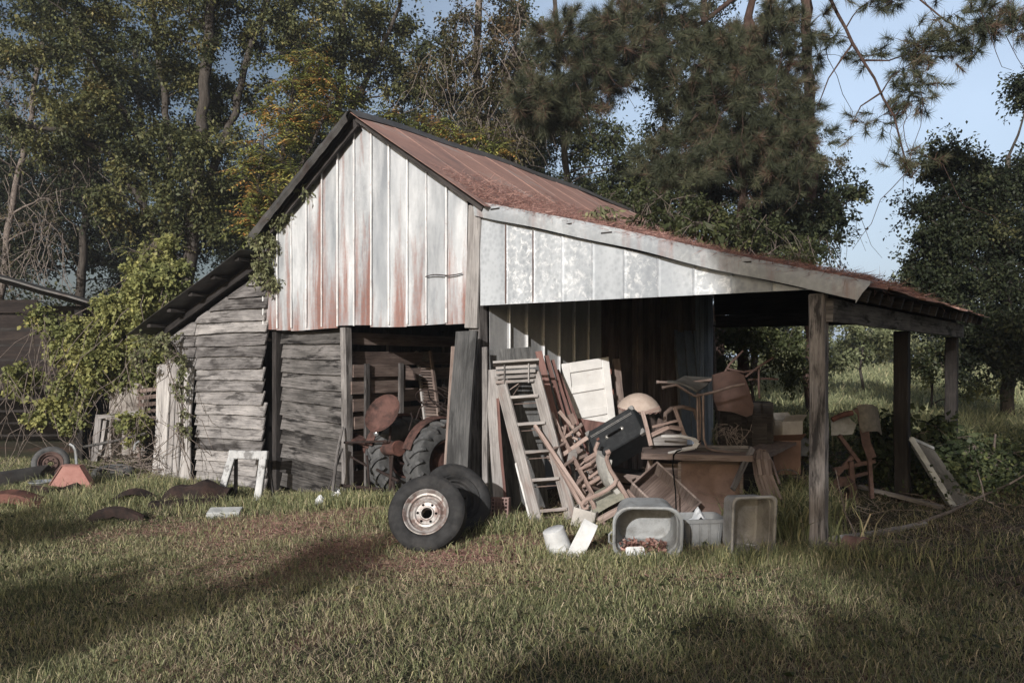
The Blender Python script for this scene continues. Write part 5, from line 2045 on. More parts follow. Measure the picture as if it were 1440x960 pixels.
# car wheel behind it
p = Gd(66, 672)
T = pose(p + Vector((0, 0.1, 0.20)), yaw=28, pitch=-24)
car_wheel(T, 0.26, 0.16, 0.16, 'spare_wheel', 'small wheel with rusty rim behind the orange plastic hood', 'wheel', None, p, rimmat='rim_rust', tyremat='rubber_grey')
p = Gd(152, 676)
T = pose(p + Vector((0, 0.15, 0.08)), yaw=10, pitch=-78)
car_wheel(T, 0.29, 0.16, 0.18, 'flat_tyre', 'bare tyre lying flat in the brush right of the orange hood', 'tyre', None, p, rim=False, tyremat='rubber_grey')
# silver pan
p = Gd(58, 684)
mb = MB(Matrix.Translation(p + Vector((0, 0, 0.03))))
mb.lathe([(0.0, 0.0), (0.13, 0.0), (0.16, 0.04), (0.17, 0.042), (0.165, 0.05), (0.125, 0.01), (0, 0.012)], 28)
tag(mb.build('metal_pan', 'chrome', None, smooth=True), 'shallow silver pan left of the orange hood', 'pan')
p = Gd(14, 684)
mb = MB()
rows = []
for i in range(9):
    t = i / 8
    q = Gd(-30 + 85 * t, 690 - 14 * t)
    rows.append([q, q + Vector((0, 0.03, 0.12)), q + Vector((0.0, 0.25, 0.2)), q + Vector((0, 0.4, 0.1))])
mb.grid(rows, th=0.01)
tag(mb.build('dark_sheet', 'tin_dark', None, smooth=True, ang=50), 'dark curved sheet on the ground at the left edge', 'sheet')
# pipes
mb = MB()
mb.tube([W(118, 628, 12.6), W(160, 620, 12.5), W(205, 609, 12.45)], 0.022, 8)
tag(mb.build('iron_pipe', 'tin_dark', None, smooth=True), 'long dark pipe resting across the brush below the vines', 'pipe')
mb = MB()
mb.tube([W(107, 641, 12.2), W(106, 633, 12.2), W(103, 627, 12.2), W(98, 624, 12.2)], 0.022, 8)
mb.tube([W(107, 641, 12.2), W(109, 668, 12.1)], 0.022, 8)
tag(mb.build('bent_pipe', 'chrome', None, smooth=True), 'bent shiny pipe end sticking up above the orange hood', 'pipe')
mb = MB()
mb.tube([W(188, 634, 12.1), W(190, 624, 12.1), W(196, 620, 12.1)], 0.016, 7)
tag(mb.build('bent_pipe', 'chrome', None, smooth=True), 'small pale pipe elbow in the brush beside the plank door', 'pipe')
# panels in the vines
mb = MB()
mb.prism([(-0.33, -0.3), (0.36, -0.28), (0.37, 0.2), (0.2, 0.32), (-0.28, 0.3), (-0.35, 0.1)], 0.03, pose(W(181, 562, 13.3), yaw=-12, pitch=-8))
tag(mb.build('pale_panel', 'old_panel', None), 'pale broken panel showing through the vines', 'panel')
p = Gd(150, 650)
lc = thing('open_cabinet', 'broken open cabinet under the vines beside the plank door', 'cabinet', p)
for a, b, w in (((134, 648), (141, 583), 0.1), ((140, 586), (205, 578), 0.06), ((142, 640), (150, 590), 0.05), ((203, 640), (206, 580), 0.06)):
    mb = MB()
    mb.beam(W(*a, 12.9), W(*b, 13.0), w, 0.1, (0, -1, 0), 4, 0.003)
    mb.build('cabinet_board', 'board_grey', lc)
mb = MB()
mb.prism([(-0.35, -0.35), (0.35, -0.35), (0.35, 0.33), (-0.35, 0.3)], 0.02, pose(W(172, 612, 13.25), yaw=-10))
mb.build('back_panel', 'old_panel', lc)
la = thing('lath_panel', 'panel of pale laths leaning behind the brush near the plank door', 'panel', Gd(210, 660))
for k in range(10):
    mb = MB()
    y = 548 + 10 * k
    mb.beam(W(193, y + 2, 13.05), W(226, y - 2, 12.95), 0.015, 0.06, (0, 0, 1))
    mb.build('lath', 'board_brown', la)
for x in (197, 222):
    mb = MB()
    mb.beam(W(x, 655, 13.1), W(x, 540, 13.12), 0.04, 0.03, (0, -1, 0))
    mb.build('batten', 'board_brown', la)
# white slab in the grass
p = Gd(315, 727)
mb = MB(pose(p + Vector((0, 0, 0.05)), yaw=3, pitch=14, roll=-2))
mb.prism([(-0.19, -0.04), (0.18, -0.035), (0.20, 0.035), (-0.17, 0.045)], 0.16)
tag(mb.build('concrete_slab', 'concrete', None, bevel=0.008), 'pale concrete slab half sunk in the lawn', 'slab')

# ================================================================ right: rusty machine, frame, poles
p = Gd(1195, 705)
rm = thing('rusty_machine', 'rust-red farm machine with cloth-draped seat back beyond the front post', 'machine', p)
dm = 8.9
for a, b, r in (((1176, 668), (1200, 640), 0.022), ((1196, 648), (1200, 705), 0.025), ((1172, 660), (1230, 648), 0.02), ((1172, 676), (1222, 664), 0.018), ((1172, 690), (1205, 700), 0.02), ((1222, 640), (1226, 700), 0.02), ((1180, 612), (1208, 650), 0.02)):
    mb = MB()
    mb.beam(W(*a, dm), W(*b, dm + 0.05), r * 2, r * 2, (0, -1, 0.1))
    mb.build('frame_bar', 'rim_rust', rm)
mb = MB()
rows = []
for (x, y) in ((1199, 575), (1205, 582), (1208, 600), (1212, 625), (1220, 645)):
    q = W(x, y, dm)
    rows.append([q, q + Vector((0.06, -0.02, 0.02)), q + Vector((0.12, 0.12, 0.0))])
mb.grid(rows, th=0.03)
mb.build('seat_back', 'rim_rust', rm, smooth=True, ang=50)
mb = MB()
rows = []
for i in range(7):
    y = 570 + 38 * i / 6
    rows.append([W(1204 + 1.5 * i + 2 * math.sin(i), y, dm - 0.03), W(1214 + i * 0.7, y - 2, dm - 0.05 - 0.02 * (i % 2)), W(1226 + 1.2 * i, y - 1 + 2 * math.sin(i * 2), dm + 0.0), W(1233 + i, y + 4, dm + 0.1)])
mb.grid(rows, th=0.012)
mb.build('cloth_cover', 'burlap', rm, smooth=True, ang=70)
mb = MB()
mb.prism([(-0.12, -0.1), (0.1, -0.08), (0.14, 0.03), (0.05, 0.12), (-0.12, 0.1)], 0.02, pose(W(1185, 600, dm + 0.1), yaw=-15, pitch=-12))
mb.build('side_plate', 'grey_plastic', rm)
mb = MB()
mb.tube([W(1170, 590, dm), W(1185, 583, dm), W(1199, 580, dm)], 0.03, 8)
mb.build('frame_tube', 'rust', rm, smooth=True)
mb = MB(pose(W(1185, 690, dm), yaw=-10) @ ROTX)
mb.lathe([(0.06, 0.05), (0.14, 0.04), (0.16, 0.0), (0.14, -0.04), (0.06, -0.05), (0.06, 0.05)], 22)
mb.build('small_wheel', 'rim_rust', rm, smooth=True)
# pale window frame leaning in the bush
p = Gd(1342, 716)
wn = thing('window_sash', 'pale old window sash leaning in the dark bush right of the shed', 'window', p)
a, b = W(1342, 713, 8.6), W(1281, 616, 8.85)
mb = MB()
mb.beam(a, b, 0.055, 0.035, (-0.3, -1, 0.2), 5, 0.002)
mb.build('stile', 'concrete', wn)
a2, b2 = W(1337, 716, 8.85), W(1283, 626, 9.0)
mb = MB()
mb.beam(a2, b2, 0.03, 0.03, (-0.3, -1, 0.2), 5, 0.002)
mb.build('stile', 'concrete', wn)
g0, g1, g2, g3 = a, b, W(1312, 630, 9.15), W(1366, 706, 8.95)
mb = MB()
mb.grid([[g0, g3], [g1, g2]], th=0.006)
mb.build('pane', 'burlap', wn)
mb = MB()
mb.beam(g0, g3, 0.03, 0.03, (0, -1, 0.3))
mb.beam(g1, g2, 0.03, 0.03, (0, -1, 0.3))
mb.build('rail', 'concrete', wn)
a, b = Gd(1208, 697), Gd(1326, 717)
board_thing(a + Vector((0, 0, 0.11)), b + Vector((0, 0, 0.03)), 0.05, 0.035, 'board_pale', 'pale pole lying on the ground left of the window sash', 'pole', 'poles on the shed floor', 'fallen_pole', up=(0, -0.3, 1))
a, b = Gd(1172, 762), Gd(1302, 740)
board_thing(a + Vector((0, 0, 0.03)), b + Vector((0, 0, 0.03)), 0.04, 0.03, 'board_pale', 'pale pole lying nearest the lawn right of the front post', 'pole', 'poles on the shed floor', 'fallen_pole', up=(0, -0.3, 1))
# fallen branch
mb = MB()
mb.tube([Gd(1290, 742) + Vector((0, 0, 0.04)), Gd(1335, 728) + Vector((0, 0, 0.06)), Gd(1385, 708) + Vector((0, 0, 0.1)), W(1420, 680, 8.4), W(1462, 655, 8.5)], [0.018, 0.016, 0.013, 0.01, 0.006], 6)
mb.tube([W(1385, 703, 8.6), W(1380, 680, 8.6), W(1374, 660, 8.6)], [0.009, 0.007, 0.004], 5)
mb.tube([Gd(1390, 712) + Vector((0, 0, 0.05)), Gd(1440, 716) + Vector((0, 0, 0.03))], [0.01, 0.006], 5)
mb.tube([Gd(1210, 765), W(1188, 720, 7.1), W(1175, 660, 7.2)], [0.008, 0.007, 0.004], 5)
tag(mb.build('fallen_branch', 'twig', None), 'long bare branch fallen across the ground at the right', 'branch')
# broken red pot
p = Gd(1198, 776)
pot = thing('broken_pot', 'broken terracotta-red pot lying by the foot of the front post', 'pot', p)
T = pose(p + Vector((0.02, 0, 0.06)), yaw=30, pitch=100)
mb = MB(T)
mb.lathe([(0.05, -0.09), (0.085, 0.06), (0.095, 0.062), (0.095, 0.09), (0.084, 0.09), (0.045, -0.08)], 24, None, None, math.radians(250), 1.0)
mb.build('pot_body', 'clay_plastic', pot, smooth=True, ang=40)
mb = MB(pose(p + Vector((-0.09, 0.02, 0.03)), yaw=10))
mb.grid([[(-0.1 + 0.03 * i, -0.05 + 0.03 * j, 0.03 * math.sin(i * 0.6 + 0.4) + 0.008 * (j % 2)) for j in range(4)] for i in range(7)], th=0.008)
mb.build('pot_shard', 'clay_plastic', pot, smooth=True, ang=50)
# blue-grey door leaning at the rear end of the inner wall
q0 = BL(-3.40, 4.6, 0.0)
bd = thing('blue_door', 'blue-grey panelled door leaning in shade at the rear of the shed wall', 'door', q0)
Tb2 = BM @ Matrix.Translation((-3.40, 4.95, 0.0)) @ Matrix.Rotation(math.radians(90), 4, 'Z') @ Matrix.Rotation(math.radians(-5), 4, 'X')
mb = MB(Tb2)
mb.box((0, 0, 1.0), (0.74, 0.03, 2.0))
mb.build('door_leaf', 'blue_grey', bd)
mb = MB(Tb2)
for x in (-0.33, 0.0, 0.33):
    mb.box((x, -0.02, 1.0), (0.1, 0.02, 2.0))
mb.build('door_stile', 'blue_grey', bd)
SKY_STR, SUN_STR, EXPOSURE = 0.072, 4.9, 0.14


def cum(path):
    """dense points of a polyline of Vectors"""
    out = []
    for a, b in zip(path[:-1], path[1:]):
        n = max(1, int((b - a).length / 0.35))
        out += [a.lerp(b, i / n) for i in range(n)]
    out.append(path[-1])
    return out


def wob(path, amt, rr):
    out = []
    for i, p in enumerate(path):
        k = amt if 0 < i < len(path) - 1 else 0
        out.append(p + Vector((rr.uniform(-k, k), rr.uniform(-k, k), rr.uniform(-k, k))))
    return out


def px_path(pts, d):
    return [W(x, y, d if len(q) == 0 else q[0]) for x, y, *q in pts]


def ell(px, py, rx, ry, d, n, rd=None):
    """crown lobe given where it stands: centre, radii in metres, clump count"""
    k = d / F
    return (W(px, py, d), (rx * k, (rd if rd else 0.75 * rx * k), ry * k), n)


def plant(name, label, cat, group, base, stems, lobes, leafmat_, bark, seed, clump=0.75, twigs=16, per=24, size=0.10, wr=0.55,
          droop=0.25, hang=0, limb_r=0.03, surf=0.4, trunkname='trunk', crownname='crown', kinds='leaf', twig_r=0.006, up=0.2, bare=0.0, twigmat=None):
    rr = random.Random(seed)
    rg = np.random.default_rng(seed)
    root = thing(name, label, cat, base, group)
    mb = MB()
    nodes = []
    for path, r0, r1 in stems:
        pth = wob(cum(path), 0.05 * min(1, r0 * 6), rr)
        m = len(pth)
        rs = [(r0 + (r1 - r0) * (i / max(1, m - 1)) ** 0.8) * rr.uniform(0.92, 1.08) for i in range(m)]
        mb.tube(pth, rs, 9 if r0 > 0.08 else 6)
        nodes += list(zip(pth, rs))
    C_, D_, N_, L_ = [], [], [], []
    tips = []
    tone_ = []
    thick = 1.75 if (kinds != 'frond' and name.endswith('_tree') and 'shade' not in name and 'bare' not in name and 'edge' not in name and 'bare dark limb' not in label) else 1.0
    if thick > 1:
        per = int(per * 1.45)
    for cen, rad, n in lobes:
        for _ in range(int(n * thick)):
            v = rg.normal(size=3)
            v /= np.linalg.norm(v)
            v *= rr.random() ** (surf)
            c = cen + Vector((v[0] * rad[0], v[1] * rad[1], v[2] * rad[2]))
            # limb from the nearest lower stem point
            best = min(nodes, key=lambda q: (q[0] - c).length + 1.2 * max(0, q[0].z - c.z + 0.2)) if nodes else (cen, 0.02)
            s = best[0]
            L = (c - s).length
            if L > 0.15:
                midp = s.lerp(c, 0.5) + Vector((rr.uniform(-.12, .12) * L, rr.uniform(-.12, .12) * L, (0.10 - 0.1 * droop) * L))
                q = [s, s.lerp(midp, 0.5) + Vector((0, 0, 0.03 * L)), midp, midp.lerp(c, 0.5) + Vector((0, 0, 0.03 * L)), c]
                r0 = min(best[1] * 0.8, limb_r * (0.5 + 0.35 * L))
                mb.tube(wob(q, 0.02 * L, rr), [r0, r0 * 0.8, r0 * 0.6, r0 * 0.45, r0 * 0.3], 5, cap=False)
                if len(nodes) < 900:
                    nodes += [(q[2], r0 * 0.6), (q[3], r0 * 0.4)]
            cr = clump * rr.uniform(0.65, 1.25)
            ct = 0.5 + 0.24 * rg.normal()
            nt_ = max(3, int(twigs * rr.uniform(0.6, 1.3)))
            for _t in range(nt_):
                w = rg.normal(size=3)
                w[2] = w[2] * 0.7 + up - droop * 0.6
                w /= np.linalg.norm(w)
                ln = cr * rr.uniform(0.45, 1.1)
                e = Vector((c.x + w[0] * ln, c.y + w[1] * ln, c.z + w[2] * ln - droop * ln * 0.4))
                if rr.random() < 0.6:
                    mb.tube([c, c.lerp(e, 0.55) + Vector((0, 0, 0.06 * ln)), e], [twig_r, twig_r * 0.8, twig_r * 0.5], 3, cap=False)
                tips.append((c, e, w, ln))
                tone_.append(ct)
    for k in range(hang):
        cen, rad, n = lobes[rr.randrange(len(lobes))]
        v = rg.normal(size=3)
        v /= np.linalg.norm(v)
        c = cen + Vector((v[0] * rad[0] * 0.9, v[1] * rad[1] * 0.9 - 0.2, v[2] * rad[2] * 0.6))
        q = [c]
        dx, dy = rr.uniform(-0.35, 0.35), rr.uniform(-0.3, 0.3)
        for _i in range(5):
            q.append(q[-1] + Vector((dx * rr.uniform(0.2, 1) + rr.uniform(-.08, .08), dy * rr.uniform(0, 1), -rr.uniform(0.08, 0.4))))
        mb.tube(q, [twig_r * 1.3, twig_r * 1.2, twig_r, twig_r, twig_r * 0.8, twig_r * 0.6], 3, cap=False)
    mb.build(trunkname, bark, root, smooth=True, ang=180)
    if kinds == 'leaf':
        T = len(tips)
        a = np.array([q[0][:] for q in tips])
        b = np.array([q[1][:] for q in tips])
        cnt = np.maximum(2, (per * rg.uniform(0.4, 1.5, T) * (rg.random(T) > bare))).astype(int)
        idx = np.repeat(np.arange(T), cnt)
        t = rg.uniform(0.15, 1.05, len(idx))[:, None]
        base_ = a[idx] * (1 - t) + b[idx] * t + rg.normal(size=(len(idx), 3)) * (0.075 * clump / 0.7)
        d = nrm(b[idx] - a[idx]) * 0.6 + rg.normal(size=(len(idx), 3)) * 0.6
        d[:, 2] -= droop
        n_ = rg.normal(size=(len(idx), 3)) * 0.55 + (0, -0.15, 0.8)
        sz = size * rg.uniform(0.6, 1.3, len(idx))
        V = leaf_quads(base_, d, n_, sz, wr)
        cl = np.clip(0.6 * np.array(tone_) + 0.4 * (0.5 + 0.22 * rg.normal(size=T)), 0, 1)
        r1 = np.clip(cl[idx] * 0.72 + 0.32 * rg.random(len(idx)) - 0.02, 0, 1)
        cr_ = fast_mesh(crownname, V, 4, np.stack([r1, rg.random(len(idx))], 1), leafmat_, root)
    elif kinds == 'needle':
        T = len(tips)
        b = np.array([q[1][:] for q in tips])
        w = np.array([q[2] for q in tips])
        idx = np.repeat(np.arange(T), per)
        n = len(idx)
        along = rg.uniform(-0.16, 0.02, n)[:, None]
        base_ = b[idx] + w[idx] * along
        d = w[idx] * 0.75 + rg.normal(size=(n, 3)) * 0.62
        d[:, 2] -= 0.12
        V = tris(base_, d, size * rg.uniform(0.7, 1.15, n), wr, rg)
        cl = rg.random(T)
        r1 = np.clip(cl[idx] * 0.6 + 0.35 * rg.random(n), 0, 1)
        cr_ = fast_mesh(crownname, V, 3, np.stack([r1, rg.random(n)], 1), leafmat_, root)
    elif kinds == 'frond':
        Vs, Rs = [], []
        for c, e, w, ln in tips:
            ax = np.array((e - c)[:])
            L = np.linalg.norm(ax)
            ax /= L
            side = np.cross(ax, (0, 0, 1.0))
            side /= max(1e-6, np.linalg.norm(side))
            m = max(5, int(L / (size * 0.55)))
            tt = np.linspace(0.2, 1.0, m)
            pos = np.array(c[:]) + ax * L * tt[:, None] - np.array((0, 0, 1.0)) * (tt[:, None] ** 2) * 0.18 * L
            base_ = np.repeat(pos, 2, 0)
            sg = np.tile([1.0, -1.0], m)[:, None]
            d = side * sg + ax * 0.35 + (0, 0, -0.35) + rg.normal(size=(2 * m, 3)) * 0.12
            V = leaf_quads(base_, d, np.tile(np.array([0, -0.2, 1.0]), (2 * m, 1)) + rg.normal(size=(2 * m, 3)) * 0.2, np.full(2 * m, size) * rg.uniform(0.8, 1.1, 2 * m) * (1 - 0.35 * np.repeat(tt, 2)), wr)
            Vs.append(V)
            k = rr.random()
            if rr.random() < 0.16:
                k = 0.95
            Rs.append(np.stack([np.clip(k * 0.85 + 0.15 * rg.random(2 * m), 0, 1), rg.random(2 * m)], 1))
        fast_mesh(crownname, np.concatenate(Vs), 4, np.concatenate(Rs), leafmat_, root)
    return root


def gbase(px, d):
    x = (px - 720) / F * d
    return Vector((x, d, gz(x, d)))


TG = 'trees behind the barn'
# ---------------------------------------------------------------- big many-stemmed tree, left
b = gbase(262, 19)
big = plant('broadleaf_tree', 'big many-stemmed tree with pale bark rising behind the left lean-to', 'tree', TG, b, [
    ([b, W(258, 420, 19), W(270, 330, 19), W(280, 230, 19.1), W(290, 120, 19.1), W(298, 0, 19.2), W(305, -130, 19.3)], 0.20, 0.10),
    ([b + Vector((-0.2, 0, 0.3)), W(240, 400, 18.9), W(212, 320, 18.8), W(192, 275, 18.7), W(150, 215, 18.5), W(90, 185, 18.3), W(20, 175, 18)], 0.19, 0.045),
    ([b + Vector((-0.1, 0.2, 0.3)), W(238, 380, 19.3), W(234, 290, 19.4), W(240, 200, 19.5), W(225, 100, 19.6), W(205, -30, 19.8)], 0.14, 0.06),
    ([W(268, 340, 19), W(300, 235, 19.4), W(330, 160, 19.8), W(355, 60, 20), W(400, -60, 20)], 0.13, 0.06),
    ([W(232, 290, 19.4), W(190, 185, 19), W(150, 120, 18.8), W(110, 40, 18.6)], 0.10, 0.04),
], [ell(60, 120, 110, 110, 18.3, 16), ell(130, 30, 120, 70, 18.8, 15), ell(240, 40, 110, 90, 19.6, 13), ell(360, 30, 90, 80, 20, 12), ell(300, -60, 220, 60, 19.5, 10), ell(120, 190, 90, 50, 18.5, 9), ell(330, 140, 60, 50, 20, 6), ell(240, 210, 90, 60, 18.4, 10), ell(190, 290, 80, 45, 18.4, 7), ell(300, 290, 50, 60, 18.7, 6)],
    'leaf_oak', 'bark_pale', 11, clump=0.62, twigs=15, per=20, size=0.095, surf=0.45, limb_r=0.035)
b = gbase(112, 24)
plant('broadleaf_tree', 'thin dark tree standing behind the plank shed roof', 'tree', TG, b, [
    ([b, W(115, 380, 24), W(122, 260, 24), W(130, 180, 24), W(125, 60, 24)], 0.17, 0.07), ([W(120, 300, 24), W(70, 220, 24), W(20, 160, 23.5)], 0.09, 0.04)],
    [ell(40, 250, 90, 80, 23.5, 14), ell(140, 280, 80, 60, 24.5, 11), ell(110, 360, 110, 45, 25, 10), ell(60, 60, 120, 80, 24, 12), ell(20, 350, 60, 50, 23, 7)],
    'leaf_dark', 'bark', 12, clump=0.8, twigs=14, per=20, size=0.11)
b = gbase(205, 29)
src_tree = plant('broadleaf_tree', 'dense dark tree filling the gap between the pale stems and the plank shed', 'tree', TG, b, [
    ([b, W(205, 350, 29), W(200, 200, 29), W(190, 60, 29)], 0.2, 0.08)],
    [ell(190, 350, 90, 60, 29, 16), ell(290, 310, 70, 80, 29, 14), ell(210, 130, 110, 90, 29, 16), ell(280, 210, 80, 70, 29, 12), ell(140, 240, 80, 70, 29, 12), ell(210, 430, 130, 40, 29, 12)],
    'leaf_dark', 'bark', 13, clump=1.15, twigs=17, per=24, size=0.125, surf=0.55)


def copy_plant(root, b, rot, scale, label):
    r = root.copy()
    COL.objects.link(r)
    for ch in list(root.children):
        c_ = ch.copy()
        COL.objects.link(c_)
        c_.parent = r
    r.location = b
    r.rotation_euler = (0, 0, rot)
    r.scale = scale
    r['label'] = label
    return r


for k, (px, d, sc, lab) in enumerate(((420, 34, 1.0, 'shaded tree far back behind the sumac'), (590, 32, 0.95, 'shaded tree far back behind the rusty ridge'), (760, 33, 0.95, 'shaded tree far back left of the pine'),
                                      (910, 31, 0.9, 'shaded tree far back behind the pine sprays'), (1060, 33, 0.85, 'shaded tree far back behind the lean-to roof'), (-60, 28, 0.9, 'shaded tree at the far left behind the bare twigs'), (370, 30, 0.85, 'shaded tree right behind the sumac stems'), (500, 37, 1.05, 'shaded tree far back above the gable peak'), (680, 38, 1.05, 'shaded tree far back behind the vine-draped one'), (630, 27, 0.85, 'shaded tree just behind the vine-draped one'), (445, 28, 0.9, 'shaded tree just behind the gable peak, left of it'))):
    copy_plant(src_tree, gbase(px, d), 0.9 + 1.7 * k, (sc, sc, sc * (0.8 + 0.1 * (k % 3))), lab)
# grey bare tangle at the far left
b = gbase(-10, 20)
plant('bare_tree', 'grey half-bare tree with tangled twigs at the left edge', 'tree', TG, b, [
    ([b, W(0, 420, 20), W(15, 300, 20), W(40, 180, 20), W(60, 60, 20)], 0.12, 0.05)],
    [ell(60, 230, 100, 100, 19.5, 18), ell(30, 330, 70, 60, 19.5, 9), ell(20, 100, 70, 80, 20, 8)],
    'leaf_brown', 'twig', 14, clump=0.7, twigs=16, per=5, size=0.08, hang=130, twig_r=0.008)
# sumac with orange leaves
b = gbase(375, 16.5)
plant('sumac_tree', 'sumac with orange and yellow-green fronds left of the gable peak', 'tree', TG, b, [
    ([b, W(380, 400, 16.5), W(385, 300, 16.5), W(400, 200, 16.6), W(415, 110, 16.8)], 0.09, 0.04),
    ([W(382, 380, 16.5), W(360, 290, 16.4), W(370, 190, 16.4)], 0.06, 0.03), ([W(385, 300, 16.5), W(440, 200, 16.8), W(470, 130, 17)], 0.05, 0.03)],
    [ell(410, 160, 60, 45, 16.8, 22), ell(385, 240, 45, 45, 16.4, 20), ell(355, 300, 28, 35, 16.3, 12), ell(470, 130, 50, 35, 17.2, 14), ell(440, 90, 45, 40, 17, 11)],
    'leaf_sumac', 'bark', 15, clump=0.62, twigs=11, size=0.15, wr=0.36, kinds='frond', droop=0.2, limb_r=0.02)
# trees over the roof
b = gbase(470, 23)
plant('broadleaf_tree', 'dark tall tree right behind the gable peak', 'tree', TG, b, [
    ([b, W(470, 300, 23), W(480, 120, 23), W(490, -60, 23)], 0.2, 0.08), ([W(474, 200, 23), W(540, 60, 23), W(580, -40, 23)], 0.1, 0.04)],
    [ell(430, 50, 90, 90, 22.5, 14), ell(540, 50, 90, 80, 23.5, 15), ell(500, -40, 160, 50, 23, 9), ell(470, 130, 70, 40, 23, 6), ell(580, 120, 60, 50, 23.5, 7)],
    'leaf_oak', 'bark', 16, clump=0.75, twigs=15, per=20, size=0.11)
b = gbase(600, 18.5)
plant('sumac_tree', 'low yellow-green sumac showing just over the rusty ridge', 'tree', TG, b, [
    ([b, W(600, 320, 18.5), W(590, 200, 18.5)], 0.08, 0.04), ([W(600, 320, 18.5), W(650, 210, 18.6)], 0.05, 0.03)],
    [ell(560, 165, 60, 28, 18.3, 9), ell(640, 190, 60, 30, 18.6, 9), ell(600, 220, 110, 30, 18.6, 8), ell(700, 215, 50, 22, 18.6, 5)],
    'leaf_sumac', 'bark', 17, clump=0.6, twigs=14, size=0.15, wr=0.38, kinds='frond', droop=0.2, limb_r=0.02)
b = gbase(670, 20.5)
plant('vine_covered_tree', 'brownish tree draped in hanging dead vines behind the roof', 'tree', TG, b, [
    ([b, W(675, 260, 20.5), W(668, 100, 20.5), W(680, -50, 20.6)], 0.17, 0.08), ([W(672, 200, 20.5), W(720, 90, 20.5), W(735, 10, 20.5)], 0.08, 0.04)],
    [ell(650, 110, 65, 85, 20, 16), ell(700, 40, 60, 60, 20.3, 9), ell(720, 140, 50, 60, 20.6, 9), ell(680, 190, 60, 35, 20, 7)],
    'leaf_brown', 'twig', 18, clump=0.6, twigs=14, per=14, size=0.095, hang=170, twig_r=0.008)
b = gbase(800, 24)
plant('broadleaf_tree', 'mid-green tree between the draped tree and the pine', 'tree', TG, b, [
    ([b, W(800, 300, 24), W(790, 150, 24), W(780, 0, 24)], 0.18, 0.06)],
    [ell(760, 160, 70, 70, 24, 10), ell(850, 200, 80, 50, 24.5, 10), ell(740, 60, 50, 60, 24.5, 6), ell(820, 260, 90, 30, 24, 7), ell(700, 200, 80, 40, 25, 7)],
    'leaf_mid', 'bark', 19, clump=0.75, twigs=14, per=18, size=0.11)
# pines
b = gbase(1044, 17)
plant('pine_tree', 'pine with reddish trunk and long drooping needle sprays behind the lean-to', 'tree', TG, b, [
    ([b, W(1044, 300, 17), W(1043, 180, 17), W(1046, 80, 17), W(1056, 0, 17), W(1064, -120, 17)], 0.13, 0.07),
    ([W(1056, -20, 17), W(990, 30, 16.6), W(930, 70, 16.2), W(880, 120, 16), W(820, 130, 15.8), W(760, 145, 15.7)], 0.06, 0.018),
    ([W(1052, 20, 17), W(1085, 100, 16.6), W(1110, 150, 16.4), W(1135, 215, 16.2)], 0.05, 0.015),
    ([W(1046, 80, 17), W(1000, 130, 16.4), W(960, 190, 16.2)], 0.04, 0.015)],
    [ell(830, 70, 70, 55, 16, 12), ell(770, 135, 55, 28, 15.8, 8), ell(905, 40, 60, 60, 16.3, 9), ell(1000, 140, 80, 90, 16.3, 14), ell(1100, 200, 55, 80, 16.2, 12), ell(1085, 60, 80, 60, 16.6, 9), ell(960, 235, 70, 40, 16.2, 6)],
    'needle', 'bark_pine', 21, clump=0.62, twigs=15, per=105, size=0.24, wr=0.0085, kinds='needle', droop=0.25, hang=45, limb_r=0.022, twig_r=0.007)
b = gbase(1140, 18.5)
plant('pine_tree', 'tall pine whose bare dark limb hangs across the open sky', 'tree', TG, b, [
    ([b, W(1140, 250, 18.5), W(1136, 60, 18.5), W(1130, -160, 18.5)], 0.16, 0.10),
    ([W(1132, -100, 18.4), W(1150, -45, 16.5), W(1166, 0, 15), W(1200, 60, 14.2), W(1230, 110, 13.6), W(1256, 165, 13.2), W(1266, 205, 13), W(1280, 250, 12.9)], 0.075, 0.014),
    ([W(1132, -110, 18.4), W(1200, -60, 15.5), W(1270, -20, 14.2), W(1330, 30, 13.6), W(1370, 50, 13.3)], 0.05, 0.012),
    ([W(1215, 85, 13.9), W(1250, 85, 13.7), W(1280, 75, 13.6)], 0.02, 0.008),
    ([W(1240, 130, 13.4), W(1210, 150, 13.4), W(1195, 180, 13.5)], 0.018, 0.007),
    ([W(1200, 60, 14.2), W(1165, 110, 14.2), W(1150, 150, 14.3)], 0.02, 0.008)],
    [ell(1285, 85, 40, 35, 13.6, 7), ell(1345, 55, 50, 40, 13.4, 9), ell(1400, 15, 45, 35, 13.4, 8), ell(1285, 130, 25, 18, 13.4, 4), ell(1268, 230, 30, 18, 13, 3), ell(1210, 40, 50, 50, 14.2, 4), ell(1240, 160, 40, 30, 13.4, 2), ell(1270, -25, 120, 30, 14, 9), ell(1420, 40, 30, 25, 13.3, 3)],
    'needle', 'bark_pine', 22, clump=0.36, twigs=7, per=80, size=0.20, wr=0.009, kinds='needle', droop=0.05, hang=10, limb_r=0.02, twig_r=0.006)
b = gbase(1010, 20)
plant('broadleaf_tree', 'dark vine-choked tree standing behind the lean-to roof', 'tree', TG, b, [
    ([b, W(1010, 300, 20), W(1000, 150, 20), W(990, 0, 20)], 0.2, 0.08), ([W(1006, 250, 20), W(1090, 150, 20), W(1120, 60, 20)], 0.1, 0.04)],
    [ell(960, 190, 70, 90, 20, 14), ell(1060, 230, 90, 80, 20, 18), ell(1130, 280, 60, 60, 19.5, 12), ell(930, 280, 90, 45, 19.5, 11), ell(1040, 80, 90, 90, 20.5, 14), ell(930, 60, 60, 80, 20.5, 9), ell(1060, 330, 110, 30, 19, 9)],
    'leaf_dark', 'bark_pine', 23, clump=0.7, twigs=15, per=20, size=0.09, hang=120, twig_r=0.007)
b = gbase(1145, 17.2)
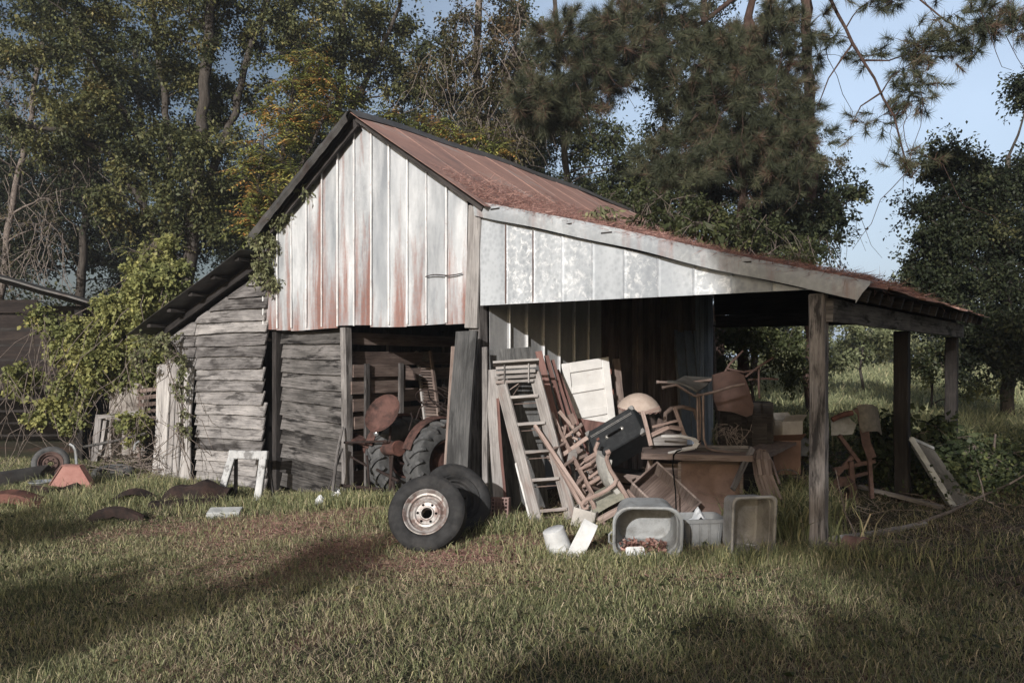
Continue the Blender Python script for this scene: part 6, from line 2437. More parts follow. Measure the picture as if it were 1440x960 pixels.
plant('young_tree', 'slim leafy sapling leaning into the sky gap beside the pine', 'tree', TG, b, [
    ([b, W(1140, 420, 17.2), W(1150, 340, 17.2), W(1175, 300, 17.2), W(1205, 270, 17.2)], 0.05, 0.012)],
    [ell(1165, 300, 28, 22, 17.2, 6), ell(1140, 335, 35, 22, 17.2, 6), ell(1203, 270, 10, 8, 17.2, 2), ell(1120, 310, 25, 30, 17.3, 4)],
    'leaf_dark', 'bark', 24, clump=0.36, twigs=10, per=12, size=0.10)
# right: dense dark tree
b = gbase(1420, 17.5)
plant('broadleaf_tree', 'dense dark-green tree filling the right edge', 'tree', None, b, [
    ([b, W(1420, 480, 17.5), W(1412, 330, 17.5), W(1418, 220, 17.5)], 0.16, 0.05), ([W(1416, 430, 17.5), W(1350, 350, 17.2), W(1310, 310, 17)], 0.07, 0.02)],
    [ell(1350, 290, 55, 75, 17.2, 17), ell(1420, 260, 55, 50, 17.5, 12), ell(1335, 380, 55, 65, 17, 16), ell(1430, 380, 70, 80, 17.4, 18), ell(1390, 480, 90, 55, 17, 18), ell(1320, 330, 20, 12, 16.8, 3), ell(1460, 130, 18, 30, 17.5, 4), ell(1330, 225, 30, 22, 17.3, 4)],
    'leaf_dark', 'bark', 25, clump=0.6, twigs=17, per=30, size=0.085, surf=0.5)
# far trees in the gap
proto = None
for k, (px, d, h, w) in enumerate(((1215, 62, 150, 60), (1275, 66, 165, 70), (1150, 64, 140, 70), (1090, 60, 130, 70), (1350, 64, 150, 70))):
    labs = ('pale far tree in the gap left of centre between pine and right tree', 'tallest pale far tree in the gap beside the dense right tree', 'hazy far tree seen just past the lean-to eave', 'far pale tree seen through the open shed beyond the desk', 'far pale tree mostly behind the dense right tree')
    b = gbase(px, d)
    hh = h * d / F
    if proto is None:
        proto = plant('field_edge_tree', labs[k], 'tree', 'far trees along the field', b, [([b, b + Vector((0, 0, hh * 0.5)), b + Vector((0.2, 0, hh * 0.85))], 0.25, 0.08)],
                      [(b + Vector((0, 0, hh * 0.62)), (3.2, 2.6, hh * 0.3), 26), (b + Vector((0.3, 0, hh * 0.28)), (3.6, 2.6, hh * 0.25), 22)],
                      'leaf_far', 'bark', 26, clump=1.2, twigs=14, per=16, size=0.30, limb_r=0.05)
    else:
        r = proto.copy()
        COL.objects.link(r)
        for ch in proto.children:
            c_ = ch.copy()
            COL.objects.link(c_)
            c_.parent = r
        r.location = b
        r['label'] = labs[k]
        r.rotation_euler = (0, 0, k * 1.3)
        r.scale = (1.1, 1.1, h / 150)
# shrubs seen through the shed and along the field
b = gbase(1060, 16.5)
plant('leafy_shrub', 'olive shrub seen through the back of the open shed', 'shrub', None, b, [([b, W(1060, 560, 16.5), W(1050, 500, 16.5)], 0.05, 0.02)],
      [ell(1040, 480, 60, 35, 16.3, 14), ell(1110, 490, 50, 40, 16.8, 10), ell(1060, 530, 80, 22, 16.5, 8)], 'leaf_mid', 'bark', 31, clump=0.4, twigs=12, per=16, size=0.085)
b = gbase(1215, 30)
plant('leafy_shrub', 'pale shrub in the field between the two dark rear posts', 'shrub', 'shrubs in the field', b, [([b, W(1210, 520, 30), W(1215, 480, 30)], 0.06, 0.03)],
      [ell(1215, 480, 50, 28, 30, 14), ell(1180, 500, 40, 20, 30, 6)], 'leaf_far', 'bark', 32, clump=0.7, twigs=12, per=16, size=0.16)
b = gbase(1310, 20)
plant('leafy_shrub', 'yellow-green shrub in the field behind the rearmost post', 'shrub', 'shrubs in the field', b, [([b, W(1310, 550, 20), W(1312, 520, 20)], 0.04, 0.02)],
      [ell(1310, 515, 30, 32, 20, 9), ell(1380, 545, 50, 20, 20, 7)], 'leaf_vine', 'bark', 33, clump=0.45, twigs=12, per=16, size=0.10)
# dark creeper bushes beside the shed
b = gbase(1262, 9.7)
plant('creeper_bush', 'dark leafy creeper bush wrapped round the middle rear post', 'bush', 'dark bushes right of the shed', b, [([b, W(1260, 650, 9.7), W(1265, 590, 9.7)], 0.03, 0.012), ([b, W(1310, 640, 9.6)], 0.02, 0.01)],
      [ell(1265, 615, 45, 36, 9.7, 15), ell(1325, 625, 45, 34, 9.7, 13), ell(1240, 650, 40, 40, 9.6, 10), ell(1310, 660, 50, 28, 9.4, 8)], 'leaf_under', 'vine_stem', 34, clump=0.22, twigs=12, per=9, size=0.075, wr=0.8, droop=0.3)
b = gbase(1395, 10.2)
plant('creeper_bush', 'low dark bush spreading to the right edge behind the window sash', 'bush', 'dark bushes right of the shed', b, [([b, W(1395, 650, 10.2), W(1400, 610, 10.2)], 0.03, 0.012)],
      [ell(1385, 640, 50, 30, 10.2, 11), ell(1440, 655, 50, 35, 10.0, 10), ell(1395, 675, 60, 22, 9.8, 8)], 'leaf_under', 'vine_stem', 35, clump=0.25, twigs=12, per=9, size=0.07, wr=0.7, droop=0.3)
b = gbase(1130, 9.6)
plant('creeper_bush', 'small dark creeper at the cartons behind the front post', 'bush', 'dark bushes right of the shed', b, [([b, W(1128, 650, 9.6), W(1130, 610, 9.6)], 0.02, 0.008)],
      [ell(1125, 620, 26, 35, 9.4, 6), ell(1150, 655, 25, 25, 9.5, 4)], 'leaf_under', 'vine_stem', 36, clump=0.2, twigs=9, per=8, size=0.065, wr=0.7, droop=0.3)

# ---------------------------------------------------------------- vines on the left
b = gbase(150, 14.0)
plant('vine_thicket', 'big yellow-green vine thicket between plank shed and barn', 'vine', 'yellow-green vines', b, [
    ([b, W(160, 560, 13.9), W(180, 470, 13.8), W(215, 400, 13.8)], 0.04, 0.015), ([b, W(110, 540, 13.7), W(80, 480, 13.5)], 0.03, 0.012), ([W(160, 560, 13.9), W(140, 500, 13.7), W(100, 450, 13.6)], 0.02, 0.01)],
    [ell(205, 430, 52, 55, 13.7, 40), ell(225, 385, 40, 28, 14.2, 16), ell(235, 350, 22, 14, 14.6, 4), ell(150, 470, 52, 45, 13.6, 28), ell(105, 480, 36, 30, 13.5, 11), ell(64, 446, 11, 14, 13.5, 4), ell(34, 530, 24, 18, 13.4, 6), ell(150, 530, 50, 30, 13.4, 14), ell(100, 570, 45, 35, 13.3, 11), ell(213, 500, 22, 40, 13.2, 9), ell(165, 440, 36, 25, 13.9, 8), ell(190, 590, 26, 20, 12.7, 3), ell(130, 500, 60, 30, 13.5, 14)],
    'leaf_vine', 'vine_stem', 41, clump=0.28, twigs=17, per=24, size=0.066, wr=0.85, droop=0.45, hang=160, twig_r=0.006, limb_r=0.012)
b = gbase(205, 14.6)
plant('leafy_shrub', 'feathery green shrub rising behind the left lean-to eave', 'shrub', None, b, [([b, W(205, 420, 14.6), W(205, 360, 14.6)], 0.04, 0.012)],
      [ell(205, 350, 40, 22, 14.6, 8), ell(250, 385, 35, 25, 14.8, 7), ell(235, 345, 20, 14, 14.6, 3)], 'leaf_vine', 'vine_stem', 42, clump=0.32, twigs=8, size=0.075, wr=0.4, kinds='frond', droop=0.2)
b = W(262, 640, 11.9)
plant('door_vine', 'vine with pale leaves trailing down over the plank door', 'vine', None, b, [([W(258, 630, 12.0), W(256, 560, 12.0), W(250, 500, 12.05), W(225, 480, 12.15), W(200, 490, 12.3)], 0.012, 0.006)],
      [ell(220, 478, 32, 14, 12.2, 12), ell(250, 500, 12, 16, 12.0, 5), ell(256, 545, 6, 40, 11.95, 7), ell(258, 600, 4, 20, 11.9, 3), ell(195, 500, 16, 22, 12.4, 6)],
      'leaf_ivy', 'vine_stem', 43, clump=0.14, twigs=9, per=5, size=0.06, wr=0.7, droop=0.5, hang=14, limb_r=0.008)
b = W(372, 405, 11.0)
plant('gable_vine', 'pale green vine spilling from under the gable eave', 'vine', None, b, [([W(372, 405, 11.0), W(372, 350, 10.95), W(385, 310, 10.8), W(420, 265, 10.5)], 0.012, 0.005)],
      [ell(372, 340, 16, 22, 10.9, 10), ell(370, 380, 16, 24, 10.9, 8), ell(392, 305, 10, 10, 10.75, 3), ell(422, 262, 8, 8, 10.45, 2), ell(380, 400, 10, 8, 10.9, 2)],
      'leaf_ivy', 'vine_stem', 44, clump=0.17, twigs=10, per=9, size=0.065, wr=0.5, droop=0.4, limb_r=0.008)
# seedlings on the lean-to roof
for k, (px, py, s, ly, lab) in enumerate(((812, 293, 0.9, 2.2, 'sprawling seedling in the needles where the two roofs meet'), (850, 300, 0.8, 2.6, 'second seedling up from the roof joint'), (905, 322, 1.1, 2.0, 'drooping brown-green plant growing on the lean-to roof'),
                                          (940, 326, 1.2, 2.4, 'bushy plant on the lean-to roof left of the tallest one'), (992, 338, 1.35, 2.2, 'tallest leafy plant on the lean-to roof'), (1120, 372, 0.8, 2.6, 'small plant near the low end of the lean-to roof'))):
    # the point of the roof seen there
    lo, hi = -3.5, 0.3
    for _ in range(30):
        mid_ = (lo + hi) / 2
        q = BL(mid_, ly, zlean(mid_))
        if 720 + F * q.x / q.y < px:
            lo = mid_
        else:
            hi = mid_
    q = BL(lo, ly, zlean(lo) + 0.02)
    plant('roof_seedling', lab, 'plant', 'plants growing on the roof', q, [([q, q + Vector((0.02, 0, 0.18 * s)), q + Vector((0.05, 0, 0.34 * s))], 0.008, 0.004)],
          [(q + Vector((0, 0, 0.22 * s)), (0.16 * s, 0.12, 0.14 * s), 6)], 'leaf_ivy' if k in (0, 1) else 'leaf_mid', 'vine_stem', 50 + k, clump=0.2 * s, twigs=6, per=5, size=0.11 * s, wr=0.35, droop=0.6, limb_r=0.006)


b = gbase(1010, 15.4)
plant('leafy_shrub', 'bushy growth crowding over the rear edge of the rusty roofs', 'shrub', None, b, [([b, W(1000, 420, 15.4), W(980, 330, 15.4)], 0.05, 0.02), ([W(1000, 420, 15.4), W(1090, 350, 15.4)], 0.03, 0.012), ([W(995, 400, 15.4), W(900, 300, 15.4)], 0.03, 0.012)],
      [ell(890, 285, 50, 25, 15.4, 14), ell(960, 300, 60, 35, 15.4, 18), ell(1050, 325, 60, 35, 15.6, 18), ell(1120, 350, 50, 25, 15.6, 12)], 'leaf_mid', 'vine_stem', 57, clump=0.36, twigs=13, per=16, size=0.075, hang=40)
# ---------------------------------------------------------------- undergrowth behind the barn (one mass)
def mass(name, label, cat, n, xr_, yr_, h, mat, size, seed, rise=0.5, wr=0.6):
    rg = np.random.default_rng(seed)
    m = n // 40
    cx, cy = rg.uniform(*xr_, m), rg.uniform(*yr_, m)
    ch = h * rg.uniform(0.35, 1.0, m)
    idx = rg.integers(0, m, n)
    x = cx[idx] + rg.normal(size=n) * 0.35
    y = cy[idx] + rg.normal(size=n) * 0.35
    z = np.array([gz(a, b_) for a, b_ in zip(x, y)]) + ch[idx] * rg.random(n) ** rise
    V = leaf_quads(np.stack([x, y, z], 1), rg.normal(size=(n, 3)) + (0, 0, 0.1), rg.normal(size=(n, 3)) * 0.6 + (0, -0.2, 0.8), size * rg.uniform(0.6, 1.3, n), wr)
    o = fast_mesh(name, V, 4, np.stack([np.clip(0.3 + 0.4 * rg.random(m)[idx] + 0.3 * rg.random(n), 0, 1), rg.random(n)], 1), mat)
    return tag(o, label, cat, kind='stuff')


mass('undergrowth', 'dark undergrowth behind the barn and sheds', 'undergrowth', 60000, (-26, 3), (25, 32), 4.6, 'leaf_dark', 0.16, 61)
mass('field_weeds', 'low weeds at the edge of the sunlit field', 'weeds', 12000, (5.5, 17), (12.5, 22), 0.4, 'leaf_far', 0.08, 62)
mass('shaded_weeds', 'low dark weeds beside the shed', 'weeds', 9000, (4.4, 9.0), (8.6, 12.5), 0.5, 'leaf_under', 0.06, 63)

# ---------------------------------------------------------------- grass
rg = np.random.default_rng(77)


def patch(x, y, f, s):
    r = np.random.default_rng(s)
    v = np.zeros_like(x)
    for k in range(7):
        a = r.uniform(0, 6.28)
        w = f * r.uniform(0.5, 2.2)
        v += np.sin((x * math.cos(a) + y * math.sin(a)) * w + r.uniform(0, 6.28)) / (0.6 + 0.3 * k)
    return v / 4.0


def local_xy(x, y):
    dx, dy = x - A0.x, y - A0.y
    return dx * UX.x + dy * UX.y, dx * VY.x + dy * VY.y


def gz_np(x, y):
    t = np.clip((-x - 0.2) / 3.5, 0, 1)
    z = -0.25 * t * t * (3 - 2 * t)
    u = np.clip((y - 22) / 45.0, 0, 1)
    z = z + 0.7 * u * u * (3 - 2 * u)
    return z + 0.018 * np.sin(x * 1.7 + y * 0.6) * np.cos(y * 1.3 - x * 0.4)


def blades(name, label, x, y, L, w, lean, tone, mat, seed, cat='grass'):
    rg = np.random.default_rng(seed)
    n = len(x)
    z = gz_np(x, y) - 0.004
    c = np.stack([x, y, z], 1)
    a = rg.uniform(0, 2 * math.pi, n)
    ld = np.stack([np.cos(a), np.sin(a), np.zeros(n)], 1)
    face = rg.uniform(0, 2 * math.pi, n)
    s = np.stack([np.cos(face), np.sin(face), np.zeros(n)], 1) * (w / 2)[:, None]
    Lc = L[:, None]
    up = np.array([0, 0, 1.0])
    le = (lean * rg.uniform(0.3, 1.5, n))[:, None]
    m = c + up * Lc * 0.55 + ld * Lc * le * 0.35
    t = c + up * Lc * np.clip(0.95 - 0.45 * le, 0.15, 1) + ld * Lc * le * 1.0
    V = np.stack([c - s, c + s, m + s * 0.8, m - s * 0.8, m - s * 0.8, m + s * 0.8, t + s * 0.12, t - s * 0.12], 1).reshape(-1, 3)
    r = np.stack([np.repeat(np.clip(tone, 0, 1), 2), np.repeat(rg.random(n), 2)], 1)
    o = fast_mesh(name, V, 4, r, mat)
    return tag(o, label, cat, kind='stuff')


# lawn
n = 500000
d = 3.3 + (14.5 - 3.3) * rg.random(n) ** 0.9
x = (rg.random(n) * 2 - 1) * (0.72 * d + 0.9)
y = d
lx, ly = local_xy(x, y)
bare = patch(x, y, 1.5, 3)
bare2 = ((x + 0.7) / 1.3) ** 2 + ((y - 6.9) / 0.75) ** 2 < 1.0 + 0.5 * patch(x, y, 3, 8)
bare3 = ((x + 2.6) / 1.2) ** 2 + ((y - 8.6) / 0.6) ** 2 < 1.0 + 0.5 * patch(x, y, 3, 9)
keep = np.ones(n)
keep[bare > 0.6] *= 0.6
keep[bare2 | bare3] *= 0.62
inside = (lx > -10.1) & (lx < 0.2) & (ly > 0.12)
keep[inside] = 0.0
shed = (lx > -3.4) & (lx < 0.2) & (ly > -0.15) & (ly < 1.2)
keep[shed] = 0.15
rs = (lx >= 0.2) & (ly > -0.4)
keep[rs] *= 0.14
k = rg.random(n) < keep
x, y, lx, ly = x[k], y[k], lx[k], ly[k]
n = len(x)
pt = patch(x, y, 2.2, 4)
near = np.clip(1 - np.abs(ly + 0.35) / 0.7, 0, 1) * (lx < 0.3)
L = 0.03 + 0.055 * rg.random(n) ** 1.6 + 0.02 * pt + 0.03 * np.clip(patch(x, y, 4.5, 21), -0.4, 0.9) + 0.05 * near * rg.random(n)
L = np.clip(L, 0.025, 0.3) * rg.choice([1, 1, 1, 1.5], n)
w = 0.0030 + 0.003 * rg.random(n) + 0.0004 * np.maximum(0, y - 5)
tone = 0.42 + 0.22 * patch(x, y, 1.3, 5) + 0.28 * rg.normal(size=n)
tone[rg.random(n) < 0.10] = 1.0
blades('lawn_grass', 'short tan-green lawn grass in front of the barn', x, y, L, w, np.full(n, 0.75), tone, 'blade', 78)
# dry straw lying about
n = 60000
d = 3.3 + 11 * rg.random(n)
x = (rg.random(n) * 2 - 1) * (0.72 * d + 0.9)
lx, ly = local_xy(x, d)
k = ~((lx > -10.1) & (lx < -3.6) & (ly > 0.1)) & ((patch(x, d, 1.5, 3) > 0.1) | (lx > 0.1) | (rg.random(n) < 0.25) | (ly > 0))
x, y = x[k], d[k]
n = len(x)
blades('dry_straw', 'dry straw and fallen pine needles on the ground', x, y, 0.05 + 0.07 * rg.random(n), np.full(n, 0.004), np.full(n, 1.8), rg.random(n), 'needle_dead' if False else 'blade_dry', 79, 'straw')
n = 45000
x = rg.normal(size=n) * 1.3 - 0.4
y = 6.9 + rg.normal(size=n) * 0.55
x2 = rg.normal(size=n // 2) * 1.0 - 2.5
y2 = 8.5 + rg.normal(size=n // 2) * 0.45
x, y = np.concatenate([x, x2]), np.concatenate([y, y2])
n = len(x)
c = np.stack([x, y, gz_np(x, y) + 0.006 + 0.012 * rg.random(n)], 1)
dd = rg.normal(size=(n, 3)) * (1, 1, 0.12)
fl = fast_mesh('needle_litter', tris(c, dd, 0.09 * rg.uniform(0.6, 1.2, n), 0.0035, rg), 3, rg.random((n, 2)), 'needle_dead')
tag(fl, 'reddish fallen pine needles before the spare wheels', 'needles', kind='stuff')
# broad weed leaves and fallen leaves in the lawn
n = 9000
y = 3.4 + 9 * rg.random(n)
x = (rg.random(n) * 2 - 1) * (0.7 * y + 0.8)
lx, ly = local_xy(x, y)
k = ((patch(x, y, 2.6, 12) > 0.35) | (rg.random(n) < 0.12)) & ~((lx > -10.1) & (lx < 0.2) & (ly > 0.05))
x, y = x[k], y[k]
n = len(x)
c = np.stack([x, y, gz_np(x, y) + 0.01 + 0.05 * rg.random(n)], 1)
wl = fast_mesh('lawn_weeds', leaf_quads(c, rg.normal(size=(n, 3)) * (1, 1, 0.25) + (0, 0, 0.15), rg.normal(size=(n, 3)) * 0.35 + (0, 0, 1), 0.025 + 0.04 * rg.random(n), 0.6), 4, rg.random((n, 2)), 'leaf_mid')
tag(wl, 'small broad-leaved weeds scattered through the lawn', 'weeds', kind='stuff')
n = 1500
y = 3.4 + 8 * rg.random(n)
x = (rg.random(n) * 2 - 1) * (0.7 * y + 0.8)
lx, ly = local_xy(x, y)
k = ~((lx > -10.1) & (lx < 0.1) & (ly > 0.3))
x, y = x[k], y[k]
n = len(x)
c = np.stack([x, y, gz_np(x, y) + 0.03 + 0.04 * rg.random(n)], 1)
wl = fast_mesh('fallen_leaves', leaf_quads(c, rg.normal(size=(n, 3)) * (1, 1, 0.4), rg.normal(size=(n, 3)) * 0.6 + (0, 0, 1), 0.018 + 0.025 * rg.random(n), 0.6), 4, rg.random((n, 2)), 'leaf_brown')
tag(wl, 'brown fallen leaves scattered over the lawn', 'leaves', kind='stuff')
# needles on the roofs
n = 42000
lx = -3.45 + 3.8 * rg.random(n)
ly = np.abs(rg.normal(size=n)) * 1.7 - 0.1
k = (ly < 6.0) & (rg.random(n) < np.clip(1.1 - ly * 0.18, 0.2, 1))
lx, ly = lx[k], ly[k]
n = len(lx)
hz = 3.20 - 0.276 * (lx + 3.49) + 0.012 + 0.05 * rg.random(n) ** 2 * np.clip(1.3 + patch(lx, ly, 3, 6), 0.2, 2)
P_ = np.stack([A0.x + lx * UX.x + ly * VY.x, A0.y + lx * UX.y + ly * VY.y, hz], 1)
rn = fast_mesh('roof_needles', tris(P_, rg.normal(size=(n, 3)) * (1, 1, 0.25), 0.13 * rg.uniform(0.5, 1.2, n), 0.005, rg), 3, rg.random((n, 2)), 'needle_dead')
tag(rn, 'reddish pine needles drifted over the lean-to roof', 'needles', kind='stuff')
n = 9000
lx = -4.3 + 0.95 * rg.random(n) ** 0.5
ly = -0.1 + 5.5 * rg.random(n)
hz = 4.505 - 0.655 * (lx + 5.43) - 0.22 * (np.maximum(0, ly) / 6.7) ** 2 + 0.02 + 0.02 * rg.random(n)
P_ = np.stack([A0.x + lx * UX.x + ly * VY.x, A0.y + lx * UX.y + ly * VY.y, hz], 1)
rn = fast_mesh('roof_needles', tris(P_, rg.normal(size=(n, 3)) * (1, 1, 0.4), 0.13 * rg.uniform(0.5, 1.2, n), 0.005, rg), 3, rg.random((n, 2)), 'needle_dead')
tag(rn, 'thin scatter of pine needles low on the main rusty roof', 'needles', kind='stuff')
# taller tufts round the scrap
X, Y, LL = [], [], []
for (px, py, rx, ry, cnt, ln) in ((1108, 752, 0.2, 0.25, 500, 0.52), (1125, 720, 0.2, 0.2, 260, 0.5), (1060, 792, 0.25, 0.08, 260, 0.16), (960, 790, 0.3, 0.1, 260, 0.15), (900, 796, 0.3, 0.06, 320, 0.13), (830, 792, 0.25, 0.08, 260, 0.13), (770, 782, 0.25, 0.1, 240, 0.14),
                                  (730, 745, 0.3, 0.12, 420, 0.2), (690, 752, 0.25, 0.1, 260, 0.16), (560, 735, 0.25, 0.2, 300, 0.2), (520, 712, 0.45, 0.12, 600, 0.24), (430, 706, 0.5, 0.12, 500, 0.2), (380, 715, 0.5, 0.15, 400, 0.18), (280, 712, 0.5, 0.15, 420, 0.2),
                                  (160, 712, 0.6, 0.2, 600, 0.22), (80, 712, 0.6, 0.2, 500, 0.2), (210, 690, 0.4, 0.25, 420, 0.25), (1160, 790, 0.3, 0.1, 220, 0.2), (1240, 790, 0.5, 0.3, 260, 0.2), (1100, 790, 0.3, 0.08, 300, 0.22), (600, 775, 0.25, 0.05, 160, 0.12), (1380, 770, 0.7, 0.3, 300, 0.16), (130, 680, 0.5, 0.2, 300, 0.24), (20, 700, 0.5, 0.3, 420, 0.22)):
    p = Gd(px, py)
    cnt = int(cnt * 1.7)
    X.append(p.x + rg.normal(size=cnt) * rx)
    Y.append(p.y + rg.normal(size=cnt) * ry)
    LL.append(ln * rg.uniform(0.4, 1.15, cnt))
X, Y, LL = np.concatenate(X), np.concatenate(Y), np.concatenate(LL)
blades('tall_grass', 'longer grass tufts round the junk and along the barn foot', X, Y, LL, np.full(len(X), 0.007) + 0.008 * (LL > 0.3), np.full(len(X), 0.55), 0.45 + 0.3 * rg.normal(size=len(X)), 'blade', 80)
# field
n = 90000
y = 13.5 + 62 * rg.random(n) ** 1.5
x = (0.10 + 0.80 * rg.random(n)) * y + 1.5 + rg.normal(size=n)
blades('field_grass', 'tall pale grass in the sunlit field behind the shed', x, y, 0.3 + 0.35 * rg.random(n), 0.012 + 0.0012 * y, np.full(n, 0.45), 0.5 + 0.3 * rg.normal(size=n), 'leaf_field', 81)
# brush pile
mb = MB()
rr = random.Random(90)
for k in range(150):
    c = Gd(rr.uniform(150, 228), rr.uniform(664, 680)) + Vector((0, rr.uniform(0, 0.7), abs(rr.gauss(0, 0.25))))
    a = rr.uniform(0, 6.28)
    v = Vector((math.cos(a), math.sin(a) * 0.6, rr.uniform(-0.15, 0.5))) * rr.uniform(0.2, 0.6)
    mb.tube([c, c + v * 0.5 + Vector((0, 0, rr.uniform(-.03, .06))), c + v], [0.008, 0.006, 0.003], 4)
tag(mb.build('brush_pile', 'twig', None), 'heap of dead brush between vines and plank door', 'brush', kind='stuff')
mb = MB()
for k in range(170):
    c = Gd(rr.uniform(1170, 1440), rr.uniform(705, 790)) + Vector((0, 0, 0.01))
    a = rr.uniform(0, 6.28)
    v = Vector((math.cos(a), math.sin(a), rr.uniform(0.0, 0.35))) * rr.uniform(0.1, 0.5)
    mb.tube([c, c + v * 0.5 + Vector((0, 0, rr.uniform(0, .05))), c + v], [0.004, 0.003, 0.002], 3)
tag(mb.build('fallen_twigs', 'twig', None), 'thin fallen twigs over the shaded ground at the right', 'twigs', kind='stuff')


# ---------------------------------------------------------------- trees behind the photographer, whose shade falls on the scene
def wa(w, a, z=0):
    return Vector((0.941 * w + 0.338 * a, -0.338 * w + 0.941 * a, z))


def shade_tree(label, w, a, trunk_top, lobes, seed, **k):
    b = wa(w, a)
    b.z = gz(b.x, b.y)
    L = [(wa(lw, la, lz), (rw, rw, rz), n) for lw, la, lz, rw, rz, n in lobes]
    plant('shade_tree', label, 'tree', 'trees behind the photographer', b, [([b, b + Vector((0.1, 0, trunk_top * 0.5)), b + Vector((0, 0.1, trunk_top))], 0.22, 0.07)], L, 'leaf_dark', 'bark', seed, **dict(dict(clump=0.6, twigs=12, per=18, size=0.17), **k))


shade_tree('dense tree behind the photographer shading the open shed side', 3.0, -15, 12,
           [(1.3, -15, 8.0, 1.0, 1.5, 20), (3.2, -15, 8.2, 1.6, 2.4, 40), (3.4, -15, 12, 1.8, 2.2, 30), (1.0, -15, 6.4, 1.0, 0.5, 7), (0.5, -15, 10.6, 0.9, 0.9, 34), (0.8, -15, 10.0, 0.6, 0.6, 14), (-0.15, -15, 10.5, 0.35, 0.5, 7), (0.9, -15, 6.7, 1.0, 0.35, 10), (1.5, -15, 12.5, 1.0, 1.5, 12), (-0.85, -15, 9.0, 0.5, 0.5, 10), (0.1, -15, 8.9, 0.6, 1.5, 18), (2.2, -15, 6.6, 1.2, 0.4, 10)], 71)
shade_tree('lower tree behind the photographer shading the left lawn', -5.0, -15, 6,
           [(-5.9, -15, 6.35, 1.1, 0.4, 19), (-4.5, -15, 6.65, 0.8, 0.2, 5), (-4.0, -15, 7.35, 1.1, 0.2, 4), (-8.0, -15, 7.3, 1.0, 0.15, 8), (-0.2, -15, 6.65, 1.1, 0.25, 16)], 72, clump=0.36)

# ---------------------------------------------------------------- evening air
hz = MB()
hz.box((5, 35, 8.0), (150, 130, 19.0))
ho = hz.build('haze', 'haze_air', None)
tag(ho, 'thin pale evening haze filling the clearing', 'haze', kind='stuff')
# ================================================================ sky, sun, camera
world = bpy.data.worlds.new('World')
SC.world = world
world.use_nodes = True
nt = world.node_tree
nt.nodes.clear()
sky = nt.nodes.new('ShaderNodeTexSky')
sky.sky_type = 'NISHITA'
sky.sun_disc = False
SUN_EL = math.radians(19.5)
Lh = Vector((0.338, 0.941, 0))
sky.sun_elevation = SUN_EL
sky.sun_rotation = math.atan2(-Lh.x, -Lh.y)
sky.air_density = 1.0
sky.dust_density = 4.5
sky.ozone_density = 1.2
bg = nt.nodes.new('ShaderNodeBackground')
bg.inputs['Strength'].default_value = SKY_STR
wo = nt.nodes.new('ShaderNodeOutputWorld')
nt.links.new(sky.outputs[0], bg.inputs[0])
# a thin bright veil of high cloud and haze low in the north-east sky
tc = nt.nodes.new('ShaderNodeTexCoord')
dp = nt.nodes.new('ShaderNodeVectorMath')
dp.operation = 'DOT_PRODUCT'
dp.inputs[1].default_value = (0.44, 0.88, 0.18)
nt.links.new(tc.outputs['Generated'], dp.inputs[0])
m1 = nt.nodes.new('ShaderNodeMapRange')
m1.interpolation_type = 'SMOOTHSTEP'
for i_, v_ in enumerate((0.70, 1.0, 0.12, 1.0)):
    m1.inputs[i_ + 1].default_value = v_
nt.links.new(dp.outputs['Value'], m1.inputs[0])
nz = nt.nodes.new('ShaderNodeTexNoise')
nz.inputs['Scale'].default_value = 2.2
nz.inputs['Detail'].default_value = 4
nt.links.new(tc.outputs['Generated'], nz.inputs['Vector'])
m2 = nt.nodes.new('ShaderNodeMapRange')
for i_, v_ in enumerate((0.3, 0.7, 0.75, 1.1)):
    m2.inputs[i_ + 1].default_value = v_
nt.links.new(nz.outputs['Fac'], m2.inputs[0])
mm = nt.nodes.new('ShaderNodeMath')
mm.operation = 'MULTIPLY'
nt.links.new(m1.outputs[0], mm.inputs[0])
nt.links.new(m2.outputs[0], mm.inputs[1])
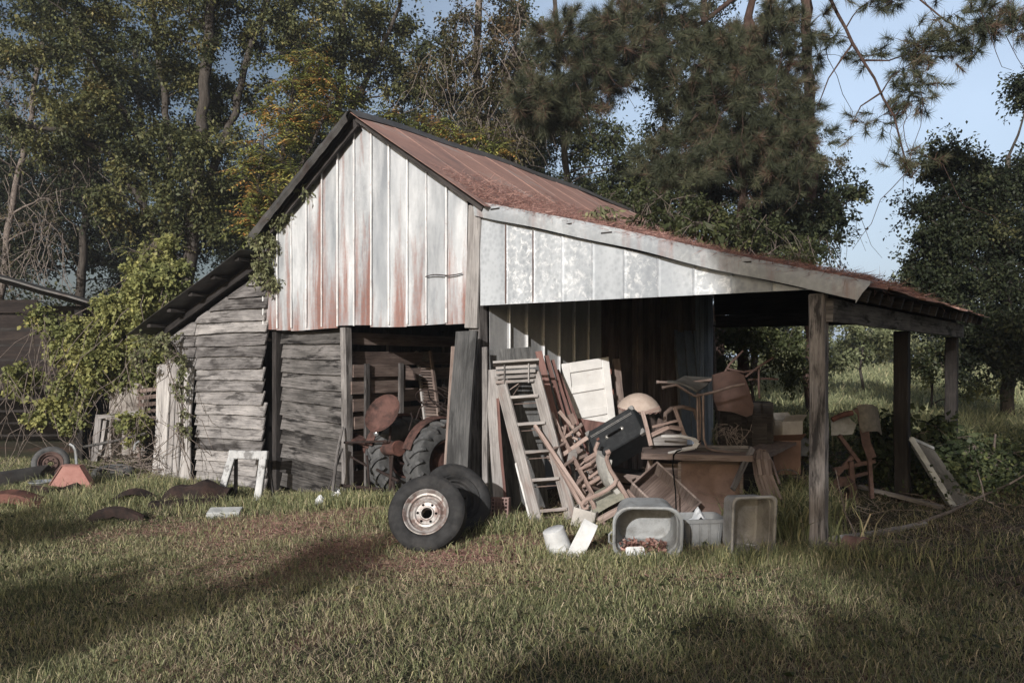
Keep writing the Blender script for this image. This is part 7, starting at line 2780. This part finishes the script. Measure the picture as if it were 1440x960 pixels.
# only above the horizon and only on that side
sp_ = nt.nodes.new('ShaderNodeSeparateXYZ')
nt.links.new(tc.outputs['Generated'], sp_.inputs[0])
m3 = nt.nodes.new('ShaderNodeMapRange')
for i_, v_ in enumerate((-0.1, 0.35, 0.0, 1.0)):
    m3.inputs[i_ + 1].default_value = v_
nt.links.new(sp_.outputs[1], m3.inputs[0])
m4 = nt.nodes.new('ShaderNodeMath')
m4.operation = 'MULTIPLY'
nt.links.new(mm.outputs[0], m4.inputs[0])
nt.links.new(m3.outputs[0], m4.inputs[1])
bg2 = nt.nodes.new('ShaderNodeBackground')
bg2.inputs['Color'].default_value = (0.40, 0.48, 0.60, 1)
nt.links.new(m4.outputs[0], bg2.inputs['Strength'])
ad = nt.nodes.new('ShaderNodeAddShader')
nt.links.new(bg.outputs[0], ad.inputs[0])
nt.links.new(bg2.outputs[0], ad.inputs[1])
nt.links.new(ad.outputs[0], wo.inputs[0])
sd = bpy.data.lights.new('sun', 'SUN')
sd.energy = SUN_STR
sd.angle = math.radians(0.55)
sd.color = (1.0, 0.972, 0.94)
so = bpy.data.objects.new('sun', sd)
COL.objects.link(so)
so.location = (-8, -25, 15)
so.rotation_euler = Vector((Lh.x * math.cos(SUN_EL), Lh.y * math.cos(SUN_EL), -math.sin(SUN_EL))).to_track_quat('-Z', 'Y').to_euler()
cd = bpy.data.cameras.new('camera')
cam = bpy.data.objects.new('camera', cd)
COL.objects.link(cam)
cam.location = (0, 0, EYE)
cam.rotation_euler = (PI / 2, 0, 0)
cd.sensor_fit = 'HORIZONTAL'
cd.sensor_width = 36
cd.lens = F / 1440 * 36
cd.shift_y = 20 / 1440
cd.clip_start = 0.05
cd.clip_end = 2000
SC.camera = cam
vs = SC.view_settings
vs.view_transform = 'Standard'
vs.look = 'None'
vs.exposure = EXPOSURE
vs.gamma = 1.0
vs.use_curve_mapping = False
SC.render.engine = 'CYCLES'
SC.cycles.use_denoising = True
SC.cycles.max_bounces = 6
SC.cycles.diffuse_bounces = 3
SC.cycles.transparent_max_bounces = 4
